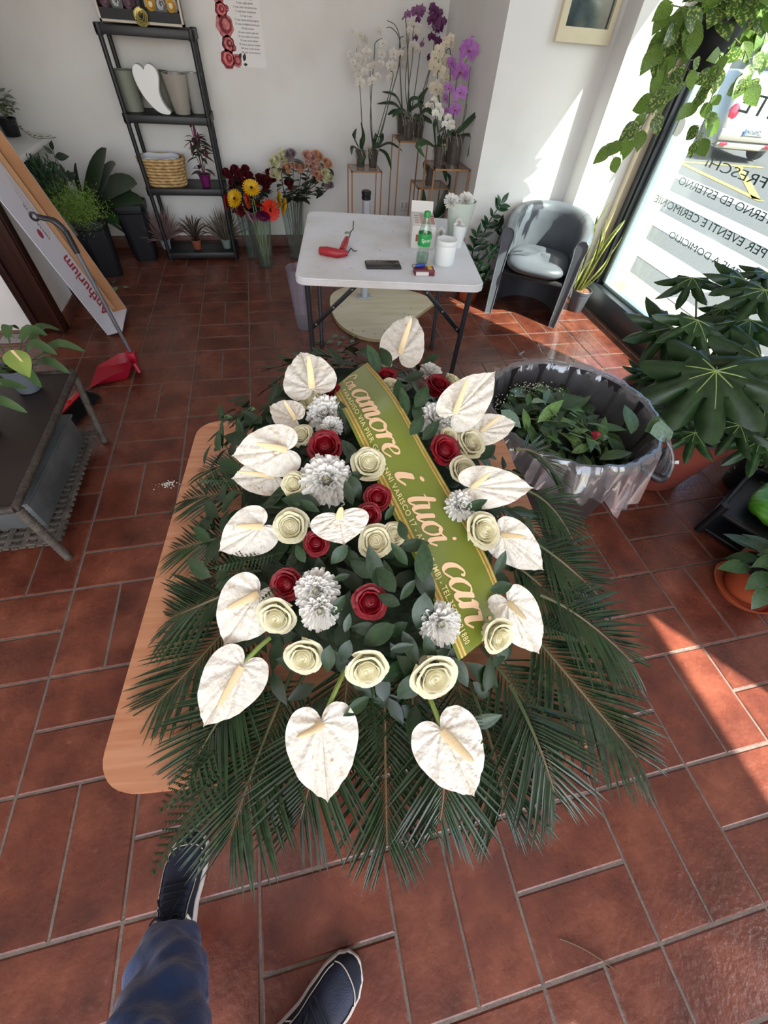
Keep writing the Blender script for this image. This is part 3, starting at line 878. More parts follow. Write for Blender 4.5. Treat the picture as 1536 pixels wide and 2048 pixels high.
WR = [(583, 1053, 76, (-.2, -.3)), (554, 1232, 84, (-.3, -.9)), (608, 1312, 84, (-.2, -.8)), (733, 1337, 88, (0, -.9)), (868, 1352, 102, (.1, -.8)), (752, 1083, 74, (0, -.2)), (788, 1068, 52, (.4, .1)),
      (737, 928, 74, (.2, .1)), (603, 872, 52, (-.3, .2)), (588, 968, 56, (-.3, 0)), (622, 803, 50, (-.4, .5)), (940, 885, 70, (.5, 0)), (926, 940, 60, (.3, -.2)), (965, 1062, 84, (.6, -.2)), (996, 1272, 76, (.4, -.7)),
      (772, 716, 44, (-.2, .8)), (908, 762, 46, (.4, .7)), (780, 770, 36, (0, .3)), (898, 872, 40, (.3, 0))]
RR = [(650, 893, 72, (-.1, 0)), (755, 996, 58, (0, -.1)), (738, 1030, 52, (-.1, -.5)), (633, 1087, 56, (-.1, -.3)), (573, 1168, 70, (-.4, -.3)), (740, 1204, 76, (.1, -.3)), (890, 900, 66, (.3, -.2)),
      (878, 770, 58, (.2, .4)), (772, 752, 46, (0, .4)), (662, 782, 40, (-.3, .3))]
for lst, m_, key in ((WR, m_cream, 'w'), (RR, m_redr, 'r')):
    for x, y, dpx, (ox, oy) in lst:
        P = on_dome(x, y, .035); dep = (P - CAM).dot(AZ); r = dpx * dep / FPX / 2 * .98
        ax = dome_n(P) * .55 + (CAM - P).normalized() * .55 + Vector((ox, oy, 0)) * (1.15 if oy < -.6 else .55)
        o = rose(P, ax, r, m_, key, spray)
        if key == 'w': o['label'] = 'cream white rose'
        else: o['label'] = 'dark red rose'

# ---- chrysanthemums
m_mum = mat('white_mum_petal', 'f8f6f0', .5, var=.02, translucent=.32)
m_mumc = mat('mum_heart', 'dcd9a8', .6)
def mum_mesh(seed):
    rr = random.Random(seed); b = MB()
    for ring, (n, el, L, w) in enumerate(((12, 80, .50, .16), (16, 66, .68, .19), (22, 50, .82, .20), (26, 33, .95, .21), (26, 14, 1.0, .21), (20, -8, .98, .21))):
        for k in range(n):
            a = 2 * pi * (k + .5 * (ring % 2)) / n + rr.uniform(-.08, .08); e = radians(el + rr.uniform(-7, 7)); LL = L * rr.uniform(.9, 1.05)
            def f(u, v, LL=LL, w=w):
                s = 2 * u - 1; ww = w * (.35 + .65 * sin(min(1, v * 1.15) * pi * .62)) * (1 if v < .95 else .6)
                return (s * ww * .62, v * LL, .10 * v * v * LL + abs(s) * ww * .45)
            b.sheet(2, 4, f, M=Matrix.Rotation(a, 4, 'Z') @ Matrix.Translation((0, .04, 0)) @ Matrix.Rotation(e, 4, 'X'))
    return b.mesh('chrysanthemum', m_mum)
MUM = [mum_mesh(1), mum_mesh(2)]
b = MB(); b.lathe([(.16, .28), (.13, .40), (.06, .46), (0, .47)], 12); mumc = b.mesh('flower_heart', m_mumc)
for q, (x, y, dpx, ox, oy) in enumerate(((653, 960, 112, 0, -.1), (632, 1182, 92, -.2, -.4), (640, 1222, 84, 0, -.9), (650, 826, 78, -.2, .2), (664, 852, 46, .3, .1), (882, 1248, 88, .2, -.5), (872, 838, 78, .2, .2), (905, 858, 56, .5, 0), (922, 1012, 66, .6, 0), (862, 742, 46, .2, .7))):
    P = on_dome(x, y, .035); dep = (P - CAM).dot(AZ); r = dpx * dep / FPX / 2
    ax = (dome_n(P) * .5 + (CAM - P).normalized() * .6 + Vector((ox, oy, 0)) * .45).normalized()
    M = ax.to_track_quat('Z', 'Y').to_matrix().to_4x4() @ Matrix.Rotation(rnd.uniform(0, 6), 4, 'Z') @ Matrix.Scale(r, 4); M.translation = P - ax * r * .25
    o = link_w('chrysanthemum', MUM[q % 2], spray, M); link('flower_heart', mumc, o)

# ---- broad dark ruscus leaves
m_rus = mat('ruscus_leaf', '274222', .38, col2='1a3018', vscale=9, rnd_var=.25, translucent=.06)
RUS = [leaf_mesh('leaf', m_rus, L=1, W=.46, n=7, fold=.22, droop=.12, peak=.42, tip=.9), leaf_mesh('leaf', m_rus, L=1, W=.40, n=7, fold=.30, droop=-.08, peak=.45, tip=.9), leaf_mesh('leaf', m_rus, L=1, W=.52, n=7, fold=.12, droop=.25, peak=.45, tip=.9)]
def rus(x0, y0, x1, y1, lift=.03, k=0, kt=1.0):
    Pb = on_dome(x0, y0, lift); dep = (Pb - CAM).dot(AZ); Pt = CAM + ray(x1, y1) * dep * kt
    d = Pt - Pb
    M = xf(Pb, d, (CAM - Pb).normalized() + dome_n(Pb) * .6 + Vector((rnd.uniform(-.3, .3), rnd.uniform(-.3, .3), 0)), s=d.length)
    link_w('leaf', RUS[k % 3], spray, M)
for q, a in enumerate(((845, 1165, 850, 1080), (815, 1130, 780, 1085), (850, 1185, 842, 1272), (835, 1130, 868, 1210), (830, 1160, 800, 1200), (790, 1185, 755, 1130), (778, 1180, 770, 1120), (760, 1175, 735, 1090),
                       (800, 1210, 755, 1190), (815, 1245, 770, 1275), (805, 1262, 835, 1330), (790, 1250, 720, 1290), (760, 1260, 700, 1255), (690, 1265, 700, 1225), (700, 1280, 680, 1330), (860, 1250, 905, 1300), (850, 1270, 870, 1330),
                       (745, 1155, 700, 1120), (720, 1120, 680, 1100), (700, 1150, 665, 1160), (695, 1090, 660, 1130), (640, 1010, 560, 995), (600, 1000, 640, 1025), (610, 1125, 590, 1090), (690, 850, 680, 800), (685, 880, 720, 935),
                       (700, 950, 720, 1000), (690, 960, 730, 945), (705, 1010, 690, 960), (800, 800, 795, 755), (810, 760, 850, 745), (815, 830, 800, 775), (830, 815, 860, 770), (840, 850, 830, 800), (850, 800, 820, 850), (820, 870, 850, 830),
                       (845, 880, 880, 840), (760, 745, 735, 690), (780, 735, 760, 690), (845, 730, 880, 705), (930, 1020, 975, 1000), (960, 1000, 940, 1040),
                       (925, 860, 900, 880), (990, 1150, 1010, 1100), (980, 1180, 1030, 1170), (720, 1030, 700, 1070), (770, 1040, 790, 1010), (810, 1080, 800, 1040), (800, 1095, 860, 1085), (780, 1300, 830, 1290), (660, 1290, 650, 1350),
                       (700, 1200, 735, 1230), (690, 1190, 660, 1235), (600, 1010, 585, 1005), (705, 830, 690, 870), (715, 900, 690, 930), (745, 700, 715, 700))):
    rus(*a, lift=.028 + .012 * (q % 3), k=q)
for q in range(190):
    a = rnd.uniform(0, 2 * pi); r = sqrt(rnd.uniform(0, .85))
    x, y = DC[0] + cos(a) * DA * r, DC[1] + sin(a) * DB * r
    sr = min(1, max(0, (y + 1.2) / -.68)); low = abs(x - lerp(.41, .57, sr)) < .10 and -1.95 < y < -1.12
    P = Vector((x, y, dome(x, y) + (-.045 if low else rnd.uniform(-.022, .004)))); a2 = rnd.uniform(0, 2 * pi)
    n_ = dome_n(P); d = Vector((cos(a2), sin(a2), 0)); d = (d - n_ * d.dot(n_)) + n_ * (0.0 if low else rnd.uniform(.1, .7))
    link_w('leaf', RUS[q % 3], spray, xf(P, d, n_, s=rnd.uniform(.05, .08)))

# finer filling leaves too many to pick apart
b = MB(); _lg = leaf_geo(1, .46, n=4, fold=.22, droop=.12, peak=.42, across=1)
for q in range(320):
    a = rnd.uniform(0, 2 * pi); r = sqrt(rnd.uniform(.12, .80))
    x, y = DC[0] + cos(a) * DA * r, DC[1] + sin(a) * DB * r
    sr = min(1, max(0, (y + 1.2) / -.68)); low = abs(x - lerp(.41, .57, sr)) < .10 and -1.95 < y < -1.12
    P = Vector((x, y, dome(x, y) + (-.05 if low else rnd.uniform(-.05, -.02)))); a2 = rnd.uniform(0, 2 * pi); n_ = dome_n(P); d = Vector((cos(a2), sin(a2), 0)); d = (d - n_ * d.dot(n_)) + n_ * (0 if low else rnd.uniform(.0, .35))
    b.add(*_lg, M=xf(P - Vector((DC[0], DC[1], TZ)), d, n_, s=rnd.uniform(.05, .075)))
tag(b.build('leaf', m_rus, spray), kind='stuff')

# ---- the ribbon
m_rib = mat('green_satin', '75801f', .3, col2='6a741b', vscale=3, sheen=.3)
m_gold = mat('gold_print', 'd9b96a', .45, metal=.25, col2='c9a352', vscale=120)
m_pink = mat('pink_gold_print', 'efc79e', .5)
m_palegold = mat('pale_gold_print', 'ead793', .5)
RB = [((663, 777), (735, 722), 1.040), ((702, 850), (792, 790), 1.062), ((757, 965), (858, 905), 1.02), ((815, 1085), (928, 1025), .985), ((868, 1200), (985, 1132), .945), ((920, 1322), (1022, 1235), .885)]
RL = crom([tuple(pz(*l, z)) for l, r, z in RB], 8); RRr = crom([tuple(pz(*r, z)) for l, r, z in RB], 8)
NR = len(RL) - 1
rib_len = sum(((Vector(RL[i]) + Vector(RRr[i])) / 2 - (Vector(RL[i + 1]) + Vector(RRr[i + 1])) / 2).length for i in range(NR))
def rib(s, t, off=0.0):
    """s 0..1 along, t 0..1 from the left edge to the right edge"""
    f = max(0, min(s, 1)) * NR; i = min(int(f), NR - 1); k = f - i
    A = Vector(RL[i]).lerp(Vector(RL[i + 1]), k); B = Vector(RRr[i]).lerp(Vector(RRr[i + 1]), k)
    P = A.lerp(B, t)
    u = Vector(RL[i + 1]) - Vector(RL[i]); n_ = u.cross(B - A).normalized()
    if n_.z < 0: n_ = -n_
    return P + n_ * (off - .004 * (2 * t - 1) ** 2)
rb0 = rib(.5, .5)
ribo = thing('ribbon', 'olive green satin ribbon with gold lettering laid over the funeral spray', 'ribbon', rb0)
def rp(s, t, off=0.0): return rib(s, t, off) - rb0
b = MB(); b.sheet(10, 60, lambda u, v: rp(v, u)); b.sheet(10, 60, lambda u, v: rp(v, 1 - u, -.0006)); b.build('band', m_rib, ribo)
for t0, t1, o_ in ((.045, .075, .0008), (.085, .092, .0008), (.10, .130, .0008), (.895, .925, .0008), (.935, .942, .0008), (.95, .98, .0008)):
    b = MB(); b.sheet(2, 60, lambda u, v: rp(v, lerp(t0, t1, u), o_)); b.build('gold_border', m_gold, ribo)
# script lettering, drawn stroke by stroke
GL = {'a': ([[(.72, .86), (.45, 1.0), (.14, .72), (.06, .28), (.26, .0), (.56, .30), (.80, .98)], [(.80, 1.0), (.66, .28), (.76, .0), (1.02, .30)]], 1.0),
      'm': ([[(-.05, .7), (.12, .98), (.04, .0)], [(.06, .35), (.34, .98), (.46, .85), (.38, .0)], [(.40, .35), (.68, .98), (.80, .85), (.72, .15), (.82, .0), (1.04, .30)]], 1.05),
      'o': ([[(.44, 1.0), (.12, .72), (.06, .25), (.32, .0), (.64, .30), (.68, .78), (.44, 1.0), (.60, .80), (.90, .90)]], .86),
      'r': ([[(-.05, .75), (.14, .98), (.04, .0)], [(.06, .35), (.30, .92), (.52, .95), (.50, .82)]], .56),
      'e': ([[(.08, .42), (.48, .60), (.56, .88), (.36, 1.0), (.12, .72), (.06, .28), (.28, .0), (.66, .32)]], .66),
      'i': ([[(.16, .98), (.04, .28), (.14, .0), (.42, .32)], [(.27, 1.36), (.30, 1.44)]], .44),
      't': ([[(.36, 1.5), (.10, .35), (.20, .0), (.50, .32)], [(-.02, 1.0), (.26, 1.04), (.56, 1.0)]], .50),
      'u': ([[(.14, .98), (.02, .28), (.18, .0), (.46, .35), (.62, .98)], [(.62, .98), (.50, .25), (.60, .0), (.86, .32)]], .86),
      'c': ([[(.56, .78), (.60, .92), (.42, 1.0), (.12, .72), (.06, .25), (.30, .0), (.68, .34)]], .68),
      'n': ([[(-.05, .7), (.12, .98), (.04, .0)], [(.06, .35), (.38, .98), (.50, .85), (.42, .15), (.52, .0), (.74, .30)]], .74),
      'C': ([[(1.0, 1.5), (1.1, 1.85), (.7, 2.0), (.2, 1.4), (.08, .6), (.4, .0), (.9, .1), (1.15, .5)], [(.5, 1.9), (1.2, 1.6), (.9, 1.3)]], 1.2), ' ': ([], .62)}
def script_line(b, word, s0, s1, t0, xh):
    wid = sum(GL[c][1] for c in word); sc = (s1 - s0) / wid; cx = 0
    wT = .14                                   # ribbon width in metres
    hx_ = xh / wT
    for c in word:
        for st in GL[c][0]:
            pts = crom(st, 7); k = len(pts)
            P = [((cx + x + .35 * y * 0), y) for x, y in pts]
            lv = []; rv = []
            for i in range(k):
                dx = P[min(i + 1, k - 1)][0] - P[max(i - 1, 0)][0]; dy = P[min(i + 1, k - 1)][1] - P[max(i - 1, 0)][1]
                l = sqrt(dx * dx + dy * dy) + 1e-6
                w = (.035 + .085 * (abs(dy) / l) ** 1.5 * (1.0 if dy < 0 else .35)) * (1 if 0 < i < k - 1 else .6)
                nx, ny = -dy / l * w, dx / l * w
                lv.append((P[i][0] + nx, P[i][1] + ny)); rv.append((P[i][0] - nx, P[i][1] - ny))
            if len(st) == 2:      # a dot
                x, y = cx + st[0][0], st[0][1]; lv = [(x + .1 * cos(a / 4 * pi), y + .12 * sin(a / 4 * pi)) for a in range(8)]
                b.add([rp(s0 + (x + .22 * y) * sc, t0 + y * hx_, .0012) for x, y in lv], [tuple(range(8))]); continue
            V = [rp(s0 + (x + .22 * y) * sc, t0 + y * hx_, .0012) for x, y in lv + rv]
            b.add(V, [(i, i + 1, k + i + 1, k + i) for i in range(k - 1)])
        cx += GL[c][1]
for word, s0, s1, xh in (('Con', .01, .085, .022), ('amore', .095, .35, .036), ('i', .405, .445, .038), ('tuoi', .485, .65, .038), ('cari', .715, .925, .038)):
    b = MB(); script_line(b, word, s0, s1, .29, xh); o = b.build('script_lettering', m_pink, ribo, smooth=False)
me = text_mesh('printed_line', 'PARADISO VIA PIER GIOVANNI VARISCO 17 - ARCORE (MB) - TEL.350.5421880', .016, m_palegold, 0, spacing=1.12, bold=.0002)
wid = max(v.co.x for v in me.vertices)
for v in me.vertices:
    v.co = rp(.06 + .90 * v.co.x / wid, .165 + v.co.y / .14, .0013)
link('printed_line', me, ribo)
# ================================================================== white folding table and what lies on it
WZ = .77
m_hdpe = mat('white_plastic_top', 'dfe0e2', .45, col2='d2d0cc', vscale=5, bump=.05, bscale=150, ramp=(.45, .7))
m_steel = mat('dark_steel_tube', '3d4046', .35, metal=.5)
m_screw = mat('screw_metal', '9a9a9a', .3, metal=.8)
wc = (pz(588, 556, WZ) + pz(967, 572, WZ) + pz(616, 421, WZ) + pz(912, 438, WZ)) / 4
wt = thing('folding_table', 'white plastic folding table with grey tube legs in front of the orchids', 'table', (wc.x, wc.y, 0), radians(-9.2))
TWW, TWD = .905, .965
b = MB(); b.prism(rrect(TWW, TWD, .055, 8), WZ - .030, WZ - .005); b.prism(rrect(TWW - .012, TWD - .012, .05, 8), WZ - .005, WZ); b.build('table_top', m_hdpe, wt)
for sx in (-1, 1):
    for sy in (-1, 1):
        MB().tube([(sx * .40, sy * .40, WZ - .031), (sx * .405, sy * .31, 0)] if sy > 0 else [(sx * .40, sy * .43, WZ - .031), (sx * .405, sy * .36, 0)], .0135, 12).build('leg', m_steel, wt)
        MB().lathe([(0, 0), (.017, 0), (.016, .03), (0, .03)], 12, c=(sx * .405, sy * (.31 if sy > 0 else .36), -.0)).build('foot_cap', mat('foot_rubber', '26272a', .7), wt)
for sy, y0 in ((-1, -.41), (1, .385)):
    MB().tube([(-.40, y0, .60), (.40, y0, .60)], .009, 8).build('cross_bar', m_steel, wt) if sy > 0 else None
    for sx in (-1, 1):
        br = MB(); br.rbox((0, .16, 0), (.022, .32, .006), .002, M=xf((sx * .395, y0, .50), Vector((-sx * .72, 0, .69)), (0, 1, 0))); o = br.build('brace', m_blackm, wt)
        for t in (.03, .16, .29):
            p = Vector((sx * .395, y0 - .005, .50)) + Vector((-sx * .72, 0, .69)).normalized() * t
            s_ = MB(); s_.lathe([(0, 0), (.006, 0), (.004, .004), (0, .005)], 8, M=Matrix.Translation(p) @ Matrix.Rotation(pi / 2, 4, 'X')); s_.build('rivet', m_screw, o)
# dirt flecks on the top
m_fleck = mat('dark_fleck', '4b5350', .8)
fl = MB()
for k in range(46):
    u, v = rnd.uniform(-.42, .42), rnd.uniform(-.45, .45); r = rnd.uniform(.0012, .004)
    fl.lathe([(r, 0), (r * .6, .0012), (0, .0014)], 6, c=(u, v, WZ), sx=1, sy=rnd.uniform(.4, 1))
tag(fl.build('fleck', m_fleck, wt), kind='stuff')

def on_t(x, y): return pz(x, y, WZ)
# phone
p = on_t(766, 532)
ph = thing('phone', 'black smartphone lying on the white folding table', 'phone', p, radians(-4))
MB().rbox((0, 0, .0055), (.175, .086, .011), .005).build('body', mat('phone_case', '17181b', .5), ph)
MB().rbox((0, 0, .0112), (.166, .078, .0012), .0005).build('screen', mat('phone_glass', '07080a', .06, spec=.8), ph)
# secateurs with red grips
m_redp = mat('red_plastic', 'a0202a', .4, var=.1)
p = on_t(668, 512)
sec = thing('pruning_tool', 'red handled florist pruning tool with wavy wire on the white table', 'pruner', p)
loc = lambda x, y, dz=0: on_t(x, y) - p + Vector((0, 0, dz))
b = MB(); b.tube([loc(640, 508, .016), loc(655, 511, .018), loc(675, 515, .018), loc(695, 514, .017)], [.017, .022, .021, .012], 10); b.build('handle', m_redp, sec)
b = MB(); b.tube([loc(683, 510, .02), loc(690, 500, .03), loc(694, 492, .036)], [.014, .017, .012], 8); b.build('handle', m_redp, sec)
b = MB(); b.tube([loc(694, 494, .03), loc(699, 488, .035), loc(701, 481, .04), loc(706, 478, .045), loc(707, 468, .06)], .003, 6); b.build('spring_wire', m_steel, sec)
b = MB(); b.tube([loc(696, 512, .015), loc(702, 505, .02), loc(707, 510, .018), loc(713, 507, .012)], .003, 6); b.build('spring_wire', m_steel, sec)
tag(link('leaf_scrap', leaf_mesh('leaf_scrap', mat('cut_leaf', '6c8f62', .5, var=.2), L=.04, W=.028, droop=.1), None, xf(on_t(690, 488) + Vector((0, 0, .046)), (.7, .5, .15))), 'small green leaf scrap caught on the red pruning tool', 'leaf')
# bottle
m_pet = thin_glass('clear_pet', 'eef7f0', .22, .03)
m_water = thin_glass('water', 'dfece6', .18, .02)
m_green = mat('green_label', '1f9a4a', .4); m_cap = mat('green_cap', '1d9648', .35)
p = on_t(843, 527)
bo = thing('bottle', 'clear plastic drink bottle with green label and cap on the white table', 'bottle', p); bo.scale = (.93, .93, .9)
b = MB(); b.lathe([(.022, .0), (.030, .004), (.033, .02), (.033, .055), (.029, .075), (.033, .09), (.034, .15), (.030, .17), (.018, .205), (.0135, .22), (.0135, .235)], 24); b.build('body', m_pet, bo)
b = MB(); b.lathe([(0, .004), (.028, .005), (.031, .02), (.031, .052), (0, .052)], 24); b.build('drink', m_water, bo)
b = MB(); b.lathe_open([(.0342, .094), (.0350, .098), (.0350, .148), (.0342, .152)], 24); lb = b.build('label', m_green, bo)
tm = text_mesh('lettering', 'Sprite', .024, mat('white_print', 'f2f4f0', .5), 0, shear=.15)
for v in tm.vertices:
    a = -2.35 + v.co.x / .0354; v.co = Vector((.0354 * cos(a), .0354 * sin(a), .115 + v.co.y))
link('lettering', tm, lb)
b = MB(); b.lathe([(0, .222), (.0165, .222), (.0165, .242), (.015, .246), (0, .246)], 20); b.build('cap', m_cap, bo)
# white jar
p = on_t(887, 526)
ja = thing('jar', 'round white plastic jar with flat lid beside the green labelled bottle', 'jar', p)
m_wp = mat('glossy_white', 'e8eae8', .3)
b = MB(); b.lathe([(0, 0), (.048, 0), (.052, .005), (.052, .082), (.050, .086), (0, .086)], 28); b.build('body', m_wp, ja)
b = MB(); b.lathe([(.050, .085), (.0525, .088), (.0525, .104), (.049, .108), (.044, .1055), (0, .1055)], 28); b.build('lid', m_wp, ja)
# cigarette pack and lighter
p = on_t(847, 547)
m_ck = mat('pack_maroon', '6b2030', .4)
ck = thing('cigarette_pack', 'maroon cigarette pack with yellow stripe near the front of the white table', 'pack', p, radians(-6))
MB().rbox((0, 0, .012), (.098, .06, .024), .002).build('carton', m_ck, ck)
MB().box((-.012, -.0306, .010), (.062, .0008, .016)).build('warning_panel', mat('pack_white', 'd8d2cc', .5), ck, smooth=False)
MB().box((.028, .006, .0243), (.02, .045, .0006)).build('stripe', mat('pack_yellow', 'd8b53c', .5), ck, smooth=False)
p2 = p + Vector((-.018, .014, .024))
lt = thing('lighter', 'small blue pocket lighter lying on the maroon cigarette pack', 'lighter', p2, radians(12))
MB().rbox((0, 0, .008), (.052, .018, .014), .006).build('body', mat('blue_plastic', '27459c', .3), lt)
MB().rbox((-.034, 0, .008), (.016, .015, .013), .003).build('metal_hood', m_screw, lt)
# carton of tissues
p = on_t(842, 486)
bx = thing('carton', 'white printed carton with open flap behind the bottle on the table', 'carton', p, radians(-12))
m_cart = mat('white_card', 'dcd8d2', .7); m_redi = mat('red_ink', 'b03a3a', .6); m_greyi = mat('grey_ink', '9a8f8a', .6)
MB().rbox((.0, .03, .052), (.125, .235, .104), .003).build('body', m_cart, bx)
MB().box((.02, .03, .1045), (.075, .16, .001)).build('slot_flap', mat('card_inside', 'b9a596', .7), bx, smooth=False)
for q in range(4):
    MB().box((-.036 + .0 * q, -.03 + q * .035, .1046), (.022, .006, .0008)).build('print', m_redi, bx, smooth=False)
    MB().box((.05, -.03 + q * .035, .1056), (.02, .006, .0008)).build('print', m_redi, bx, smooth=False)
MB().box((.035, -.0885, .06), (.02, .001, .02)).build('print', m_redi, bx, smooth=False); MB().box((-.03, -.0885, .05), (.02, .001, .03)).build('print', m_redi, bx, smooth=False)
MB().add([(-.06, .145, .104), (.06, .145, .104), (.06, .165, .15), (-.06, .165, .15)], [(0, 1, 2, 3)]).add([(-.06, .147, .104), (.06, .147, .104), (.06, .167, .15), (-.06, .167, .15)], [(3, 2, 1, 0)]).build('flap', m_cart, bx, smooth=False)
# tall pale vase with white carnations, and a little white pot
m_cel = mat('celadon_glaze', 'cfd8cc', .3)
p = on_t(912, 474)
va = thing('vase', 'pale celadon tapered vase holding white carnations at the table corner', 'vase', p)
b = MB(); b.lathe([(0, 0), (.048, 0), (.052, .004), (.078, .17), (.080, .175), (.076, .175), (.050, .012), (0, .012)], 28); b.build('body', m_cel, va)
p2 = on_t(913, 493)
cu = thing('pot', 'small white cylindrical pot in front of the celadon vase', 'pot', p2)
b = MB(); b.lathe([(0, 0), (.026, 0), (.028, .003), (.036, .098), (.037, .102), (.034, .102), (.027, .008), (0, .008)], 22); b.build('body', m_wp, cu)
b = MB(); soil_geo(b, .033, .092, amp=.002); b.build('filling', mat('white_gravel', 'd9d8d2', .9, bump=.4), cu)
m_carn = mat('carnation_white', 'efeeea', .6, translucent=.15)
m_cst = mat('carnation_stem', '8f9f78', .5)
CL = ('white carnation leaning left in the celadon vase', 'white carnation upright in the celadon vase', 'white carnation fallen low beside the celadon vase', 'white carnation head resting on the small white pot')
for q, (x, y, dz, r, bx_, by_) in enumerate(((902, 405, 0, .042, 908, 440), (932, 402, 0, .042, 918, 440), (882, 466, 0, .026, 900, 470), (918, 446, 0, .022, 915, 470))):
    P = py(x, y, on_t(912, 474).y - (.02 if q < 2 else .10)); B0 = Vector((on_t(912, 474).x, on_t(912, 474).y, WZ + .06)) if q < 2 else P + Vector((.05, .04, -.05) if q == 2 else (0, .0, -.02))
    t = thing('carnation', CL[q], 'flower', B0, group='white carnations at the table corner')
    d = P - B0
    b = MB(); b.tube(bez((0, 0, 0), d * .5 + Vector((.01, 0, .01)), d, 6), .0025, 6); b.build('stem', m_cst, t)
    ax = (Vector((0, -.5, .8)) if q < 2 else Vector((-.5, -.5, .5))).normalized()
    link('flower_head', MUM[q % 2], t, Matrix.Translation(d) @ ax.to_track_quat('Z', 'Y').to_matrix().to_4x4() @ Matrix.Scale(r, 4))

# ---- upturned plywood table top with its single post
m_ply = mat('pale_plywood', 'd8ceb6', .6, col2='cabf9f', vscale=3, stretch=(1, 6, 1))
m_edge = mat('plywood_edge', 'a5946f', .7, var=.2, vscale=60, stretch=(1, 1, 8))
m_post = mat('grey_post', 'b9bec6', .35, metal=.3)
up = thing('upturned_table', 'pale plywood table top upside down on the floor with grey post', 'table', (.948, 1.30, 0))
ol = crom([(.98, .70), (.871, .722), (.772, .795), (.69, .92), (.652, 1.06), (.642, 1.25), (.66, 1.40), (.71, 1.51), (.82, 1.59), (.97, 1.625), (1.17, 1.60), (1.35, 1.50), (1.48, 1.39), (1.547, 1.261)], 3)
ol = [(x - .948, y - 1.30) for x, y in ol]
b = MB(); b.prism(ol, .002, .024); b.build('edge_band', m_edge, up)
b = MB(); b.prism([(x * .992, y * .992) for x, y in ol], .0235, .0275); b.build('panel', m_ply, up)
b = MB(); b.tube([(0, .096, .027), (0, .096, .705)], .029, 20); b.build('post', m_post, up)
b = MB(); b.lathe([(0, .70), (.030, .70), (.033, .703), (.033, .72), (.030, .722), (.030, .727), (.034, .73), (.034, .748), (.028, .752), (.020, .750), (0, .750)], 22, c=(0, .096, 0)); b.build('foot_cap', mat('black_cap', '141518', .35), up)
b = MB(); b.rbox((0, .096, .031), (.11, .085, .006), .002); pl = b.build('mounting_plate', m_post, up)
for sx in (-1, 1):
    for sy in (-1, 1):
        b = MB(); b.lathe([(.006, .034), (.005, .037), (0, .038)], 8, c=(sx * .045, .096 + sy * .033, 0)); b.build('screw', m_screw, pl)
b = MB()
for x, y in ((.70, .80), (.745, .79), (1.20, 1.02), (1.22, 1.08), (1.25, 1.05), (1.30, 1.16), (.76, .86), (.80, 1.30), (.73, 1.24), (.84, .83), (.92, .78), (1.0, .82)):
    b.lathe([(.006, .0275), (.004, .0285), (0, .0285)], 7, c=(x - .948, y - 1.30, 0))
tag(b.build('screw_hole', m_fleck, up), kind='stuff')
# ---- tall clear vase with a little water, on the floor left of the table
m_acr = thin_glass('clear_acrylic', 'f2f0f6', .2, .04, dens=.10, dcol='dedbe8')
p = pz(608, 655)
av = thing('glass_vase', 'empty tall clear vase with a little water left of the folding table', 'vase', p)
b = MB(); b.lathe([(0, .002), (.052, .0), (.055, .006), (.088, .42), (.085, .42), (.051, .014), (0, .014)], 28); b.build('body', m_acr, av)
b = MB(); b.lathe([(0, .014), (.050, .014), (.0545, .07), (0, .07)], 28); b.build('water', m_water, av)
# leaf litter below the table
m_lit = mat('grey_green_leaf', '5d7a66', .6, col2='3f5c46', vscale=30)
LIT = leaf_mesh('leaf', m_lit, L=.05, W=.032, n=5, fold=.3, droop=.2)
for q, (x, y, a) in enumerate(((676, 676, 3), (690, 680, 2.5), (700, 688, .5), (708, 680, 1), (683, 686, 4), (704, 672, 2), (655, 688, .2), (646, 686, 3))):
    o = tag(link('fallen_leaf', LIT, None, xf(pz(x, y) + Vector((0, 0, .012)), (cos(a), sin(a), .1), (rnd.uniform(-.4, .4), rnd.uniform(-.4, .4), 1))), 'grey green leaf fallen on the tiles below the white folding table', 'leaf', 'fallen leaves under the folding table')
# ================================================================== orchids on gold wire plinths
m_brass = mat('rose_gold_wire', 'b98a62', .3, metal=.7)
m_shelfglass = thin_glass('plinth_glass', 'e6e0da', .15)
def plinth(label, x0, x1, y0, y1, h):
    t = thing('plinth', label, 'plinth', ((x0 + x1) / 2, (y0 + y1) / 2, 0), group='gold wire plinths')
    a, c = (x1 - x0) / 2, (y1 - y0) / 2; s = .005
    for sx in (-1, 1):
        for sy in (-1, 1): MB().box((sx * (a - s), sy * (c - s), h / 2), (2 * s, 2 * s, h)).build('leg', m_brass, t, smooth=False)
    b = MB()
    for z in (s, h - s):
        for sx in (-1, 1): b.box((sx * (a - s), 0, z), (2 * s, 2 * c, 2 * s))
        for sy in (-1, 1): b.box((0, sy * (c - s), z), (2 * a, 2 * s, 2 * s))
    b.build('frame', m_brass, t, smooth=False)
    MB().box((0, 0, h - .002), (2 * a - .012, 2 * c - .012, .006)).build('glass_top', m_shelfglass, t, smooth=False)
    return t
plinth('gold wire plinth holding two white orchids, left of the others', .964, 1.226, 2.15, 2.385, .70)
plinth('tallest gold wire plinth, holding the purple orchids in the corner', 1.366, 1.615, 2.2, 2.47, .888)
plinth('gold wire plinth nearest the white pier, holding the big pink orchid', 1.495, 1.785, 1.60, 1.87, .838)
plinth('lowest gold wire plinth, behind the one with the pink orchid', 1.476, 1.753, 1.90, 2.15, .652)

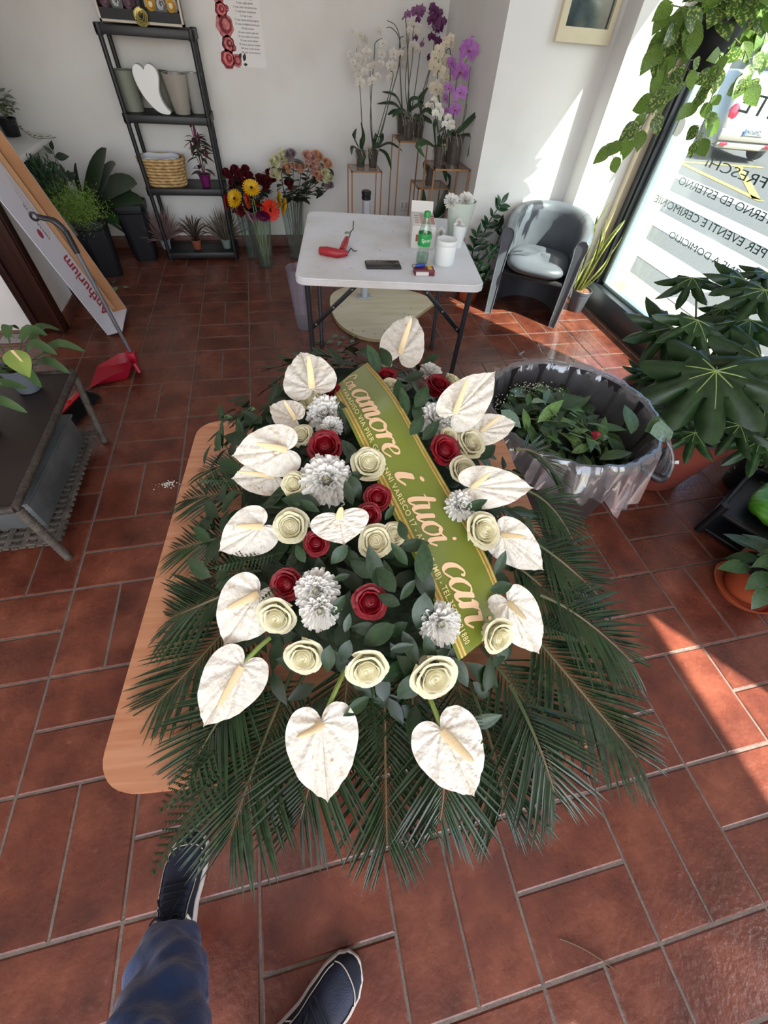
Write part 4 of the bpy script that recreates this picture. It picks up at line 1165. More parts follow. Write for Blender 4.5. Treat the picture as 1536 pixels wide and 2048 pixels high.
m_opot = thin_glass('orchid_pot', 'b9b2aa', .2, .05, dens=.25, dcol='8d857c')
m_bark = mat('orchid_bark', '3a2f27', .9, col2='5a5144', vscale=60, bump=.8, bscale=90)
m_root = mat('aerial_root', 'a9a394', .6, col2='77725f', vscale=30)
m_ostem = mat('orchid_stem', '34302a', .5, col2='4a5136', vscale=8)
m_oleaf = mat('orchid_leaf', '2f4a2c', .35, col2='20361f', vscale=6, rnd_var=.2)
def petals(b, col):
    def tep(w, L, ang, cup, mi=0, e=14):
        def f(u, v):
            s = 2 * u - 1; ww = w * sin(min(1, .12 + v * 1.0) * pi * .86) ** .7
            return (s * ww, v * L, cup * (v * v) - .12 * s * s * ww + .02)
        b.sheet(4, 5, f, M=Matrix.Rotation(ang, 4, 'Z') @ Matrix.Rotation(radians(e), 4, 'X'), mi=mi)
    for a in (0, 2.2, -2.2): tep(.28, .95, a, -.05, 0, 4)
    for a in (1.32, -1.32): tep(.56, 1.0, a, -.08, 0, 12)
    tep(.16, .38, pi, .4, 1, 50); tep(.10, .25, 2.3, .2, 1, 65); tep(.10, .25, -2.3, .2, 1, 65)
    b.lathe([(.06, .05), (.08, .12), (.05, .2), (0, .22)], 8, mi=1)
def oflower(name, c1, c2, lip):
    m1 = mat(name + '_petal', c1, .5, col2=c2, vscale=3, translucent=.25); m2 = mat(name + '_lip', lip, .5)
    b = MB(); petals(b, 0); return b.mesh('flower', [m1, m2])
OF = {'w': oflower('white_orchid', 'e4dfd8', 'd3cdc4', 'd8cf9a'), 'c': oflower('cream_orchid', 'e2d8c4', 'cfc4ae', 'c8b070'), 'p': oflower('pink_orchid', 'c587cf', 'a868b8', 'b35a3c'),
      'd': oflower('purple_orchid', '6d2a63', '532050', '3c1440'), 'v': oflower('violet_orchid', '9a6a94', '7d4f7a', '5a2a50'), 'm': oflower('mini_orchid', 'f2f1ec', 'e3e2d6', 'dcd07a')}
def z4(x, y): return (680 + .2214 * x, .2214 * y)
def strap(b, pts, w, fold=.25):
    pts = crom(pts, 4); n = len(pts); vs = []; fs = []
    for i, p in enumerate(pts):
        p = Vector(p); d = (Vector(pts[min(i + 1, n - 1)]) - Vector(pts[max(i - 1, 0)])).normalized()
        s = d.cross(Vector((0, -.5, 1))); s = s.normalized() if s.length > .01 else Vector((1, 0, 0))
        t = i / (n - 1); ww = w / 2 * (sin(min(1, .3 + t * 1.2) * pi / 2)) * (1 - t ** 3.5) + .0008
        u = s.cross(d)
        vs += [p - s * ww + u * fold * ww, p, p + s * ww + u * fold * ww]
    for i in range(n - 1):
        for j in (0, 1): fs.append((i * 3 + j, i * 3 + j + 1, i * 3 + 4 + j, i * 3 + 3 + j))
    b.add(vs, fs)
def orchid(label, pot_z4, z, r0, r1, h, stems, flowers, leaves, clear=True):
    x, y = z4(*pot_z4); P = pz(x, y, z); Y0 = P.y
    t = thing('orchid', label, 'potted plant', P, group='potted orchids in the corner')
    b = MB(); b.lathe([(0, 0), (r0, 0), (r1, h), (r1 + .003, h), (r1 + .003, h - .006)], 20); b.build('pot', m_opot, t)
    b = MB(); b.lathe([(0, .004), (r0 - .003, .004), (r1 - .004, h * .9), (r1 * .5, h * .97), (0, h)], 16); b.build('bark', m_bark, t)
    b = MB()
    for k in range(9):
        a = rnd.uniform(0, 6.3); b.tube(bez((r1 * .3 * cos(a), r1 * .3 * sin(a), h * 1.05), (r1 * 1.3 * cos(a), r1 * 1.3 * sin(a), h * rnd.uniform(1.1, 1.4)), (r1 * 1.05 * cos(a + .5), r1 * 1.05 * sin(a + .5), h * rnd.uniform(.5, .9)), 6), .0025, 5)
    b.build('root', m_root, t)
    w3 = lambda q, dy=0.0: py(*z4(*q), Y0 + dy) - P
    for s_ in stems:
        pts = [Vector((0, 0, h * .95))] + [w3(q) for q in s_]
        b = MB(); cr_ = crom([tuple(p) for p in pts], 5); b.tube(cr_, [lerp(.0042, .0018, i / len(cr_)) for i in range(len(cr_))], 6); b.build('stem', m_ostem, t)
    for fx, fy, fs_, kind in flowers:
        p = w3((fx, fy), rnd.uniform(-.03, .02)); d = ((CAM - P - p).normalized() * 1.0 + Vector((rnd.uniform(-.5, .5), rnd.uniform(-.2, .2), rnd.uniform(-.45, .1)))).normalized()
        dep = (P + p - CAM).dot(AZ); r = fs_ * .2214 / 2 * dep / FPX * 1.04
        if kind[-1] == 's': d = (d + Vector((-1.3, .2, 0))).normalized()
        R = d.to_track_quat('Z', 'Y').to_matrix().to_4x4() @ Matrix.Rotation(rnd.uniform(-.25, .25), 4, 'Z')
        link('flower', OF[kind[0]], t, Matrix.Translation(p) @ R @ Matrix.Scale(r, 4))
    for lv, w in leaves:
        b = MB(); strap(b, [tuple(w3(q, -.03 * i)) for i, q in enumerate(lv)], w); b.build('leaf', m_oleaf, t)
    return t
orchid('white orchid in the left pot of the left plinth', (185, 1505), .70, .032, .042, .105, [[(200, 1200), (180, 800), (155, 560), (150, 430)]],
       [(180, 320, 80, 'w'), (225, 360, 75, 'w'), (160, 410, 70, 'w'), (240, 480, 95, 'w'), (165, 520, 90, 'w'), (205, 540, 80, 'w'), (140, 600, 80, 'w'), (185, 640, 90, 'w'), (220, 650, 70, 'w'), (160, 690, 80, 'w'), (180, 745, 90, 'w'), (92, 485, 60, 'w'), (110, 285, 45, 'w'), (115, 560, 60, 'w')],
       [([(190, 1350), (205, 1230), (185, 1100)], .05), ([(170, 1340), (130, 1260), (150, 1160)], .06), ([(180, 1350), (215, 1420), (180, 1500)], .04), ([(165, 1350), (110, 1330), (105, 1400)], .03)])
orchid('white orchid in the right pot of the left plinth with a tall bare shoot', (295, 1508), .70, .032, .044, .11,
       [[(275, 1100), (288, 780), (312, 480), (318, 390), (375, 350), (410, 372)], [(285, 1100), (272, 780), (275, 640)], [(380, 1180), (440, 930), (520, 640), (545, 480), (590, 420)], [(350, 1250), (450, 900), (540, 560), (540, 350), (500, 230), (425, 185)], [(470, 740), (455, 640)]],
       [(290, 735, 85, 'w'), (310, 590, 65, 'w'), (268, 610, 70, 'w'), (350, 285, 70, 'w'), (390, 395, 75, 'w'), (375, 490, 75, 'w'), (368, 575, 65, 'w'), (345, 690, 60, 'w'), (455, 710, 85, 'w'), (480, 600, 95, 'w'), (450, 590, 70, 'w'), (485, 490, 85, 'w'), (545, 480, 60, 'w')],
       [([(300, 1350), (330, 1250), (320, 1200)], .07), ([(320, 1340), (370, 1290), (390, 1200)], .07), ([(340, 1340), (450, 1295), (570, 1370)], .03), ([(350, 1350), (420, 1400), (465, 1535)], .04)])
orchid('orchid with fading pink flowers in the left pot of the tallest plinth', (555, 1205), .888, .036, .048, .12, [[(555, 900), (540, 560), (535, 350), (470, 255), (420, 250)], [(535, 420), (580, 330)]],
       [(600, 360, 70, 'w'), (595, 590, 80, 'w'), (600, 500, 60, 'w'), (460, 480, 50, 'w')],
       [([(560, 1010), (480, 940), (330, 940)], .045), ([(560, 1000), (500, 870), (375, 830)], .045), ([(560, 1030), (500, 1010), (430, 1040)], .05)])
orchid('orchid with white and violet flowers in the middle pot of the tallest plinth', (615, 1258), .888, .036, .046, .125, [[(590, 800), (610, 500), (625, 290)], [(615, 860), (655, 520), (660, 300), (690, 170), (770, 105)], [(680, 800), (720, 500), (745, 380), (760, 340)], [(600, 240), (562, 180), (580, 150)]],
       [(650, 230, 80, 'w'), (685, 300, 90, 'w'), (630, 270, 60, 'w'), (660, 420, 95, 'w'), (700, 450, 70, 'w'), (640, 460, 60, 'w'), (690, 110, 95, 'v'), (735, 90, 80, 'v'), (612, 132, 65, 'v'), (705, 180, 50, 'd'), (680, 345, 50, 'd'), (725, 130, 60, 'v'), (720, 240, 50, 'w'), (740, 400, 45, 'v')],
       [([(620, 1010), (650, 900), (740, 900)], .055), ([(600, 1010), (540, 1000), (470, 1060)], .05), ([(640, 1000), (700, 960), (760, 960)], .06)])
orchid('dark purple orchid in the right pot of the tallest plinth', (705, 1238), .888, .036, .046, .12, [[(745, 850), (815, 600), (850, 400), (870, 210), (820, 140), (790, 110)], [(770, 820), (840, 520), (880, 300)]],
       [(845, 90, 85, 'd'), (885, 130, 90, 'd'), (830, 180, 85, 'd'), (905, 205, 95, 'd'), (870, 235, 80, 'd'), (938, 190, 60, 'd'), (828, 335, 70, 'd'), (890, 375, 75, 'd'), (818, 520, 70, 'd'), (880, 275, 55, 'd'), (835, 55, 50, 'd'), (905, 265, 60, 'd'), (860, 150, 60, 'd')],
       [([(720, 1010), (730, 900), (800, 790)], .07), ([(730, 1030), (790, 1000), (830, 1040)], .07), ([(730, 1050), (790, 1090), (830, 1120)], .06), ([(700, 1030), (690, 1080), (640, 1110)], .07)])
orchid('miniature white orchid in the small clear pot on the plinth by the pier', (885, 1490), .838, .034, .043, .11, [[(870, 1100), (850, 930), (800, 930)], [(930, 1200), (980, 1080)], [(880, 1080), (895, 980)]],
       [(850, 905, 60, 'm'), (878, 960, 75, 'm'), (905, 1010, 80, 'm'), (860, 1020, 65, 'm'), (890, 1060, 60, 'm'), (795, 950, 50, 'c'), (830, 940, 50, 'm'), (975, 1060, 65, 'm'), (1005, 1110, 65, 'm'), (945, 1120, 60, 'm'), (980, 1150, 60, 'm'), (1020, 1150, 45, 'm')],
       [([(860, 1320), (845, 1180), (865, 1060)], .06), ([(880, 1320), (900, 1200), (960, 1150)], .03), ([(850, 1330), (770, 1290), (705, 1330), (770, 1430)], .06), ([(900, 1320), (930, 1220), (960, 1190)], .03)])
orchid('cream orchid behind the miniature one on the plinth by the pier', (945, 1445), .838, .036, .046, .12, [[(895, 900), (880, 680), (900, 500), (930, 440), (990, 520)], [(1000, 520), (960, 460)]],
       [(860, 520, 110, 'c'), (900, 460, 100, 'c'), (850, 600, 100, 'c'), (895, 640, 120, 'c'), (940, 560, 110, 'c'), (935, 640, 100, 'c'), (960, 710, 90, 'c'), (870, 800, 130, 'c'), (880, 870, 80, 'c'), (980, 380, 110, 'c'), (960, 400, 70, 'c'), (1000, 345, 70, 'c'), (970, 540, 80, 'c')],
       [([(960, 1300), (930, 1200), (900, 1150)], .05)])
orchid('large flowered pink orchid in the big dark pot by the pier', (1015, 1478), .838, .050, .062, .165, [[(1020, 1130), (1035, 950), (1055, 720), (1110, 600), (1160, 520)], [(1105, 1120), (1150, 850), (1180, 600)], [(1130, 1050), (1145, 940)]],
       [(1160, 455, 185, 'p'), (1090, 650, 175, 'p'), (1085, 845, 130, 'p'), (1033, 995, 120, 'p'), (1180, 370, 60, 'p'), (1012, 570, 110, 'ps'), (985, 795, 90, 'p'), (958, 890, 90, 'ps'), (965, 1000, 60, 'ps')],
       [([(1040, 1220), (1150, 1120), (1265, 990)], .065), ([(1060, 1230), (1190, 1240), (1145, 1430)], .035), ([(1020, 1240), (1000, 1180), (980, 1220)], .06)])
orchid('small leafless orchid pot on the lowest plinth', (805, 1670), .652, .034, .044, .12, [], [], [([(800, 1510), (775, 1480), (760, 1540)], .05), ([(850, 1540), (930, 1520), (960, 1650)], .06)])
# big leaved plant on the floor behind the table
P = Vector((1.36, 2.05, 0))
t = thing('potted_plant', 'dark big leaved plant in a beige pot on the floor below the plinths', 'potted plant', P)
b = MB(); b.lathe([(0, 0), (.085, 0), (.11, .12), (.125, .24), (.105, .34), (.08, .37), (.076, .37), (.09, .30), (0, .28)], 24); b.build('pot', mat('beige_pot', 'b9ab98', .6), t)
for (x0, y0), (x1, y1), (x2, y2), w in (((842, 470), (845, 425), (846, 375), .085), ((862, 440), (890, 410), (905, 360), .10), ((862, 470), (880, 450), (893, 425), .08), ((870, 430), (900, 375), (893, 345), .08)):
    b = MB(); strap(b, [tuple(py(x, y, 2.02) - P) for x, y in ((x0, y0), (x1, y1), (x2, y2))], w); b.build('leaf', m_oleaf, t)
# socket
s_ = tag(MB().rbox((1.565, YB - .006, .347), (.085, .012, .085), .004).build('wall_socket', m_white), 'white square wall socket low on the back wall between plinths', 'socket')
for dx in (-.02, .02): MB().rbox((1.565 + dx, YB - .0125, .347), (.022, .003, .045), .001).build('insert', mat('socket_grey', 'c4c2be', .5), s_)
# ================================================================== black shelf by the back wall
m_blkp = mat('black_plastic', '17191d', .45, var=.2, vscale=20, bump=.08, bscale=120)
SX0, SX1, SY0, SY1 = -.695, -.085, 2.28, 2.575
TIER = (.066, .533, .966, 1.39)
sh = thing('shelf_unit', 'black plastic four tier shelf unit against the back wall', 'shelf', ((SX0 + SX1) / 2, (SY0 + SY1) / 2, 0))
hw, hd = (SX1 - SX0) / 2, (SY1 - SY0) / 2
for z in TIER:
    b = MB(); b.rbox((0, 0, z - .008), (2 * hw - .01, 2 * hd - .01, .012), .002)
    for sx in (-1, 1): b.rbox((sx * (hw - .008), 0, z - .022), (.016, 2 * hd, .045), .004)
    for sy in (-1, 1): b.rbox((0, sy * (hd - .008), z - .022), (2 * hw, .016, .045), .004)
    for sx in (-1, 1):
        for sy in (-1, 1): b.lathe([(.022, z - .05), (.024, z - .04), (.024, z + .003), (.018, z + .006), (0, z + .006)], 14, c=(sx * (hw - .02), sy * (hd - .02), 0))
    b.build('tray', m_blkp, sh)
for sx in (-1, 1):
    for sy in (-1, 1):
        b = MB(); b.tube([(sx * (hw - .02), sy * (hd - .02), 0), (sx * (hw - .02), sy * (hd - .02), 1.39)], .0155, 12); b.build('post', m_blkp, sh)

def at_t(x, y, k): return pz(x, y, TIER[k])
# --- gift display box on top
P = Vector((-.405, 2.43, TIER[3] + .007))
gb = thing('gift_box', 'brown framed gift display box with yellow and mauve soap flowers on the shelf top', 'box', P)
m_gbr = mat('brown_box_side', '6e5146', .5); m_gblk = mat('box_inner_black', '14151a', .6); m_gtrim = mat('cream_trim', 'cfc3b2', .6)
m_gold2 = mat('gold_ornament', 'b7a763', .35, metal=.5)
w, h, d = .52, .30, .10
b = MB()
b.box((-w / 2 + .006, 0, h / 2), (.012, d, h)); b.box((w / 2 - .006, 0, h / 2), (.012, d, h)); b.box((0, 0, .006), (w, d, .012)); b.box((0, 0, h - .006), (w, d, .012)); b.build('case', m_gbr, gb, smooth=False)
MB().box((0, d / 2 - .004, h / 2), (w - .02, .008, h - .02)).box((0, -.01, .035), (w - .024, d - .03, .05)).box((0, -d / 2 + .02, h / 2), (.02, .012, h - .02)).build('insert', m_gblk, gb, smooth=False)
b = MB()
for c_, s_ in (((0, -d / 2 - .003, .006), (w, .006, .012)), ((0, -d / 2 - .003, h - .006), (w, .006, .012)), ((-w / 2 + .006, -d / 2 - .003, h / 2), (.012, .006, h)), ((w / 2 - .006, -d / 2 - .003, h / 2), (.012, .006, h))): b.box(c_, s_)
b.build('trim', m_gtrim, gb, smooth=False)
m_yel = mat('soap_yellow', 'd9a92a', .6, col2='c08a1c', vscale=20); m_mau = mat('soap_mauve', '6f5560', .6, col2='55404c', vscale=20)
m_ivory = mat('soap_ivory', 'd9d2c0', .6)
for x, m_ in ((-.20, m_mau), (-.06, m_mau), (.075, m_yel), (.20, m_yel)):
    b = MB()
    b.lathe([(.03, .06), (.045, .075), (.045, .10), (.03, .13), (.02, .17), (.034, .20), (.03, .24), (0, .26)], 18, c=(x, .005, 0)); b.build('bottle', m_ivory if m_ is m_yel else m_, gb)
    b = MB()
    for k in range(9):
        b.sheet(5, 4, petal_sheet(.30 + .05 * (k // 3), .55 + .14 * (k // 3), -.2, .8 - .15 * (k // 3), 2.0, .2, k), M=Matrix.Translation((x, -.028, .085)) @ Matrix.Rotation(radians(75), 4, 'X') @ Matrix.Scale(.034, 4) @ Matrix.Rotation(k * 2.2, 4, 'Z'))
    b.build('soap_flower', m_, gb)
m_med = mat('medallion_black', '17181d', .4); m_silver = mat('silver_print', 'd7d9dc', .4)
for x in (-.13, .14):
    b = MB(); b.lathe([(0, 0), (.036, 0), (.036, .006), (0, .006)], 24, sx=1, sy=1.35, M=Matrix.Translation((x, -d / 2 + .012, .085)) @ Matrix.Rotation(pi / 2, 4, 'X')); md = b.build('medallion', m_med, gb)
    b = MB()
    for k in range(4):
        b.tube([(x + .024 * (1 - k * .2) * cos(a + k), -d / 2 + .004, .09 + .026 * (1 - k * .2) * sin(a + k)) for a in [j * .7 for j in range(7)]], .0018, 5)
    b.build('rose_emblem', m_silver, md)
b = MB()
for k in range(11):
    b.sheet(5, 4, petal_sheet(.15 + .03 * k, .3 + .07 * k, -.2, .8 - .05 * k, 2.0, .2, k), M=Matrix.Translation((.005, -d / 2 - .02, .03)) @ Matrix.Rotation(radians(70), 4, 'X') @ Matrix.Scale(.044, 4) @ Matrix.Rotation(k * 2.2, 4, 'Z'))
b.build('gold_rose', m_gold2, gb)

# --- vases on the third tier
def vase_l(name, label, p, prof, m_, n=26, **kw):
    b = MB(); b.lathe(prof, n, **kw); o = b.build(name, m_, None, Matrix.Translation(p)); return tag(o, label, 'vase', 'vases on the third shelf tier')
zt = TIER[2] + .0005
def V(x, y, Y): q = py(x, y, Y); return Vector((q.x, Y, zt))
vase_l('vase', 'matt grey green vase at the left end of the shelf behind the white heart', V(268, 214, 2.44), [(0, 0), (.065, 0), (.078, .12), (.082, .21), (.078, .21), (.06, .01), (0, .01)], mat('grey_green', '7c8074', .6))
vase_l('vase', 'olive grey vase half hidden between the white heart and the taupe vase', V(333, 217, 2.49), [(0, 0), (.06, 0), (.072, .12), (.078, .21), (.074, .21), (.056, .01), (0, .01)], mat('olive_grey', '6c6c60', .55))
vase_l('vase', 'glossy taupe vase in front, right of the white heart', V(365, 221, 2.40), [(0, 0), (.052, 0), (.056, .004), (.088, .205), (.09, .212), (.085, .21), (.05, .01), (0, .01)], mat('taupe_gloss', 'a7a097', .22))
vase_l('vase', 'pale grey glossy vase at the right end of the shelf', V(398, 219, 2.46), [(0, 0), (.05, 0), (.054, .004), (.07, .205), (.072, .212), (.067, .21), (.048, .01), (0, .01)], mat('pale_grey_gloss', 'a3a29f', .25))
# white heart-shaped planter
hp = V(320, 222, 2.36)
hs = [(.045, .0), (.06, .012), (.038, .035), (.018, .075), (.014, .12), (.028, .165), (.036, .20), (.024, .237), (-.01, .255), (-.04, .243), (-.052, .225), (-.066, .243), (-.098, .25), (-.125, .225), (-.13, .185), (-.118, .13), (-.09, .075), (-.045, .025), (.0, .002)]
hs = crom([(x + .04, y) for x, y in hs] + [(hs[0][0] + .04, hs[0][1])], 3)[:-1]
b = MB(); b.prism([(x, y) for x, y in hs], -.035, .035, M=Matrix.Rotation(pi / 2, 4, 'X'))
o = b.build('heart_vase', mat('matt_white_ceramic', 'e9e9e8', .45), None, Matrix.Translation(hp + Vector((-.02, 0, .001))), recalc=True)
tag(o, 'white heart shaped vase standing on the third shelf tier', 'vase')
bv = o.modifiers.new('bevel', 'BEVEL'); bv.width = .008; bv.segments = 3; bv.limit_method = 'ANGLE'; bv.angle_limit = radians(50)

# --- wicker basket with liner
P = at_t(338, 363, 1); P = Vector((P.x, 2.42, TIER[1] + .001))
bk = thing('basket', 'straw woven basket with white liner on the second shelf tier', 'basket', P)
m_straw = mat('straw', 'c9a873', .7, col2='a27f50', vscale=25)
b = MB()
for r in range(9):
    z = .008 + r * .020; s_ = 1.0 + .022 * r
    pts = []
    for k in range(64):
        a = 2 * pi * k / 64; e = 2.6; g = (abs(cos(a)) ** e + abs(sin(a)) ** e) ** (-1 / e)
        wob = .004 * sin(a * 16 + (r % 2) * pi)
        pts.append(((.145 * s_ + wob) * g * cos(a), (.10 * s_ + wob) * g * sin(a), z + .002 * sin(a * 16 + (r % 2) * pi)))
    b.tube(pts, .0105, 6, closed=True)
b.build('woven_wall', m_straw, bk)
b = MB(); b.prism([(.13 * cos(a) * (abs(cos(a)) ** 4 + abs(sin(a)) ** 4) ** -.25, .09 * sin(a) * (abs(cos(a)) ** 4 + abs(sin(a)) ** 4) ** -.25) for a in [2 * pi * k / 40 for k in range(40)]], 0, .01); b.build('base', m_straw, bk)
b = MB()
def _ln(u, v):
    a = 2 * pi * u; g = (abs(cos(a)) ** 4 + abs(sin(a)) ** 4) ** -.25; z = lerp(.02, .178, v); s_ = 1 + .12 * z / .18 + .01 * sin(9 * a) * v
    return (.128 * g * cos(a) * s_, .086 * g * sin(a) * s_, z + .004 * sin(6 * a + 1) * v)
b.sheet(48, 4, _ln, closed_u=True); b.build('liner', mat('white_liner', 'd8d8de', .6), bk)

# --- small pot plants on the shelf
def small_pot(name, label, cat, P, r0, r1, h, m_, grp=None, lipm=None):
    t = thing(name, label, cat, P, group=grp)
    b = MB(); pot_geo(b, r0, r1, h, .003, .003, 20); b.build('pot', m_, t)
    b = MB(); soil_geo(b, r1 * .92, h * .86); b.build('soil', mat('potting_soil', '2b211b', .95, bump=.6, bscale=120), t)
    return t
P = at_t(415, 366, 1); P = Vector((P.x, 2.36, TIER[1]))
ce = small_pot('celosia', 'purple potted celosia with dark magenta plumes on the second shelf tier', 'potted plant', P, .032, .048, .085, mat('purple_pot', '6a1f58', .35))
m_cel_l = mat('celosia_leaf', '33402c', .5, col2='4a3038', vscale=8, rnd_var=.2); m_cel_f = mat('celosia_plume', '7a1450', .7, var=.4, vscale=40, bump=.6, bscale=120)
CLF = leaf_mesh('leaf', m_cel_l, L=1, W=.42, droop=.25, fold=.2)
for k in range(7):
    a = k * 2.4; top = Vector((.03 * cos(a) + rnd.uniform(-.03, .03), .03 * sin(a), .20 + .028 * k)); b = MB()
    b.tube(bez((0, 0, .07), (.02 * cos(a), .02 * sin(a), .15), top, 5), .0028, 5); b.build('stem', mat('celosia_stem', '5a3038', .5), ce)
    b = MB(); b.lathe([(0, 0), (.008, .006), (.011, .02), (.007, .045), (.002, .062), (0, .064)], 8, M=xf(top - Vector((0, 0, .01)), (0, 0, 1)) @ Matrix.Rotation(-pi / 2, 4, 'X') if False else Matrix.Translation(top - Vector((0, 0, .01)))); b.build('plume', m_cel_f, ce)
for k in range(44):
    a = k * 2.4; z = rnd.uniform(.09, .32); d = Vector((cos(a), sin(a), rnd.uniform(-.3, .3)))
    link('leaf', CLF, ce, xf((.02 * cos(a), .02 * sin(a), z), d, s=rnd.uniform(.06, .11)))
m_hea = [mat('heather_twig', '6d5a52', .8, col2='84686a', vscale=20), mat('heather_green', '565a44', .8, col2='75605a', vscale=20)]
def heather(P, label, k, potm):
    t = small_pot('heather', label, 'potted plant', P, .034, .045, .075, potm, 'small pots on the lowest shelf tier')
    b = MB(); rr = random.Random(k)
    for q in range(130):
        a = rr.uniform(0, 6.28); el = rr.uniform(.15, 1.45); L = rr.uniform(.14, .25)
        d = Vector((cos(a) * cos(el), sin(a) * cos(el), sin(el))); p0 = Vector((.015 * cos(a), .015 * sin(a), .065)); p2 = p0 + d * L + Vector((0, 0, .02))
        b.tube(bez(p0, p0 + d * L * .5 + Vector((0, 0, .02)), p2, 4), [.0022, .003, .0034, .003, .001], 4)
    tag(b.build('twig', m_hea[k % 2], t), kind='stuff'); return t
zt0 = TIER[0]
heather(Vector((at_t(340, 478, 0).x, 2.40, zt0)), 'grey potted heather at the left end of the lowest shelf tier', 0, mat('grey_pot', '8d9298', .5))
heather(Vector((at_t(458, 476, 0).x - .01, 2.40, zt0)), 'potted heather behind the shelf post at the right end of the lowest tier', 1, mat('green_grey_pot', '7d8a84', .5))
co = small_pot('cordyline', 'dark spiky cordyline in a terracotta pot between the two heathers', 'potted plant', Vector((at_t(399, 480, 0).x, 2.38, zt0)), .032, .044, .075, mat('terracotta_small', '8a4c34', .6), 'small pots on the lowest shelf tier')
m_cord = mat('cordyline_leaf', '3b3a30', .5, col2='4e2f30', vscale=8)
for k in range(24):
    a = k * 2.39; el = .25 + 1.15 * k / 24; d = Vector((cos(a) * cos(el), sin(a) * cos(el), sin(el))); L = .2
    b = MB(); p0 = Vector((0, 0, .07)); strap(b, [tuple(p0), tuple(p0 + d * L * .5 + Vector((0, 0, .03))), tuple(p0 + d * L + Vector((0, 0, -.01)))], .012); b.build('leaf', m_cord, co)

# --- poster
PX0, PX1, PZ0, PZ1 = .06, .378, 1.212, 1.66
po = tag(MB().box((0, 0, .224), (PX1 - PX0, .0025, PZ1 - PZ0)).build('poster', mat('poster_paper', 'ebe8e8', .7), None, Matrix.Translation(((PX0 + PX1) / 2, YB - .004, PZ0)), smooth=False), 'paper poster with red roses and printed lines on the back wall', 'poster')
m_pr1 = mat('poster_red', '9c2634', .7, col2='5d1420', vscale=30); m_pr2 = mat('poster_pink', 'c98a86', .7, col2='a33a44', vscale=30); m_pd = mat('poster_dark_leaf', '2b2a2c', .7); m_ptx = mat('poster_text', '5d5458', .7)
rr = random.Random(5)
m_prl = mat('poster_rose_light', 'c24a52', .7, col2='d9857e', vscale=40)
def pdisc(x, z, r, m_, k=9):
    for q, (f, mm) in enumerate(((1.0, m_), (.72, m_prl if m_ is not m_pr2 else m_pr1), (.45, m_), (.2, m_prl))):
        b = MB(); ph = x * 40 + q * 1.3
        b.add([(x + r * f * (1 + .05 * cos(7 * a + ph)) * cos(a) + r * .08 * q, -.0014 - .0004 * q, z + r * f * (1 + .05 * cos(7 * a + ph)) * sin(a) + r * .05 * q) for a in [2 * pi * j / 40 for j in range(40)]], [tuple(range(40))])
        b.build('printed_rose', mm, po, smooth=False)
for x, z, r, m_ in ((-.12, .035, .05, m_pr1), (-.055, .03, .035, m_pr2), (-.10, .11, .045, mat('poster_maroon', '5a1a24', .7)), (-.105, .20, .06, m_pr2), (-.115, .27, .04, m_pr1), (-.12, .34, .045, m_pr2), (-.10, .40, .05, m_pr1), (-.045, .40, .03, m_pr1), (-.065, .095, .018, m_pr1), (-.075, .28, .016, m_pr1), (.10, .38, .016, m_pr1)):
    pdisc(x, z, r, m_)
for x, z, a, L in ((-.04, .04, .9, .04), (-.005, .03, 1.2, .045), (.055, .395, 2.2, .05), (.08, .40, 1.6, .05), (-.01, .012, .1, .03), (.03, .40, 2.6, .04)):
    vs, fs = leaf_geo(L, L * .55, 5, fold=0, droop=0); b = MB(); b.add(vs, fs, M=Matrix.Translation((x, -.0017, z)) @ Matrix.Rotation(pi / 2, 4, 'X') @ Matrix.Rotation(a - pi / 2, 4, 'Z')); b.build('printed_leaf', m_pd, po, smooth=False)
for k, ln in enumerate(('1 rosa: amore a prima vista', '2 rose: sei perfetta', '3 rose: voglio amarti', '6 rose: solo il tuo amore mio', '11 rose: buon compleanno', '12 rose: ti amo', '13 rose: eterna amicizia segreta', '15 rose: mi dispiace perdonami', '20 rose: sincero', '24 rose: ti penso ogni ora', '36 rose: pazzo di te amore', '50 rose: amore infinito', '99 rose: ti amo per sempre', '100 rose: ti sono devoto', '108 rose: mi vuoi sposare')):
    me = text_mesh('printed_text', ln, .0135, m_ptx, 0, align='CENTER', bold=.0002)
    link('printed_text', me, po, Matrix.Translation((.055, -.0017, .345 - k * .0195)) @ Matrix.Rotation(pi / 2, 4, 'X'))

# ================================================================== cut flowers in glass vases on the floor
m_vg = thin_glass('vase_glass', 'f3f7f6', .18, .02, dens=.03, dcol='dfe6e4')
def glass_vase(label, P, r0, r1, h, wl):
    t = thing('glass_vase', label, 'vase', P, group='glass vases of cut flowers')
    b = MB(); b.lathe([(0, .003), (r0 * .95, 0), (r0, .006), (r1, h), (r1 - .004, h), (r0 - .005, .016), (0, .016)], 28); b.build('body', m_vg, t)
    b = MB(); b.lathe([(0, .017), (r0 - .006, .017), (lerp(r0, r1, wl / h) - .006, wl), (0, wl)], 28); b.build('water', m_water, t)
    return t
VG, VR, VM = Vector((.165, 2.13, 0)), Vector((.05, 2.36, 0)), Vector((.46, 2.33, 0))
glass_vase('clear glass vase of gerberas on the tiled floor beside the shelf', VG, .062, .092, .37, .10)
glass_vase('glass vase of dark red roses behind the gerberas', VR, .06, .085, .34, .10)
glass_vase('tall glass vase of mixed pastel roses behind the white table', VM, .07, .105, .42, .12)
m_gst = mat('gerbera_stem', '7f9a58', .5, var=.2)
m_gc = mat('gerbera_eye', '2d1a14', .9, bump=.8, bscale=200)
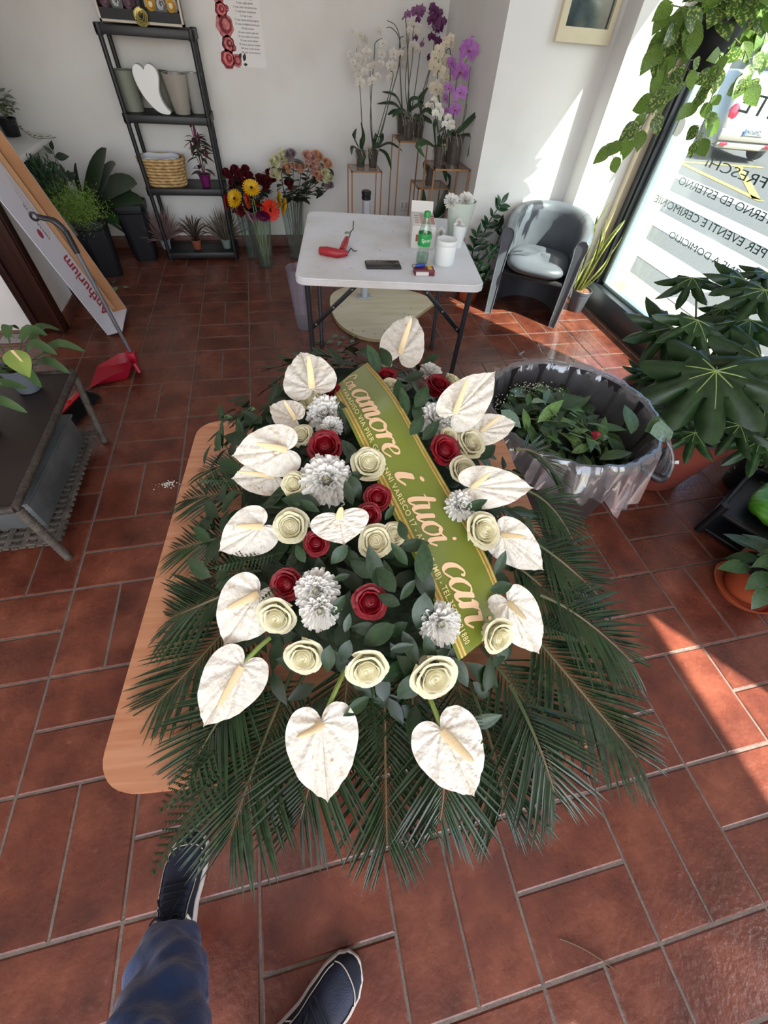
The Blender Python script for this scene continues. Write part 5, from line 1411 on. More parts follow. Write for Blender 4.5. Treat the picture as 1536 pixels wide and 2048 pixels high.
def gerb_mesh(m_):
    b = MB()
    for ring, (n, L, e, z) in enumerate(((20, 1.0, 6, 0), (20, .9, 14, .03), (16, .55, 30, .05))):
        for k in range(n):
            def f(u, v, L=L):
                s = 2 * u - 1; w = .105 * sin(min(1, .25 + v) * pi * .62) * (1 if v < .95 else .7); return (s * w, .15 + v * (L - .15), .04 * v - .03 * s * s)
            b.sheet(2, 4, f, M=Matrix.Rotation(2 * pi * (k + .5 * ring) / n, 4, 'Z') @ Matrix.Translation((0, 0, z)) @ Matrix.Rotation(radians(e), 4, 'X'))
    b.lathe([(0, -.12), (.16, -.06), (.2, 0)], 10)
    return b.mesh('flower_head', m_)
b = MB(); b.lathe([(.30, .05), (.26, .13), (.12, .15), (0, .13)], 16); eye = b.mesh('eye', m_gc)
GC = {k: gerb_mesh(mat('gerbera_' + k, c1, .5, col2=c2, vscale=3, translucent=.2)) for k, c1, c2 in (('yellow', 'e8bd18', 'd9a210'), ('orange', 'e0563a', 'cf4a2c'), ('scarlet', 'e8391c', 'd42c14'), ('maroon', '6d1118', '520a12'), ('magenta', '7d1250', '641044'), ('pink', 'c77ba8', 'b0669a'), ('red', 'b01c20', '92141a'))}
GER = [(470, 398, 30, 'yellow', (-.35, -.5, .45), 'yellow gerbera nearest the black shelf'), (503, 377, 31, 'yellow', (.05, -.45, .6), 'yellow gerbera highest in the vase'), (541, 420, 33, 'scarlet', (.1, -.9, .1), 'bright scarlet gerbera facing the room'),
       (497, 400, 27, 'orange', (-.8, -.3, .1), 'orange gerbera turned sideways below the yellow one'), (520, 408, 26, 'red', (-.4, -.3, -.6), 'red gerbera behind the scarlet one'), (556, 398, 26, 'yellow', (.9, -.25, .0), 'yellow gerbera leaning right, upper of two'), (566, 412, 26, 'yellow', (.8, -.3, -.2), 'yellow gerbera leaning right, lower of two'),
       (526, 430, 27, 'magenta', (-.1, -.6, -.5), 'dark magenta gerbera low over the vase rim'), (503, 432, 22, 'pink', (-.5, -.5, -.4), 'pale pink gerbera drooping over the vase rim'), (478, 415, 30, 'maroon', (-.6, -.6, -.1), 'maroon gerbera under the leftmost yellow one'), (455, 405, 26, 'red', (-.9, -.2, .1), 'red gerbera farthest left beside the shelf post')]
for x, y, dpx, kind, ax, lab in GER:
    P = py(x, y, VG.y - .05 + .06 * rnd.random()); B0 = VG + Vector((rnd.uniform(-.03, .03), rnd.uniform(-.03, .03), .022))
    t = thing('gerbera', lab, 'flower', B0, group='gerberas in the glass vase')
    d = P - B0; a = Vector(ax).normalized(); rim = Vector((d.x * .5, d.y * .3, .36)); rim.x = max(-.075, min(.075, rim.x))
    b = MB(); b.tube(crom([(0, 0, 0), tuple(rim * .5), tuple(rim), tuple(d - a * .03), tuple(d)], 4), .0038, 7); b.build('stem', m_gst, t)
    r = dpx / 2 * (P - CAM).dot(AZ) / FPX * 1.15
    M = Matrix.Translation(d) @ a.to_track_quat('Z', 'Y').to_matrix().to_4x4() @ Matrix.Scale(r, 4)
    h_ = link('flower_head', GC[kind], t, M); link('eye', eye, h_)
m_rst = mat('rose_stem', '3b4a34', .5, col2='57403a', vscale=8); m_rlf = mat('rose_leaf', '2f3d2c', .5, col2='1f2a1f', vscale=8, rnd_var=.2)
RLF = leaf_mesh('leaf', m_rlf, L=1, W=.62, n=6, droop=.2, fold=.15)
def head_mesh(m_, tall=1.0):
    b = MB()
    def heart(u, v):
        a = u * 4.0 * pi; r = (.05 + .36 * u ** .8) * (.8 + .2 * v); return (r * cos(a), r * sin(a), (-.1 + .95 * v) * tall)
    b.sheet(40, 3, heart)
    for ring, (n, R0, R1, z1, c_) in enumerate(((4, .36, .52, .84, .08), (5, .40, .66, .74, .16), (5, .42, .82, .55, .3))):
        for k in range(n): b.sheet(6, 4, petal_sheet(R0, R1, -.35 * tall, z1 * tall, 1.95, c_, k + ring * 7), M=Matrix.Rotation(k * 2 * pi / n + ring, 4, 'Z'))
    b.lathe([(0, -.5 * tall), (.2, -.42 * tall), (.4, -.2 * tall)], 8)
    return b.mesh('flower_head', m_)
HD = {'cream': head_mesh(mat('rose_cream', 'e0dcba', .6, col2='d2cfa0', vscale=4, translucent=.15)), 'peach': head_mesh(mat('rose_peach', 'd8a98c', .6, col2='c98a68', vscale=4, translucent=.15)), 'pink': head_mesh(mat('rose_pink', 'd9b0a2', .6, col2='c9968a', vscale=4, translucent=.15)),
      'mauve': head_mesh(mat('rose_mauve', '9a8a92', .6, col2='85747e', vscale=4, translucent=.1)), 'dark': head_mesh(mat('rose_darkred', '5e0b14', .6, col2='45060e', vscale=4), 1.5)}
def cut_rose(x, y, dpx, kind, base, lab, grp, lean=(0, 0), hh=.40, Y=None):
    P = py(x, y, (Y if Y else base.y) + rnd.uniform(-.05, .05)); B0 = base + Vector((rnd.uniform(-.035, .035), rnd.uniform(-.035, .035), .022))
    t = thing('rose', lab, 'flower', B0, group=grp); d = P - B0
    a = Vector((lean[0], -.35 + lean[1], .8)).normalized(); rim = Vector((d.x * .55, d.y * .4, hh)); rim.x = max(-.08, min(.08, rim.x))
    r = dpx / 2 * (P - CAM).dot(AZ) / FPX * 1.2
    b = MB(); pts = crom([(0, 0, 0), tuple(rim * .5), tuple(rim), tuple(d - a * r * 1.2), tuple(d - a * r * .3)], 4); b.tube(pts, .0032, 6); b.build('stem', m_rst, t)
    link('flower_head', HD[kind], t, Matrix.Translation(d) @ a.to_track_quat('Z', 'Y').to_matrix().to_4x4() @ Matrix.Rotation(rnd.uniform(0, 6), 4, 'Z') @ Matrix.Scale(r, 4))
    for k in range(8):
        f = .50 + .055 * k; q = Vector(pts[int(f * (len(pts) - 1))]); an = rnd.uniform(0, 6.28)
        link('leaf', RLF, t, xf(q, (cos(an), sin(an) * .7 - .25, rnd.uniform(-.2, .5)), s=rnd.uniform(.065, .10)))
MIX = [(553, 327, 24, 'cream', 'cream rose at the left edge of the mixed roses'), (569, 318, 26, 'cream', 'cream rose at the upper left of the mixed roses'), (555, 350, 27, 'cream', 'cream rose lowest on the left of the mixed roses'), (582, 314, 22, 'mauve', 'mauve rose at the top of the mixed roses'), (618, 320, 27, 'pink', 'pale pink rose at the top centre of the mixed roses'),
       (634, 317, 22, 'peach', 'orange peach rose at the top right of the mixed roses'), (653, 331, 20, 'peach', 'orange peach rose farthest right of the mixed roses'), (629, 342, 28, 'pink', 'pale pink rose in the middle of the mixed roses'), (600, 338, 22, 'peach', 'faded peach rose in the centre of the mixed roses'), (575, 340, 20, 'peach', 'withered peach rose behind the cream ones'),
       (652, 357, 26, 'cream', 'cream rose on the right of the mixed roses'), (640, 345, 20, 'cream', 'cream rose half hidden behind the pink one'), (654, 371, 22, 'mauve', 'mauve rose drooping on the right of the mixed roses'), (580, 372, 18, 'dark', 'dark red rose low among the mixed roses'), (636, 355, 18, 'peach', 'small peach rose below the middle pink one')]
for x, y, dpx, kd, lab in MIX: cut_rose(x, y, dpx, kd, VM, lab, 'mixed roses in the tall vase', ((x - 603) / 120, 0), .44)
DRK = [(455, 350), (463, 356), (472, 346), (482, 352), (492, 345), (498, 358), (468, 370), (478, 364), (488, 372), (503, 366), (518, 362), (528, 366), (536, 352), (543, 350), (540, 362), (530, 376), (470, 380)]
for q, (x, y) in enumerate(DRK): cut_rose(x, y, 15 + q % 3, 'dark', VR, 'dark red rose bud in the bunch behind the gerberas', 'dark red roses behind the gerberas', ((x - 495) / 90, 0), .36)
# trailing scrap on the floor in front of the shelf
# ================================================================== left side of the room
# --- black florist buckets with cut foliage
m_bkt = mat('black_bucket', '15181f', .4, var=.2, vscale=6)
def bucket(label, P, b0, b1, h, rz):
    t = thing('flower_bucket', label, 'bucket', P, rz, group='black buckets of cut foliage')
    b = MB(); b.lathe([(0, 0), (b0, 0), (b0 * 1.02, .01), (b1 * .98, h - .03), (b1 * 1.05, h - .028), (b1 * 1.05, h), (b1 * .97, h), (b0 * .95, .015), (0, .015)], 28, sq=7); b.build('body', m_bkt, t)
    b = MB(); b.lathe([(b1 * .99, h - .06), (b1 * 1.02, h - .055), (b1 * 1.02, h - .045)], 28, sq=7); b.build('rim_band', m_bkt, t)
    return t
B1, B2 = Vector((-.885, 2.38, 0)), Vector((-1.13, 2.05, 0))
bucket('tall black bucket of big dark leaves beside the shelf', B1, .088, .118, .42, radians(4))
bucket('tall black bucket of green filler behind the long carton', B2, .085, .112, .40, radians(10))
m_asp = mat('aspidistra_leaf', '28401f', .35, col2='1a2d17', vscale=5, rnd_var=.2)
def big_leaf(lab, base, pts, w, grp, m_=m_asp, Y=2.3, nm='foliage_leaf', cat='leaf'):
    W3 = [py(x, y, Y - .04 * i) for i, (x, y) in enumerate(pts)]
    t = thing(nm, lab, cat, base, group=grp); b = MB()
    strap(b, [tuple(p - base) for p in W3], w, .18); b.build('blade', m_, t)
    b = MB(); b.tube(bez((0, 0, 0), (W3[0] - base) * .6, W3[0] - base, 5), .004, 6); b.build('stalk', m_, t)
G1 = 'big dark leaves in the bucket'
for q, (pts, w, lab) in enumerate((([(175, 410), (195, 350), (213, 296)], .17, 'tallest broad dark leaf above the black bucket'), ([(190, 400), (235, 375), (275, 368)], .17, 'broad dark leaf reaching right toward the shelf'), ([(185, 405), (215, 350), (232, 328)], .12, 'narrow dark leaf beside the tallest broad leaf'),
                                   ([(165, 400), (158, 360), (152, 326)], .09, 'slim dark leaf standing left of the tallest one'), ([(195, 410), (250, 400), (288, 405)], .12, 'dark leaf drooping over the bucket rim to the right'), ([(185, 420), (205, 425), (238, 446)], .15, 'broad dark leaf hanging over the front of the bucket'),
                                   ([(200, 400), (225, 385), (265, 385)], .14, 'broad dark leaf below the one reaching right'), ([(140, 395), (135, 365), (140, 345)], .11, 'mid green leaf between the two buckets'))):
    big_leaf(lab, B1 + Vector((0, 0, .1)), pts, w * 1.5, G1, m_asp if q != 7 else mat('mid_leaf', '3f5a22', .4))
# ruscus sprig
t = thing('ruscus_sprig', 'leafy sprig with round leaves against the wall above the buckets', 'foliage', B2 + Vector((0, 0, .1)))
bse = B2 + Vector((0, 0, .1)); pts = [py(x, y, 2.12) - bse for x, y in ((140, 380), (128, 345), (110, 315), (103, 293))]
b = MB(); b.tube([Vector((0, 0, 0))] + pts, .003, 6); b.build('stem', m_rst, t)
SPL = leaf_mesh('leaf', m_rlf, L=1, W=.5, droop=.15, fold=.15)
for (x0, y0), (x1, y1) in (((104, 300), (102, 282)), ((106, 308), (86, 292)), ((110, 314), (136, 312)), ((118, 330), (92, 330)), ((120, 328), (126, 345)), ((130, 350), (112, 352)), ((135, 360), (150, 345)), ((125, 340), (140, 365)), ((128, 350), (100, 345))):
    p0, p1 = py(x0, y0, 2.12) - bse, py(x1, y1, 2.10) - bse; link('leaf', SPL, t, xf(p0, p1 - p0, (0, -1, .4), s=(p1 - p0).length))
# feathery green filler
m_sol = mat('solidago_green', '7a9a3c', .7, col2='587a2a', vscale=30)
m_pine = mat('pine_green', '2f4a2c', .6, col2='22381f', vscale=30)
def filler(lab, base, cen, rx, rz_, n, m_, ln, nm, Y, up=.5, seed=1):
    t = thing(nm, lab, 'foliage', base); b = MB(); rr = random.Random(seed); c = py(*cen, Y) - base
    for k in range(n):
        u = rr.gauss(0, .42); v = rr.gauss(0, .42); w = rr.gauss(0, .35); p = c + Vector((u * rx, w * rx * .8, v * rz_)); a = rr.uniform(0, 6.28)
        d = Vector((cos(a), sin(a), up + rr.uniform(-.4, .6))).normalized(); s = d.orthogonal().normalized() * ln * .16
        b.add([p - s, p + d * ln * .5 + s * .9, p + d * ln, p - s * .3 + d * ln * .4], [(0, 1, 2, 3)])
    tag(b.build('sprays', m_, t, smooth=False), kind='stuff')
    b = MB()
    for k in range(8): b.tube(bez((rr.uniform(-.03, .03), rr.uniform(-.03, .03), 0), c * .5, c + Vector((rr.uniform(-.5, .5) * rx, rr.uniform(-.3, .3) * rx, rr.uniform(-.3, .3) * rz_)), 5), .0025, 5)
    b.build('stalks', m_rst, t)
filler('fluffy bright green filler foliage in the bucket behind the carton', B2 + Vector((.0, -.02, .1)), (148, 415), .20, .14, 5200, m_sol, .022, 'solidago', 1.95, .6, 1)
filler('dark needle foliage standing behind the long cardboard carton', B2 + Vector((-.05, .03, .1)), (88, 372), .13, .12, 1300, m_pine, .06, 'pine_foliage', 1.98, 1.6, 2)
# --- white counter with a variegated ivy
ct = thing('counter', 'white counter top in the left back corner carrying a small ivy', 'table', (-1.78, 2.2, 0))
MB().rbox((0, 0, .775), (.90, .80, .035), .004).build('table_top', m_white, ct)
MB().rbox((-.2, .0, .379), (.46, .70, .757), .004).build('side_panel', m_white, ct)
P = pz(28, 272, .793)
iv = small_pot('variegated_ivy', 'variegated trailing ivy in a small black pot on the white counter', 'potted plant', P, .048, .062, .10, m_bkt)
m_ivy = mat('ivy_variegated', '8d9a76', .5, col2='3f5238', vscale=18, ramp=(.45, .55), rnd_var=.15)
IVL = leaf_mesh('leaf', m_ivy, L=1, W=.8, n=5, peak=.35, droop=.2, fold=.1)
for k in range(95):
    a = rnd.uniform(0, 6.28); r = rnd.uniform(0, .11); z = .10 + rnd.uniform(0, .15) * (1 - r * 4) + .03; link('leaf', IVL, iv, xf((r * cos(a), r * sin(a), z), (cos(a), sin(a) - .3, rnd.uniform(-.5, .6)), s=rnd.uniform(.035, .055)))
tr = [Vector((.03, -.05, .10)), Vector((.10, -.09, .06)), Vector((.17, -.10, .012)), Vector((.26, -.08, .008)), Vector((.30, -.05, .01))]
b = MB(); b.tube(crom([tuple(p) for p in tr], 4), .002, 5); b.build('runner', m_rst, iv)
for k in range(14):
    p = Vector(crom([tuple(p) for p in tr], 4)[1 + k]); link('leaf', IVL, iv, xf(p + Vector((0, 0, .006)), (rnd.uniform(-1, 1), rnd.uniform(-1, 1), .2), s=.03))

# --- long cardboard carton leaning by the door casing
m_card = mat('brown_cardboard', 'a87a55', .85, col2='9a6d49', vscale=6); m_cardl = mat('light_cardboard', 'bf9269', .85); m_cardw = mat('white_cardboard', 'd3d3db', .6)
A0 = Vector((-.962, .985, .006)); axis = Vector((-.2138, -.0732, .9741))
D0 = A0 + Vector((-.010, .295, .020)); B0c = A0 + Vector((.100, .002, .022)); C0 = D0 + (B0c - A0)
LB = 1.12
bxo = thing('long_carton', 'long open cardboard carton lettered Anthurium leaning by the dark door casing', 'carton', A0)
def quad_panel(name, p0, p1, L, m_out, m_in, n_out, th=.004, parent=bxo, t0=0.0):
    n_ = (p1 - p0).cross(axis).normalized()
    if n_.dot(n_out) < 0: n_ = -n_
    q = [p0 + axis * t0, p1 + axis * t0, p1 + axis * L, p0 + axis * L]
    b = MB(); vs = [p - A0 for p in q] + [p - A0 - n_ * th for p in q]
    b.add(vs, [(0, 1, 2, 3)], 0); b.add(vs, [(4, 7, 6, 5), (0, 4, 5, 1), (1, 5, 6, 2), (2, 6, 7, 3), (3, 7, 4, 0)], 1)
    return b.build(name, [m_out, m_in], parent, smooth=False)
nF = Vector((.974, 0, .214))
quad_panel('printed_panel', A0, D0, LB, m_cardw, m_cardw, nF)
quad_panel('side_panel', D0, C0, LB, m_card, m_cardw, Vector((0, -1, 0)))
quad_panel('flap', D0 + Vector((.004, -.004, 0)), D0.lerp(C0, .36) + Vector((0, -.022, 0)), LB, m_cardl, m_cardl, Vector((0, -1, 0)), .003, bxo, .03)
b = MB(); b.add([p - A0 + axis * .002 for p in (A0, B0c, C0, D0)], [(0, 1, 2, 3)]); b.add([p - A0 - axis * .002 for p in (A0, B0c, C0, D0)], [(3, 2, 1, 0)]); b.build('end_flap', m_cardw, bxo, smooth=False)
# printing on the front panel: x axis of the text runs up the carton
m_pred = mat('print_red', 'a32c44', .6); m_pgr = mat('print_grey', '5a5c66', .6)
ev = (D0 - A0).normalized()
def print_front(body, t0, v0, size, m_, shear=0.0, xs=1.0):
    me = text_mesh('printed_text', body, size, m_, 0, shear=shear, xs=xs, bold=.003 if size > .1 else 0)
    y_ = -ev; z_ = axis.cross(y_).normalized()
    M = Matrix(((axis.x, y_.x, z_.x, 0), (axis.y, y_.y, z_.y, 0), (axis.z, y_.z, z_.z, 0), (0, 0, 0, 1)))
    M.translation = axis * t0 + ev * v0 + z_ * .0015
    return link('printed_text', me, bxo, M)

print_front('Anthurium', .04, .245, .155, m_pred, .3, .58)
print_front('DEMA FLOR', .545, .20, .036, m_pgr)
print_front('Flowers & Plants', .555, .235, .014, m_pgr)
print_front('composizioni di fiori recisi e piante', .66, .25, .014, m_pgr)
print_front('prodotto in Italia', .70, .215, .014, m_pgr)
b = MB(); b.lathe([(0, 0), (.024, 0), (.02, .0006), (0, .0006)], 16); z_ = axis.cross(-ev).normalized()
Mq = z_.to_track_quat('Z', 'Y').to_matrix().to_4x4(); Mq.translation = axis * .60 + ev * .13 + z_ * .0012
link('logo', b.mesh('logo', m_pred), bxo, Mq)

# --- long handled dustpan
m_dp = mat('dustpan_red', 'a8142f', .4, var=.1)
P = Vector((-.80, .49, 0))
dp = thing('dustpan', 'red plastic dustpan with long grey handle standing by the carton', 'dustpan', P)
W_ = lambda x, y, z: Vector((x, y, z)) - P
# pan: open lip toward lower left, raised rim behind
lip0, lip1, bk0, bk1 = (-.955, .345), (-.955, .60), (-.70, .42), (-.725, .65)
b = MB()
def _pan(u, v):
    # v: lip -> back, u: near side -> far side
    x = lerp(lerp(lip0[0], lip1[0], u), lerp(bk0[0], bk1[0], u), v); y = lerp(lerp(lip0[1], lip1[1], u), lerp(bk0[1], bk1[1], u), v)
    s = abs(2 * u - 1); x -= .02 * s * (1 - v) * 0
    wall = max(0, (s - .78) / .22) * min(1, v * 1.6) * .055 + max(0, (v - .82) / .18) * .07
    return tuple(W_(x, y, .004 + wall + .006 * v))
b.sheet(18, 14, _pan); b.sheet(18, 14, lambda u, v: tuple(Vector(_pan(1 - u, v)) + Vector((0, 0, -.003)))); b.build('pan', m_dp, dp)
b = MB(); b.rbox((0, 0, 0), (.05, .05, .07), .01, M=Matrix.Translation(W_(-.715, .565, .07))); b.build('socket', m_dp, dp)
b = MB(); b.tube([W_(-.69, .48, .075), W_(-.68, .47, .02)], .012, 8); b.build('support_foot', m_dp, dp)
H0, H1 = W_(-.715, .575, .07), W_(-.775, .615, .74)
b = MB(); b.tube([H0, H1], .0115, 12); b.build('handle', mat('grey_pole', '6d7078', .35, metal=.4), dp)
b = MB(); b.tube([H1 - (H1 - H0) * .13, H1 + (H1 - H0) * .02], .0155, 12); g = b.build('grip', m_bkt, dp)
hd_ = [H1, H1 + Vector((-.01, 0, .03)), H1 + Vector((-.035, .0, .06)), H1 + Vector((-.075, 0, .07)), H1 + Vector((-.095, 0, .075))]
b = MB(); b.tube(crom([tuple(p) for p in hd_], 4), [.016] * 9 + [.013] * 8, 10, flat=.7); rr_ = H1 + Vector((-.11, 0, .076)); b.tube([rr_ + Vector((.016 * cos(a), 0, .016 * sin(a))) for a in [2 * pi * k / 14 for k in range(14)]], .006, 7, closed=True); b.build('hook', m_bkt, g)

# --- red broom head on the floor under the rattan table
P = Vector((-1.0, .16, 0))
bh = thing('broom_head', 'red broom head with dark bristles lying beside the rattan table', 'broom', P, radians(72))
MB().rbox((0, 0, .035), (.27, .035, .028), .008).build('block', mat('bright_red_plastic', 'c81e2c', .35), bh)
b = MB(); b.tube([(0.0, .0, .04), (.0, .06, .065)], [.017, .013], 10); b.build('socket', MATS['bright_red_plastic'], bh)
b = MB(); b.tube([(0, .058, .064), (0, .075, .072)], .009, 8); b.build('thread', m_white, bh)
b = MB(); rr = random.Random(3)
for k in range(420):
    x = rr.uniform(-.13, .13); z = rr.uniform(.024, .046); b.tube([(x, -.012, z), (x + rr.uniform(-.012, .012), -.10, max(.003, z + rr.uniform(-.03, .0)))], .0011, 3, caps=False)
tag(b.build('bristle', mat('dark_bristle', '1f2328', .6), bh), kind='stuff')

# --- rattan side table
m_rat = mat('dark_rattan', '2f2824', .6, col2='4a4038', vscale=40, bump=.5, bscale=120); m_rat2 = mat('grey_rattan', '5b544c', .65, col2='403a34', vscale=30, bump=.5, bscale=120)
P = Vector((-1.06, -.49, 0))
rt = thing('side_table', 'dark woven rattan side table with lower shelf at the left edge', 'table', P)
RZ = .365; hx0, hy0 = .285, .44
b = MB(); b.rbox((0, 0, RZ - .008), (2 * hx0 - .03, 2 * hy0 - .03, .012), .002)
b.build('table_top', mat('dark_brown_panel', '2b211d', .5, var=.2), rt)
def wrap(b, p0, p1, r, n):
    p0, p1 = Vector(p0), Vector(p1); pts = []; rs = []
    for k in range(2 * n + 1):
        pts.append(p0.lerp(p1, k / (2 * n))); rs.append(r * (1.0 if k % 2 else .86))
    b.tube(pts, rs, 10)
for a_, c_ in (((hx0, -hy0, RZ - .008), (hx0, hy0, RZ - .008)), ((-hx0, -hy0, RZ - .008), (-hx0, hy0, RZ - .008)), ((-hx0, -hy0, RZ - .008), (hx0, -hy0, RZ - .008)), ((-hx0, hy0, RZ - .008), (hx0, hy0, RZ - .008))):
    b = MB(); wrap(b, a_, c_, .016, 40); b.build('edge_wrap', m_rat, rt)
for sx in (-1, 1):
    for y0, y1 in ((-hy0 + .01, -hy0 + .015), (hy0 - .02, hy0 - .11)):
        b = MB(); wrap(b, (sx * hx0, y0, RZ - .02), (sx * hx0, y1, 0.0), .018, 18); b.build('leg', m_rat2, rt)
lw = MB()
for k in range(18):
    x = -hx0 + .02 + k * (2 * hx0 - .04) / 17
    lw.rbox((x, -.03, .072 + .004 * (k % 2)), (.026, 2 * hy0 - .14, .008), .003)
for k in range(22):
    y = -hy0 + .06 + k * (2 * hy0 - .18) / 21
    lw.rbox((0, y, .0735), (2 * hx0, .018, .012), .003)
lw.build('lower_shelf', m_rat2, rt)
# zinc planter on the lower shelf
P = Vector((-1.02, -.50, .0805))
zc = thing('metal_box', 'dull zinc box stored on the lower shelf of the rattan table', 'box', P, radians(-3))
m_zinc = mat('dull_zinc', '767b7c', .45, metal=.5, col2='5c6061', vscale=8, bump=.2, bscale=30)
b = MB(); b.rbox((0, 0, .075), (.38, .56, .15), .008); b.build('body', m_zinc, zc)
b = MB(); b.rbox((0, 0, .153), (.40, .58, .012), .004); b.build('lid', m_zinc, zc)
# two potted peace lilies
m_gpot = mat('slate_grey_pot', '6c737d', .5); m_pl = mat('peace_lily_leaf', '4a6638', .4, col2='38522c', vscale=5, rnd_var=.2, translucent=.1); m_pls = mat('green_spathe', '9db35a', .45, col2='7d9a48', vscale=6, translucent=.3)
def lily(label, P, leaves, seed, spathe=False):
    t = small_pot('peace_lily', label, 'potted plant', P, .048, .066, .118, m_gpot, 'potted peace lilies on the rattan table')
    rr = random.Random(seed)
    for a, el, L, w in leaves:
        d = Vector((cos(a) * cos(el), sin(a) * cos(el), sin(el))); p0 = Vector((0, 0, .10)); m1 = p0 + d * L * .55
        b = MB(); b.tube([p0, p0 + d * L * .3, m1], .003, 6); o = b.build('petiole', m_pl, t)
        b = MB(); tip = m1 + Vector((d.x * L * .62, d.y * L * .62, d.z * L * .1 - L * .12)); strap(b, [tuple(m1), tuple((m1 + tip) / 2 + Vector((0, 0, .03 * L / .2))), tuple(tip)], w * .62, .22); b.build('leaf', m_pl, t)
    if spathe:
        p0 = pz(20, 700, .66) - P; p1 = pz(58, 752, .60) - P
        b = MB(); vs, fs = leaf_geo((p1 - p0).length, .085, 7, fold=.35, droop=.1, peak=.4); b.add(vs, fs, M=xf(p0, p1 - p0, (.4, -.5, .8))); o = b.build('spathe', m_pls, t)
        b = MB(); b.tube(bez((0, 0, .1), p0 * .5 + Vector((-.03, 0, .06)), p0, 6), .0035, 6); b.build('flower_stalk', m_pl, t)
        b = MB(); b.tube([p0.lerp(p1, .2) + Vector((.012, -.01, .022)), p0.lerp(p1, .65) + Vector((.02, -.012, .03))], [.006, .004], 7); b.build('spadix', m_spadix, t)
lily('potted peace lily with a green flower at the far end of the rattan table', Vector((-.93, -.18, RZ + .001)), [(-.2, .75, .26, .075), (.6, .9, .25, .08), (1.5, .9, .24, .08), (2.6, .7, .28, .09), (3.6, .6, .3, .09), (4.6, .5, .26, .08), (5.4, .45, .28, .08), (.2, .4, .27, .07), (5.9, .35, .25, .07), (1.0, .5, .27, .08), (2.1, 1.1, .28, .08), (3.0, 1.0, .3, .09)], 1, True)
lily('potted peace lily at the near end of the rattan table', Vector((-1.0, -.50, RZ + .001)), [(-.3, .5, .26, .065), (.3, .6, .24, .065), (.9, .7, .24, .07), (1.6, .8, .26, .08), (2.4, .7, .28, .08), (3.3, .6, .28, .08), (4.2, .6, .26, .07), (5.1, .5, .26, .07), (5.7, .8, .26, .07), (.0, 1.0, .3, .08), (1.2, 1.1, .3, .08)], 2)
# crumpled plastic by the door casing and leaf scraps
b = MB(); rr = random.Random(9)
def _cr(u, v): return (.16 * u - .08, .12 * v - .06, .02 + .03 * rr.random() * sin(pi * u) * sin(pi * v))
b.sheet(12, 10, _cr); tag(b.build('plastic_scrap', thin_glass('crumpled_film', 'f0f0f2', .3, .1, dens=.35, dcol='c9c9cc'), None, Matrix.Translation((-1.55, 1.0, -.015)), smooth=False), 'crumpled clear plastic scrap on the floor beside the door casing', 'plastic')
m_gl = mat('green_scrap_leaf', '6f8f5a', .5, col2='577848', vscale=20)
GLF = leaf_mesh('leaf', m_gl, L=.06, W=.04, n=5, fold=.25, droop=.3)
for q, (x, y, a, lab) in enumerate(((230, 570, 1.8, 'pale green leaf scrap on the tiles beside the carton foot, upper one'), (236, 578, 4.5, 'pale green leaf scrap on the tiles beside the carton foot, middle one'), (248, 580, .4, 'pale green leaf scrap on the tiles, farthest from the carton foot'), (448, 842, .5, 'green leaf scrap on the floor by the far edge of the beech table'), (512, 824, 2.8, 'brownish leaf scrap on the tiles beyond the beech table'))):
    tag(link('leaf_scrap', GLF, None, xf(pz(x, y) + Vector((0, 0, .016)), (cos(a), sin(a), .05), (rnd.uniform(-.3, .3), rnd.uniform(-.3, .3), 1))), lab, 'leaf')
# polystyrene crumbs
b = MB(); c = pz(337, 968)
for k in range(60):
    r = rnd.uniform(.0015, .0035); b.lathe([(0, 0), (r, r * .6), (r * .8, r * 1.6), (0, r * 2)], 6, c=(rnd.gauss(0, .022), rnd.gauss(0, .014), 0))
tag(b.build('crumbs', mat('white_crumb', 'd8d2c8', .9), None, Matrix.Translation(c)), 'small spill of white crumbs on the tiles left of the beech table', 'crumbs', kind='stuff')
b = MB(); A, B = pz(1118, 1876), pz(1232, 1942); b.tube(bez((0, 0, .004), (B - A) * .5 + Vector((.01, .01, .006)), (B - A) + Vector((0, 0, .004)), 8), [.0022, .002, .002, .002, .0018, .0018, .0018, .0016, .0014], 6)
tag(b.build('twig', mat('brown_twig', '5d4630', .7), None, Matrix.Translation(A)), 'thin brown twig lying on the tiles near the lower right', 'twig')
# ================================================================== window corner
# --- tub armchair
CC = Vector((2.185, .945, 0)); cx_ = Vector((.838, -.546, 0)).normalized(); cang = atan2(cx_.y, cx_.x)
m_lea = mat('grey_leatherette', '5c6066', .36, col2='53565c', vscale=6, bump=.08, bscale=90)
ch = thing('armchair', 'dark grey leatherette tub armchair in the corner by the shop window', 'armchair', CC, cang)
U = []
for k in range(9): U.append((-.265 - .012 * sin(pi * k / 8), .0 + .21 * k / 8))
for k in range(1, 25):
    a = pi - pi * k / 25; U.append((.268 * cos(a), .21 + .30 * sin(a)))
for k in range(9): U.append((.265 + .012 * sin(pi * k / 8), .21 - .21 * k / 8))
nU = len(U)
def shell_pt(i, off, z):
    x, y = U[i]; x0, y0 = U[max(i - 1, 0)]; x1, y1 = U[min(i + 1, nU - 1)]
    tx, ty = x1 - x0, y1 - y0; l = sqrt(tx * tx + ty * ty); nx, ny = -ty / l, tx / l
    return (x + nx * off, y + ny * off, z)
def Htop(i):
    t = abs(i / (nU - 1) - .5) * 2
    return .70 - .085 * t ** 2.2
b = MB(); PR = []
for i in range(nU):
    H = Htop(i)
    prof = [(.026, 0), (.032, .2), (.036, H - .10), (.046, H - .05), (.040, H - .015), (.018, H + .004), (-.012, H + .002), (-.036, H - .018), (-.044, H - .055), (-.034, H - .11), (-.026, .34), (-.022, .0)]
    PR.append([shell_pt(i, o_, z) for o_, z in prof])
vs = [p for r in PR for p in r]; k = 12
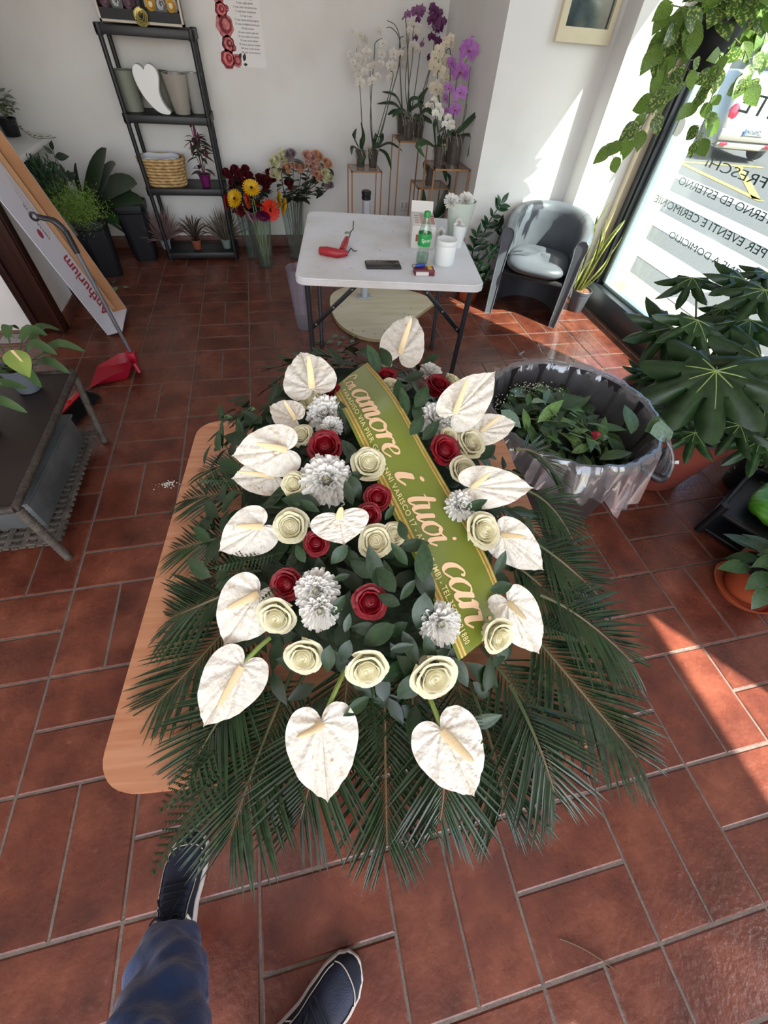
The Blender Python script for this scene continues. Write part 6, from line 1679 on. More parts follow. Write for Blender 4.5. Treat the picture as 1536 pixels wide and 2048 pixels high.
fs = [(i * k + j, i * k + (j + 1) % k, (i + 1) * k + (j + 1) % k, (i + 1) * k + j) for i in range(nU - 1) for j in range(k)]
fs += [tuple(range(k)), tuple((nU - 1) * k + j for j in range(k))[::-1]]
b.add(vs, fs); b.build('shell', m_lea, ch, recalc=True)
for i in (0, nU - 1):      # piping round the front faces, and seams
    b = MB(); b.tube([Vector(p) + Vector((0, -.002, 0)) for p in PR[i]], .0045, 6, closed=True); b.build('piping', m_lea, ch)
for i in (12, 29):
    b = MB(); b.tube([Vector(PR[i][j]) for j in range(2, 11)], .002, 5); b.build('seam', m_lea, ch)
b = MB()
def _cush(u, v):
    a = 2 * pi * u; e = 3.2; g = (abs(cos(a)) ** e + abs(sin(a)) ** e) ** (-1 / e)
    ph = pi * v - pi / 2; r = max(0.0, cos(ph)) ** .45
    return (.238 * g * cos(a) * r, .195 + .25 * g * sin(a) * r - .01, .385 + .058 * sin(ph) + (.012 * cos(3 * a) * (1 - r)))
b.sheet(40, 12, _cush, closed_u=True); b.build('seat', m_lea, ch)
MB().rbox((0, .22, .315), (.47, .44, .03), .01).build('seat_frame', mat('chair_underside', '1b191b', .7), ch)

# --- zz plant
m_terr = mat('terracotta_plastic', 'a8502f', .5, var=.12, vscale=6)
P = Vector((1.868, 1.362, 0)); 
zz = small_pot('zz_plant', 'zz plant with glossy paired leaves in an orange pot beside the armchair', 'potted plant', P, .075, .098, .19, m_terr)
m_zz = mat('zz_leaf', '27452c', .25, col2='1a3220', vscale=6, rnd_var=.25); m_zz2 = mat('zz_leaf_young', '3f7040', .3, col2='2f5a34', vscale=6)
ZL = [leaf_mesh('leaf', m_, L=1, W=.42, n=6, fold=.2, droop=.1) for m_ in (m_zz, m_zz2)]
def zz_stem(pts, Y, mi=0, n=9, s0=.085):
    W3 = [py(x, y, Y) - P for x, y in pts]; cr_ = crom([tuple(p) for p in W3], 6); b = MB(); b.tube([Vector((0, 0, .16))] + [Vector(p) for p in cr_], [.007] + [lerp(.007, .003, i / len(cr_)) for i in range(len(cr_))], 7); b.build('stem', m_zz, zz)
    for k in range(n):
        t = .15 + .85 * k / (n - 1); i = min(int(t * (len(cr_) - 1)), len(cr_) - 2); p = Vector(cr_[i]); d = (Vector(cr_[i + 1]) - p).normalized(); sd = d.cross(Vector((0, -1, .3))).normalized()
        for s in (-1, 1):
            link('leaf', ZL[mi], zz, xf(p, d * .65 + sd * s + Vector((0, -.25, .1)), (0, -.7, .6), s=s0 * rnd.uniform(.85, 1.1)))
    link('leaf', ZL[mi], zz, xf(Vector(cr_[-1]), Vector(cr_[-1]) - Vector(cr_[-3]), (0, -.8, .5), s=s0))
zz_stem([(948, 560), (958, 500), (975, 450), (1002, 408)], 1.36, 0, 10)
zz_stem([(945, 560), (944, 510), (955, 470)], 1.30, 0, 6)
zz_stem([(955, 560), (962, 530), (985, 500)], 1.22, 1, 5, .07)
zz_stem([(955, 570), (968, 560), (975, 545)], 1.25, 0, 5, .06)
zz_stem([(960, 560), (1000, 470), (998, 450)], 1.40, 0, 5, .07)

# --- snake plant
P = Vector((2.775, 1.08, 0))
sp = thing('snake_plant', 'yellow edged snake plant in a grey pot between armchair and window', 'potted plant', P)
b = MB(); pot_geo(b, .062, .082, .17, .003, .003, 24); b.build('pot', mat('grey_nursery_pot', '4a4d53', .4), sp)
b = MB(); soil_geo(b, .076, .155, amp=.004); b.build('clay_granules', mat('clay_granules', '8a5a40', .9, col2='5d3a2a', vscale=80, bump=.9, bscale=150), sp)
m_snk = mat('snake_leaf', '5d7a3c', .4, col2='3f5a2c', vscale=9, stretch=(1, 1, 3)); m_snky = mat('snake_margin', 'd8cf6a', .4, translucent=.2)
def sword(pts, w, tw):
    W3 = crom([tuple(py(x, y, Yv) - P) for x, y, Yv in pts], 5); n = len(W3); b = MB()
    for lay in ((-1.0, -.62, 1), (-.62, .62, 0), (.62, 1.0, 1)):
        vs = []; fs = []
        for i, p in enumerate(W3):
            p = Vector(p); t = i / (n - 1); d = (Vector(W3[min(i + 1, n - 1)]) - Vector(W3[max(i - 1, 0)])).normalized(); s = Vector((cos(tw + t), sin(tw + t), 0)); s = (s - d * s.dot(d)).normalized(); u = s.cross(d)
            ww = w / 2 * (.55 + .45 * sin(min(1, t * 1.6) * pi / 2)) * (1 - t ** 4) + .0006
            for q in (lay[0], (lay[0] + lay[1]) / 2, lay[1]): vs.append(p + s * ww * q + u * ww * .35 * q * q)
        for i in range(n - 1):
            for j in (0, 1): fs.append((i * 3 + j, i * 3 + j + 1, i * 3 + 4 + j, i * 3 + 3 + j))
        b.add(vs, fs, lay[2])
    b.build('leaf', [m_snk, m_snky], sp)
for pts, w, tw in (([(1150, 580, 1.08), (1190, 500, 1.10), (1235, 410, 1.14)], .055, 0), ([(1155, 580, 1.06), (1200, 500, 1.06), (1212, 432, 1.12)], .05, .4), ([(1150, 578, 1.10), (1175, 500, 1.14), (1196, 428, 1.18)], .05, .9), ([(1160, 580, 1.04), (1205, 530, 1.02), (1246, 470, 1.04)], .05, .2), ([(1158, 580, 1.06), (1210, 490, 1.02), (1250, 440, 1.05)], .045, 1.2),
                   ([(1145, 578, 1.10), (1165, 540, 1.05), (1190, 510, 1.0)], .035, .3), ([(1162, 582, 1.03), (1200, 545, 1.0), (1225, 500, 1.0)], .045, .6), ([(1148, 575, 1.12), (1180, 470, 1.16), (1222, 400, 1.17)], .05, .5), ([(1155, 580, 1.08), (1188, 520, 1.05), (1205, 455, 1.05)], .04, 1.0)): sword(pts, w, tw)

# --- framed picture on the pier
pf = thing('picture', 'dark photograph in a cream frame high on the pier', 'picture', (2.315, YW1 - .001, 1.50))
m_crm = mat('cream_frame', 'd9ccae', .5, var=.08)
b = MB(); w, h = .375, .50
for c_, s_ in (((0, -.018, .032), (w, .036, .064)), ((0, -.018, h - .02), (w, .036, .04)), ((-w / 2 + .022, -.0165, h / 2 + .01), (.0438, .033, h - .105)), ((w / 2 - .018, -.0165, h / 2 + .01), (.0358, .033, h - .105))): b.box(c_, s_)
b.build('frame', m_crm, pf, smooth=False)
MB().box((0, -.010, h / 2), (w - .06, .004, h - .06)).build('print', mat('dark_photo', '2d3538', .12, col2='59666a', vscale=7, detail=8), pf, smooth=False)

# --- hanging pothos
PC = Vector((2.58, .64, 1.46))
pt = thing('hanging_pothos', 'trailing variegated pothos in a black hanging pot before the window', 'potted plant', PC)
b = MB(); pot_geo(b, .085, .125, .20, .004, .004, 26); b.build('pot', m_bkt, pt)
b = MB(); soil_geo(b, .115, .175); b.build('soil', MATS['potting_soil'], pt)
b = MB()
for k in range(3):
    a = 2 * pi * k / 3 + .4; b.tube([(.12 * cos(a), .12 * sin(a), .19), (0, 0, .75), (0, 0, ZC - PC.z)], .0018, 5)
b.build('hanger', m_steel, pt)
m_po1 = mat('pothos_leaf', '7d9a45', .35, col2='55752f', vscale=16, rnd_var=.25, translucent=.4); m_po2 = mat('pothos_leaf_dark', '47662f', .35, col2='b3bd6a', vscale=9, ramp=(.5, .62), rnd_var=.2, translucent=.35)
POL = [leaf_mesh('leaf', m_, L=1, W=.78, n=7, peak=.34, heart=.16, droop=.2, fold=.12, tip=1.1) for m_ in (m_po1, m_po2)]
m_vine = mat('pothos_vine', '4c4a30', .5, col2='6a7a3a', vscale=10)
def vine(pts, n, s0):
    """pts: pixels with distance"""
    W3 = [pd(x, y, d) - PC for x, y, d in pts]; cr_ = crom([tuple(p) for p in W3], 6); b = MB(); b.tube(cr_, .0026, 6); b.build('vine', m_vine, pt)
    for k in range(n):
        i = int((k + .5) / n * (len(cr_) - 1)); p = Vector(cr_[i]); a = rnd.uniform(0, 6.28); d = Vector((cos(a) * .9, sin(a) * .6, rnd.uniform(-.9, .25))); q = p + d.normalized() * .03
        b = MB(); b.tube([p, q], .0013, 5); st_ = b.build('petiole', m_vine, pt)
        link('leaf', POL[rnd.random() > .55], pt, xf(q, d + Vector((0, 0, -.5)), (CAM - PC - q).normalized() + Vector((rnd.uniform(-.7, .7), rnd.uniform(-.7, .7), .4)), s=s0 * rnd.uniform(.75, 1.2)))
vine([(1380, 60, 2.0), (1350, 130, 1.95), (1310, 210, 1.92), (1270, 270, 1.9), (1235, 290, 1.9), (1222, 310, 1.9)], 17, .075)
vine([(1390, 50, 2.02), (1345, 90, 2.0), (1330, 150, 2.0), (1305, 230, 1.97)], 14, .085)
vine([(1400, 40, 1.95), (1350, 60, 1.93), (1325, 100, 1.93)], 10, .10)
vine([(1440, 110, 2.0), (1430, 170, 2.0), (1415, 220, 2.0), (1402, 262, 2.0), (1392, 276, 2.0)], 14, .075)
vine([(1450, 110, 2.05), (1420, 190, 2.05), (1390, 200, 2.05)], 8, .075)
vine([(1450, 60, 2.0), (1490, 100, 2.0), (1500, 150, 2.0), (1480, 180, 2.0)], 14, .085)
vine([(1450, 30, 2.05), (1520, 40, 2.05), (1550, 80, 2.05)], 13, .10)
vine([(1430, 20, 1.95), (1480, 0, 1.95), (1530, 10, 1.95)], 10, .11)
vine([(1395, 50, 1.9), (1375, 20, 1.88), (1340, 10, 1.86)], 9, .11)
vine([(1380, 120, 1.9), (1360, 170, 1.88), (1345, 195, 1.9)], 7, .075)
for k in range(70):
    a = rnd.uniform(0, 6.28); r = rnd.uniform(.02, .19); p = Vector((r * cos(a), r * sin(a), .20 + .10 * (1 - r * 4) + rnd.uniform(-.05, .04))); d = Vector((cos(a), sin(a), rnd.uniform(-.9, .2)))
    link('leaf', POL[k % 2], pt, xf(p, d, (CAM - PC - p).normalized() * .6 + Vector((0, 0, .8)), s=rnd.uniform(.08, .125)))

# ================================================================== waste bin full of trimmings
m_bin = mat('brown_black_bin', '2b2626', .45, var=.15, vscale=4)
BC = Vector((1.305, -1.015, 0)); BH = .66
bn = thing('waste_bin', 'large dark bin lined with clear plastic and heaped with leaf trimmings', 'bin', BC)
b = MB(); b.lathe([(0, 0), (.245, 0), (.25, .01), (.312, BH - .03), (.326, BH - .028), (.328, BH), (.308, BH + .002), (.246, .02), (0, .02)], 44); b.build('body', m_bin, bn)
b = MB()
ha = atan2(-.52, .75)
for s in (-1, 1):
    pass
hp = [Vector((.32 * cos(ha - .26), .32 * sin(ha - .26), BH - .10)), Vector((.40 * cos(ha - .22), .40 * sin(ha - .22), BH - .125)), Vector((.42 * cos(ha), .42 * sin(ha), BH - .13)), Vector((.40 * cos(ha + .22), .40 * sin(ha + .22), BH - .125)), Vector((.32 * cos(ha + .26), .32 * sin(ha + .26), BH - .10))]
b.tube(crom([tuple(p) for p in hp], 6), .016, 9); b.build('handle', m_bkt, bn)
b = MB(); b.rbox((.325 * cos(ha), .325 * sin(ha), BH - .09), (.03, .17, .09), .008, M=Matrix.Translation((.325 * cos(ha), .325 * sin(ha), 0)) @ Matrix.Rotation(ha, 4, 'Z') @ Matrix.Translation((-.325 * cos(ha), -.325 * sin(ha), 0)) if False else None) if False else None
m_film = thin_glass('bin_liner', 'f4f4f6', .30, .12, dens=.09, dcol='e6e6ea')
ln_ = random.Random(4); NZ = [ln_.uniform(0, 6.28) for _ in range(6)]
def _liner(u, v):
    a = 2 * pi * u
    w = .010 * sin(13 * a + NZ[0]) + .008 * sin(29 * a + NZ[1] + 4 * v) + .006 * sin(47 * a + NZ[2])
    front = .5 + .5 * cos(a - (ha - .25))
    if v < .45:                                # inside wall down to the heap
        t = v / .45; return ((.27 + .032 * t + w * .5) * cos(a), (.27 + .032 * t + w * .5) * sin(a), lerp(BH - .26, BH - .005, t) + .006 * sin(21 * a))
    if v < .6:                                 # over the rim
        t = (v - .45) / .15; r = .308 + .030 * t + w * .35; return (r * cos(a), r * sin(a), BH + .012 * sin(pi * t) + .004)
    t = (v - .6) / .4
    drop = .05 + .15 * front ** 2 + .03 * sin(5 * a + NZ[3]) + .015 * sin(17 * a)
    r = .338 + .03 * t * (1 + .4 * sin(9 * a + NZ[4])) + w * (.5 + t)
    return (r * cos(a), r * sin(a), BH - drop * t)
b = MB(); b.sheet(150, 20, _liner, closed_u=True); b.build('liner', m_film, bn)
# knotted gather of film at the front, and a loose peak behind
b = MB()
for k in range(9):
    a = ha - .12 + rnd.uniform(-.05, .05); p0 = Vector((.345 * cos(a), .345 * sin(a), BH + .01)); p1 = Vector((.395 * cos(a + rnd.uniform(-.12, .12)), .395 * sin(a + rnd.uniform(-.12, .12)), BH - rnd.uniform(.10, .17)))
    b.tube(bez(p0, (p0 + p1) / 2 + Vector((.03 * cos(a), .03 * sin(a), .01)), p1, 5), [.012, .009, .012, .016, .020, .022], 6, flat=.35)
b.build('liner_gather', m_film, bn)
b = MB()
def _peak(u, v):
    a = lerp(.9, 1.7, u); r = .335 + .05 * v + .01 * sin(20 * u); return (r * cos(a), r * sin(a), BH + .005 + .085 * v * sin(pi * u) * (1 + .25 * sin(14 * u)))
b.sheet(22, 5, _peak); b.build('liner_peak', thin_glass('loose_film', 'ffffff', .15, .1), bn)
# heap of trimmings: real leaves and stems
hz = BH - .115
def heap(x, y): return hz + .07 * cos(x * 9 + 1) * cos(y * 8) + .035 - .5 * (x * x + y * y)
b = MB(); b.sheet(20, 6, lambda u, v: (.275 * v * cos(2 * pi * u), .275 * v * sin(2 * pi * u), heap(.275 * v * cos(2 * pi * u), .275 * v * sin(2 * pi * u)) - .03), closed_u=True); b.build('heap_core', mat('dark_trimmings', '151c10', .95, bump=.8), bn)
m_tr = [mat('trim_leaf_a', '4a6a36', .45, col2='36522a', vscale=12, rnd_var=.25), mat('trim_leaf_b', '3a5436', .4, col2='2c4430', vscale=12, rnd_var=.25), mat('trim_leaf_c', '6b8a4a', .5, col2='4f7038', vscale=12, rnd_var=.2), mat('trim_leaf_grey', '7d9580', .5, col2='5f7a66', vscale=12)]
TRL = [leaf_mesh('trimming', m_tr[0], L=1, W=.42, droop=.2, fold=.2), leaf_mesh('trimming', m_tr[1], L=1, W=.5, droop=.1, fold=.25), leaf_mesh('trimming', m_tr[2], L=1, W=.36, droop=.3, fold=.3), leaf_mesh('trimming', m_tr[3], L=1, W=.55, droop=.1, fold=.1)]
m_sol2 = mat('trim_stem', '64783c', .5, col2='4d5a30', vscale=10)
for k in range(240):
    a = rnd.uniform(0, 6.28); r = .265 * sqrt(rnd.random()); x, y = r * cos(a), r * sin(a); a2 = rnd.uniform(0, 6.28); q = rnd.random(); kk = 0 if q < .4 else 1 if q < .75 else 2 if q < .94 else 3
    s_ = rnd.uniform(.055, .125)
    d_ = Vector((cos(a2), sin(a2), rnd.uniform(.1, .8)))
    if (x + cos(a2) * s_) ** 2 + (y + sin(a2) * s_) ** 2 > .27 ** 2: d_ = Vector((-x, -y, .15))
    link('trimming', TRL[kk], bn, xf((x, y, heap(x, y) + rnd.uniform(-.02, .04)), d_, (rnd.uniform(-.6, .6), rnd.uniform(-.6, .6), 1), s=s_))
b = MB()
for k in range(46):
    a = rnd.uniform(0, 6.28); r = .2 * sqrt(rnd.random()); x, y = r * cos(a), r * sin(a); a2 = rnd.uniform(0, 6.28); L = rnd.uniform(.08, .16); x1, y1 = x + L * cos(a2), y + L * sin(a2)
    if x1 * x1 + y1 * y1 > .26 ** 2: continue
    b.tube([(x, y, heap(x, y) + .02), (x1, y1, heap(x1, y1) + .05)], .0028, 5)
b.build('cut_stems', m_sol2, bn)
# gypsophila bits and one red petal
b = MB()
for cx0, cy0, n_ in ((-.10, .17, 60), (-.24, .10, 40), (-.02, .14, 30)):
    for k in range(n_):
        p = Vector((cx0 + rnd.gauss(0, .03), cy0 + rnd.gauss(0, .03), 0)); p.z = heap(p.x, p.y) + rnd.uniform(.03, .10); b.lathe([(0, 0), (.003, .002), (0, .004)], 5, c=p)
tag(b.build('gypsophila', mat('gypsophila', 'c9c9b4', .8), bn), kind='stuff')
for q, (x, y, tx, ty, k, L) in enumerate(((1262, 870, 1262, 815, 0, 0), (1285, 860, 1340, 850, 0, 0), (1300, 860, 1375, 855, 3, 0), (1390, 850, 1370, 920, 1, 0), (1080, 860, 1105, 880, 2, 0), (1100, 880, 1125, 892, 3, 0))):
    pass
o = link('petal', ROSE['r'][2][0], bn, Matrix.Translation((.05, -.14, heap(.05, -.14) + .05)) @ Matrix.Scale(.03, 4))
# broad leaves hanging over the rim
for (x0, y0, z0), (x1, y1, z1), k in (((1262, 868, .66), (1262, 806, .70), 0), ((1290, 862, .68), (1352, 846, .66), 0), ((1300, 866, .69), (1350, 862, .67), 3), ((1002, 820, .68), (1040, 850, .66), 3)):
    a_, c_ = pz(x0, y0, z0) - BC, pz(x1, y1, z1) - BC; link('trimming', TRL[k], bn, xf(a_, c_ - a_, (0, -.5, .9), s=(c_ - a_).length * 1.1))

# ================================================================== big fatsia in the terracotta pot
FP = Vector((2.19, -.77, 0))
fa = thing('fatsia', 'large fatsia with big lobed leaves in a dark terracotta pot by the window', 'potted plant', FP)
m_dterr = mat('dark_terracotta', '7c3a2c', .55, col2='6a2f24', vscale=4)
b = MB(); pot_geo(b, .225, .315, .40, .012, .008, 36, lip=.06); b.build('pot', m_dterr, fa)
b = MB(); soil_geo(b, .29, .35, amp=.01); b.build('soil', MATS['potting_soil'], fa)
tgp = pz(1343, 925, .27); dr = (tgp - FP); dr.z = 0; an = atan2(dr.y, dr.x)
MB().rbox((0, 0, 0), (.002, .06, .026), .0005, M=Matrix.Translation((.292 * cos(an), .292 * sin(an), .27)) @ Matrix.Rotation(an, 4, 'Z') @ Matrix.Rotation(.22, 4, 'Y') @ Matrix.Rotation(.5, 4, 'X')).build('price_tag', m_white, fa)
m_fat = mat('fatsia_leaf', '34522a', .38, col2='223a1c', vscale=5, rnd_var=.25, translucent=.3); m_rib2 = mat('fatsia_vein', '8fa35f', .5)
def palmate(nl=8, span=5.0, depth=.55, shp=.8):
    b = MB(); vs = [(0, 0, 0)]; fs = []; rings = (.2, .4, .6, .8, 1.0); n = nl * 8
    for s in rings:
        for k in range(n + 1):
            t = k / n; a = -span / 2 + span * t; ph = (t * nl) % 1.0
            lob = (1 - abs(2 * ph - 1) ** (1.6 if shp < 1 else 1.25))
            R = (1 - depth) + depth * lob if s > .45 else 1
            R *= (.72 + .28 * cos(a * .55)); rr_ = s * R if s > .45 else s * .95
            vs.append((rr_ * sin(a), rr_ * cos(a), -.22 * s * s + .05 * lob * s + .015 * sin(14 * a + s * 5) * s))
    for k in range(n): fs.append((0, 1 + k, 2 + k))
    for r in range(len(rings) - 1):
        for k in range(n): fs.append((1 + r * (n + 1) + k, 1 + (r + 1) * (n + 1) + k, 2 + (r + 1) * (n + 1) + k, 2 + r * (n + 1) + k))
    b.add(vs, fs)
    for k in range(nl):
        a = -span / 2 + span * (k + .5) / nl; L = .85 * (.72 + .28 * cos(a * .55)); b.tube([(L * s * sin(a), L * s * cos(a), -.22 * s * s + .052 * s + .004) for s in (0, .3, .6, 1)], [.010, .008, .006, .002], 5, mi=1)
    return b.mesh('leaf', [m_fat, m_rib2])
PM = [palmate(8, 5.0, .42, .8), palmate(7, 4.6, .68, 1.25), palmate(5, 3.6, .80, 1.4)]
FL = [((1432, 742), (1375, 880), 150, 1.62, 0), ((1395, 640), (1370, 720), 92, 1.75, 2), ((1345, 655), (1285, 730), 100, 1.85, 1), ((1490, 560), (1440, 575), 80, 1.85, 2), ((1385, 555), (1350, 620), 72, 1.95, 2), ((1500, 640), (1440, 670), 105, 1.8, 1), ((1525, 720), (1470, 790), 120, 1.7, 0),
      ((1330, 745), (1300, 775), 60, 1.9, 1), ((1290, 745), (1262, 752), 48, 1.95, 2), ((1480, 850), (1440, 900), 80, 1.75, 2), ((1390, 865), (1375, 915), 68, 1.8, 2), ((1520, 880), (1500, 950), 80, 1.75, 1), ((1450, 615), (1440, 650), 60, 1.9, 1), ((1530, 580), (1490, 620), 90, 1.75, 1), ((1360, 830), (1330, 860), 60, 1.85, 1), ((1530, 800), (1560, 880), 100, 1.75, 0), ((1535, 545), (1500, 560), 60, 1.9, 2)]
for q, (c_, t_, rp_, dp_, mi_) in enumerate(FL):
    p = pd(*c_, dp_); tp = pd(*t_, dp_ * .985); r = rp_ * dp_ / FPX
    d = (tp - p); nrm = (CAM - p).normalized() + Vector((rnd.uniform(-.5, .5), rnd.uniform(-.5, .5), .7 if q else .3))
    link_w('leaf', PM[mi_], fa, xf(p, d, nrm, s=r))
    base = FP + Vector((rnd.uniform(-.06, .06), rnd.uniform(-.06, .06), .36)); mid = (p + base) / 2 + Vector((0, 0, .12)) - d.normalized() * .08
    b = MB(); b.tube([x - FP for x in bez(base, mid, p, 8)], [.008 - .0006 * k for k in range(9)], 7); b.build('petiole', mat('fatsia_stalk', '7d8a5a', .5, col2='5d6a44', vscale=8), fa)

# --- black crate with a soil bag, a fern and a philodendron
m_crate = mat('black_crate', '0f1013', .4)
CR = Vector((2.50, -1.30, 0)); 
cr_o = thing('plant_stand', 'low black plastic stand carrying the green soil bag', 'stand', CR, radians(28))
for z, h_ in ((.15, .02), (.03, .02)):
    MB().rbox((0, 0, z), (.50, .36, h_), .006).build('shelf', m_crate, cr_o)
for sx in (-1, 1):
    for sy in (-1, 1): MB().tube([(sx * .24, sy * .17, 0), (sx * .24, sy * .17, .20)], .02, 10).build('post', m_crate, cr_o)
for sy in (-1, 1): MB().rbox((0, sy * .175, .155), (.50, .012, .05), .004).build('edge_rail', m_crate, cr_o)
BG = CR + Vector((.0, -.02, .161))
bag = thing('soil_bag', 'green and white plastic potting soil bag on the black stand', 'bag', BG, radians(20))
m_bagg = mat('bag_green', '5a9a2c', .35, col2='3f7a1e', vscale=14, stretch=(6, 1, 1), bump=.3, bscale=12); m_bagw = mat('bag_white', 'd2d2cc', .35, bump=.3, bscale=14)
def _bag(u, v):
    a = 2 * pi * u; ph = pi * v - pi / 2; e = 3.0; g = (abs(cos(a)) ** e + abs(sin(a)) ** e) ** (-1 / e); r = max(.0, cos(ph)) ** .6
    return (.20 * g * cos(a) * r, .13 * g * sin(a) * r, .055 + .055 * sin(ph) + .006 * sin(9 * a + 4 * v) * r)
b = MB(); b.sheet(36, 12, _bag, closed_u=True); b.build('body', m_bagg, bag)
MB().rbox((.09, .0, .113), (.10, .20, .008), .003).build('white_panel', m_bagw, bag)
MB().rbox((.02, -.03, .1135), (.05, .07, .008), .002).build('label', m_white, bag)
for k in range(7): MB().box((.02, -.055 + k * .009, .1178), (.036, .003, .0006)).build('print', m_pgr, bag, smooth=False)
PH = Vector((2.175, -1.60, 0))
ph_ = thing('philodendron', 'green philodendron in an orange terracotta pot and saucer at the right edge', 'potted plant', PH)
b = MB(); b.lathe([(0, 0), (.115, 0), (.135, .03), (.137, .034), (.131, .034), (.112, .008), (0, .008)], 32); b.build('saucer', m_terr, ph_)
b = MB(); pot_geo(b, .085, .118, .165, .005, .006, 30); b.build('pot', m_terr, ph_, Matrix.Translation((0, 0, .0085)))
b = MB(); soil_geo(b, .108, .155); b.build('soil', MATS['potting_soil'], ph_)
m_phl = mat('philodendron_leaf', '3f5c34', .4, col2='2f482a', vscale=8, rnd_var=.25)
PHL = leaf_mesh('leaf', m_phl, L=1, W=.62, n=7, peak=.38, heart=.10, droop=.3, fold=.12)
for k in range(34):
    a = k * 2.4; r = .02 + .10 * (k / 34); z = .36 - .20 * (k / 34) + rnd.uniform(-.03, .03); p = Vector((r * cos(a), r * sin(a), z)); d = Vector((cos(a), sin(a), -.15 + rnd.uniform(-.3, .3)))
    b = MB(); b.tube(bez((0, 0, .16), (p.x * .3, p.y * .3, z + .02), p, 4), .003, 5); b.build('petiole', m_phl, ph_)
    link('leaf', PHL, ph_, xf(p, d, s=rnd.uniform(.085, .12)))
# asparagus fern between the fatsia and the stand
AF = Vector((2.68, -1.02, 0))
af = small_pot('asparagus_fern', 'fine leaved asparagus fern in a dark pot behind the black stand', 'potted plant', AF, .09, .115, .20, m_bkt)
b = MB(); rr = random.Random(12)
for k in range(900):
    a = rr.uniform(0, 6.28); r = min(.2, abs(rr.gauss(0, .09))); z = .34 + rr.uniform(-.14, .16) - r * .3; p = Vector((r * cos(a), r * sin(a), z)); d = Vector((rr.uniform(-1, 1), rr.uniform(-1, 1), rr.uniform(-.3, 1))).normalized(); s = d.orthogonal().normalized() * .0035
    b.add([p - s, p + d * .03, p + s, p + d * .01], [(0, 1, 2, 3)])
tag(b.build('fronds', mat('asparagus_green', '44602e', .6, col2='6b7a3a', vscale=10), af, smooth=False), kind='stuff')
b = MB()
for k in range(14):
    a = k * .45; b.tube(bez((0, 0, .16), (.03 * cos(a), .03 * sin(a), .3), (.16 * cos(a), .16 * sin(a), .32), 4), .002, 4)
b.build('stems', m_sol2, af)
# ================================================================== the photographer's legs
m_den = mat('denim', '2f4f86', .85, col2='203a68', vscale=6, bump=.25, bscale=260, sheen=.3)
m_navy = mat('navy_mesh', '1c2740', .7, col2='151e33', vscale=30, bump=.3, bscale=300); m_navy2 = mat('navy_suede', '18202f', .85, var=.15)
m_sole = mat('white_rubber', 'e3ded6', .5); m_pipe = mat('pale_piping', 'c9c2b8', .5); m_lace = mat('navy_lace', '10182a', .8)
pe = thing('person', 'person standing in blue jeans and navy sneakers, legs only in view', 'person', (0.0, -2.33, 0))
PB = Vector((0.0, -2.33, 0))
# jeans: one skinned body from the waist down both legs
J = {'pel': (.03, -2.60, .95, .155, .125), 'waist': (.03, -2.62, 1.08, .165, .12)}
Lk = pz(318, 2068, .50); La = Vector((-.197, -2.225, .115)); Ra = Vector((.115, -2.555, .115))
nodes = [(.03, -2.60, .95, .16), (.03, -2.62, 1.06, .165), (-.055, -2.57, .84, .105), (lerp(-.055, Lk.x, .55), lerp(-2.57, Lk.y, .55), .66, .095), (Lk.x - .004, Lk.y - .015, .50, .092), (lerp(Lk.x, La.x, .5) - .004, lerp(Lk.y, La.y, .5) - .02, .31, .082), (La.x + .002, La.y - .012, .17, .074), (La.x, La.y - .01, .085, .072),
         (.12, -2.60, .84, .105), (.14, -2.57, .66, .095), (.145, -2.545, .50, .078), (.135, -2.57, .30, .070), (Ra.x + .005, Ra.y - .02, .17, .066), (Ra.x, Ra.y - .02, .085, .068)]
edges = [(0, 1), (0, 2), (2, 3), (3, 4), (4, 5), (5, 6), (6, 7), (0, 8), (8, 9), (9, 10), (10, 11), (11, 12), (12, 13)]
me = bpy.data.meshes.new('jeans'); me.from_pydata([(x - PB.x, y - PB.y, z) for x, y, z, r in nodes], edges, [])
jo = link('jeans', me, pe)
sk_ = jo.modifiers.new('skin', 'SKIN')
for i, (x, y, z, r) in enumerate(nodes):
    sv = me.skin_vertices[0].data[i]; sv.radius = (r, r); sv.use_root = (i == 0)
ss = jo.modifiers.new('sub', 'SUBSURF'); ss.levels = 4; ss.render_levels = 4
tx = bpy.data.textures.new('folds', 'CLOUDS'); tx.noise_scale = .09
dm = jo.modifiers.new('folds', 'DISPLACE'); dm.texture = tx; dm.strength = .06; dm.mid_level = .5; dm.texture_coords = 'LOCAL'
me.materials.append(m_den)
sm_ = jo.modifiers.new('smooth', 'SMOOTH'); sm_.factor = .5; sm_.iterations = 2
sk_.use_smooth_shade = True
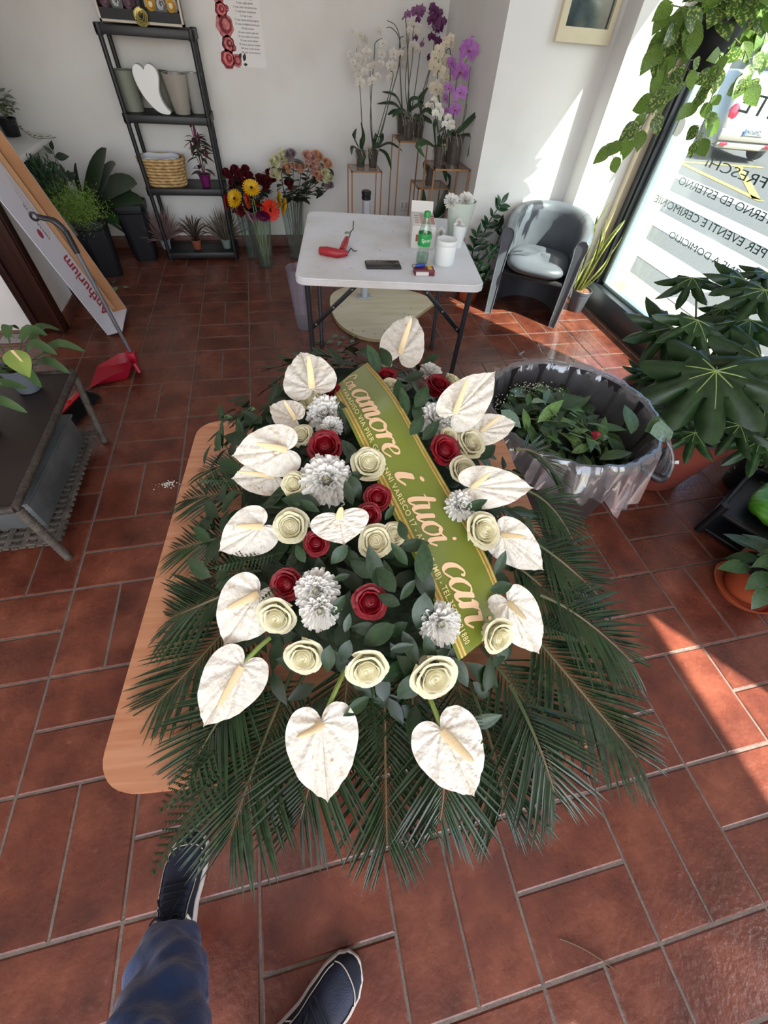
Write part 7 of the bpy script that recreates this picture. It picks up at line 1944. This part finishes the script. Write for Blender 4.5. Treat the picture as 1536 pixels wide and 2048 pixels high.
# sneakers
def shoe_w(t):     # t 0 heel .. 1 toe : (centre x, half width)
    pts = [(0, .012), (.03, .026), (.10, .035), (.25, .038), (.45, .040), (.62, .048), (.75, .051), (.87, .045), (.95, .032), (.985, .018), (1, .004)]
    for (a, wa), (c, wc_) in zip(pts, pts[1:]):
        if t <= c: k = (t - a) / (c - a); return lerp(wa, wc_, k * k * (3 - 2 * k))
    return .004
def shoe_h(t):
    pts = [(0, .045), (.05, .070), (.25, .078), (.42, .074), (.6, .060), (.78, .043), (.9, .032), (1.0, .010)]
    for (a, wa), (c, wc_) in zip(pts, pts[1:]):
        if t <= c: return lerp(wa, wc_, (t - a) / (c - a))
    return .010
SL = .305
def sneaker(toe, dirv, side, lab):
    d = Vector((dirv[0], dirv[1], 0)).normalized(); heel = Vector((toe.x, toe.y, 0)) - d * SL
    M = xf(heel - PB, d, (0, 0, 1))
    bend = lambda t: side * .012 * sin(pi * t) - side * .010 * t
    b = MB(); n = 26
    ol = [(bend(t) + shoe_w(t) * 1.10 + .002, t * SL) for t in [k / n for k in range(n + 1)]] + [(bend(t) - shoe_w(t) * 1.10 - .002, t * SL) for t in [k / n for k in range(n, -1, -1)]]
    vs = []; fs = []
    for z, s_ in ((0, .94), (.006, 1.0), (.024, 1.0), (.032, .97)):
        for (x, y) in ol:
            t = min(1, max(0, y / SL)); c = bend(t); vs.append((c + (x - c) * s_, SL / 2 + (y - SL / 2) * (1 + .01 * s_), z + .010 * max(0, t - .82) / .18 * (1 if z < .03 else .6) + (.006 if t < .3 and z > .02 else 0)))
    m_ = len(ol)
    for r in range(3):
        for k in range(m_): fs.append((r * m_ + k, r * m_ + (k + 1) % m_, (r + 1) * m_ + (k + 1) % m_, (r + 1) * m_ + k))
    fs += [tuple(range(m_))[::-1], tuple(3 * m_ + k for k in range(m_))]
    b.add(vs, fs)
    up_ = MB()
    def S(u, t, off=0.0):
        a = pi * u; w = shoe_w(t) + off; h = shoe_h(t) + off; c = bend(t); e = .72
        cx, sx = cos(a), sin(a)
        return Vector((c - w * (abs(cx) ** e) * (1 if cx > 0 else -1), (t * .985 + .0075) * SL, .028 + .006 * max(0, t - .8) / .2 + h * abs(sx) ** .8))
    up_.sheet(24, 40, lambda u, v: S(u, v))
    sh_o = up_.build('sneaker', m_navy, pe, M)
    b.build('sole', m_sole, sh_o)
    ov = MB(); ov.sheet(24, 12, lambda u, v: S(u, lerp(.80 + .10 * sin(pi * u), 1.0, v), .0022)); ov.build('toe_cap', m_navy2, sh_o)
    for s_ in (0, 1):
        sd = MB(); sd.sheet(6, 22, lambda u, v: S(lerp(.02, .24 - .08 * v, u) if s_ == 0 else 1 - lerp(.02, .24 - .08 * v, u), lerp(.02, .86, v), .002)); sd.build('side_overlay', m_navy2, sh_o)
        pp = MB(); pp.tube([S(.245 - .085 * v if s_ == 0 else 1 - (.245 - .085 * v), lerp(.12, .83, v), .0028) for v in [k / 14 for k in range(15)]], .0014, 5); pp.build('piping', m_pipe, sh_o)
        lg = MB()
        for k in range(3): lg.tube([S(.09 if s_ == 0 else .91, .22 + .07 * k, .004), S(.2 if s_ == 0 else .8, .27 + .07 * k, .004)], .0035, 5, flat=.4)
        lg.build('side_logo', m_sole, sh_o)
    pp = MB(); pp.tube([S(u, .80 + .10 * sin(pi * u), .003) for u in [.14 + .72 * k / 18 for k in range(19)]], .0014, 5); pp.build('piping', m_pipe, sh_o)
    tg_ = MB(); tg_.sheet(8, 12, lambda u, v: S(lerp(.36, .64, u), lerp(.30, .66, v), .003)); tg_.build('tongue', m_navy2, sh_o)
    lc = MB()
    for k in range(6):
        t0 = .38 + .05 * k; lc.tube([S(u, t0 + (.02 if k % 2 else 0) * (u - .5), .0065) for u in (.30, .40, .5, .60, .70)], .0027, 6)
    c0 = S(.5, .40, .010)
    for s_ in (-1, 1):
        lc.tube(crom([tuple(c0), tuple(c0 + Vector((s_ * .022, .012, .008))), tuple(c0 + Vector((s_ * .038, .0, .004))), tuple(c0 + Vector((s_ * .022, -.012, .004))), tuple(c0)], 5), .0024, 6)
        lc.tube(crom([tuple(c0), tuple(c0 + Vector((s_ * .02, .03, .004))), tuple(c0 + Vector((s_ * .03, .045, -.006)))], 5), .0022, 6)
    lc.build('laces', m_lace, sh_o)
    return sh_o
sneaker(pz(385, 1662), (.05, 1), -1, 'left')
_d = pz(722, 1925) - pz(612, 2040); sneaker(pz(722, 1924), (_d.x, _d.y), 1, 'right')
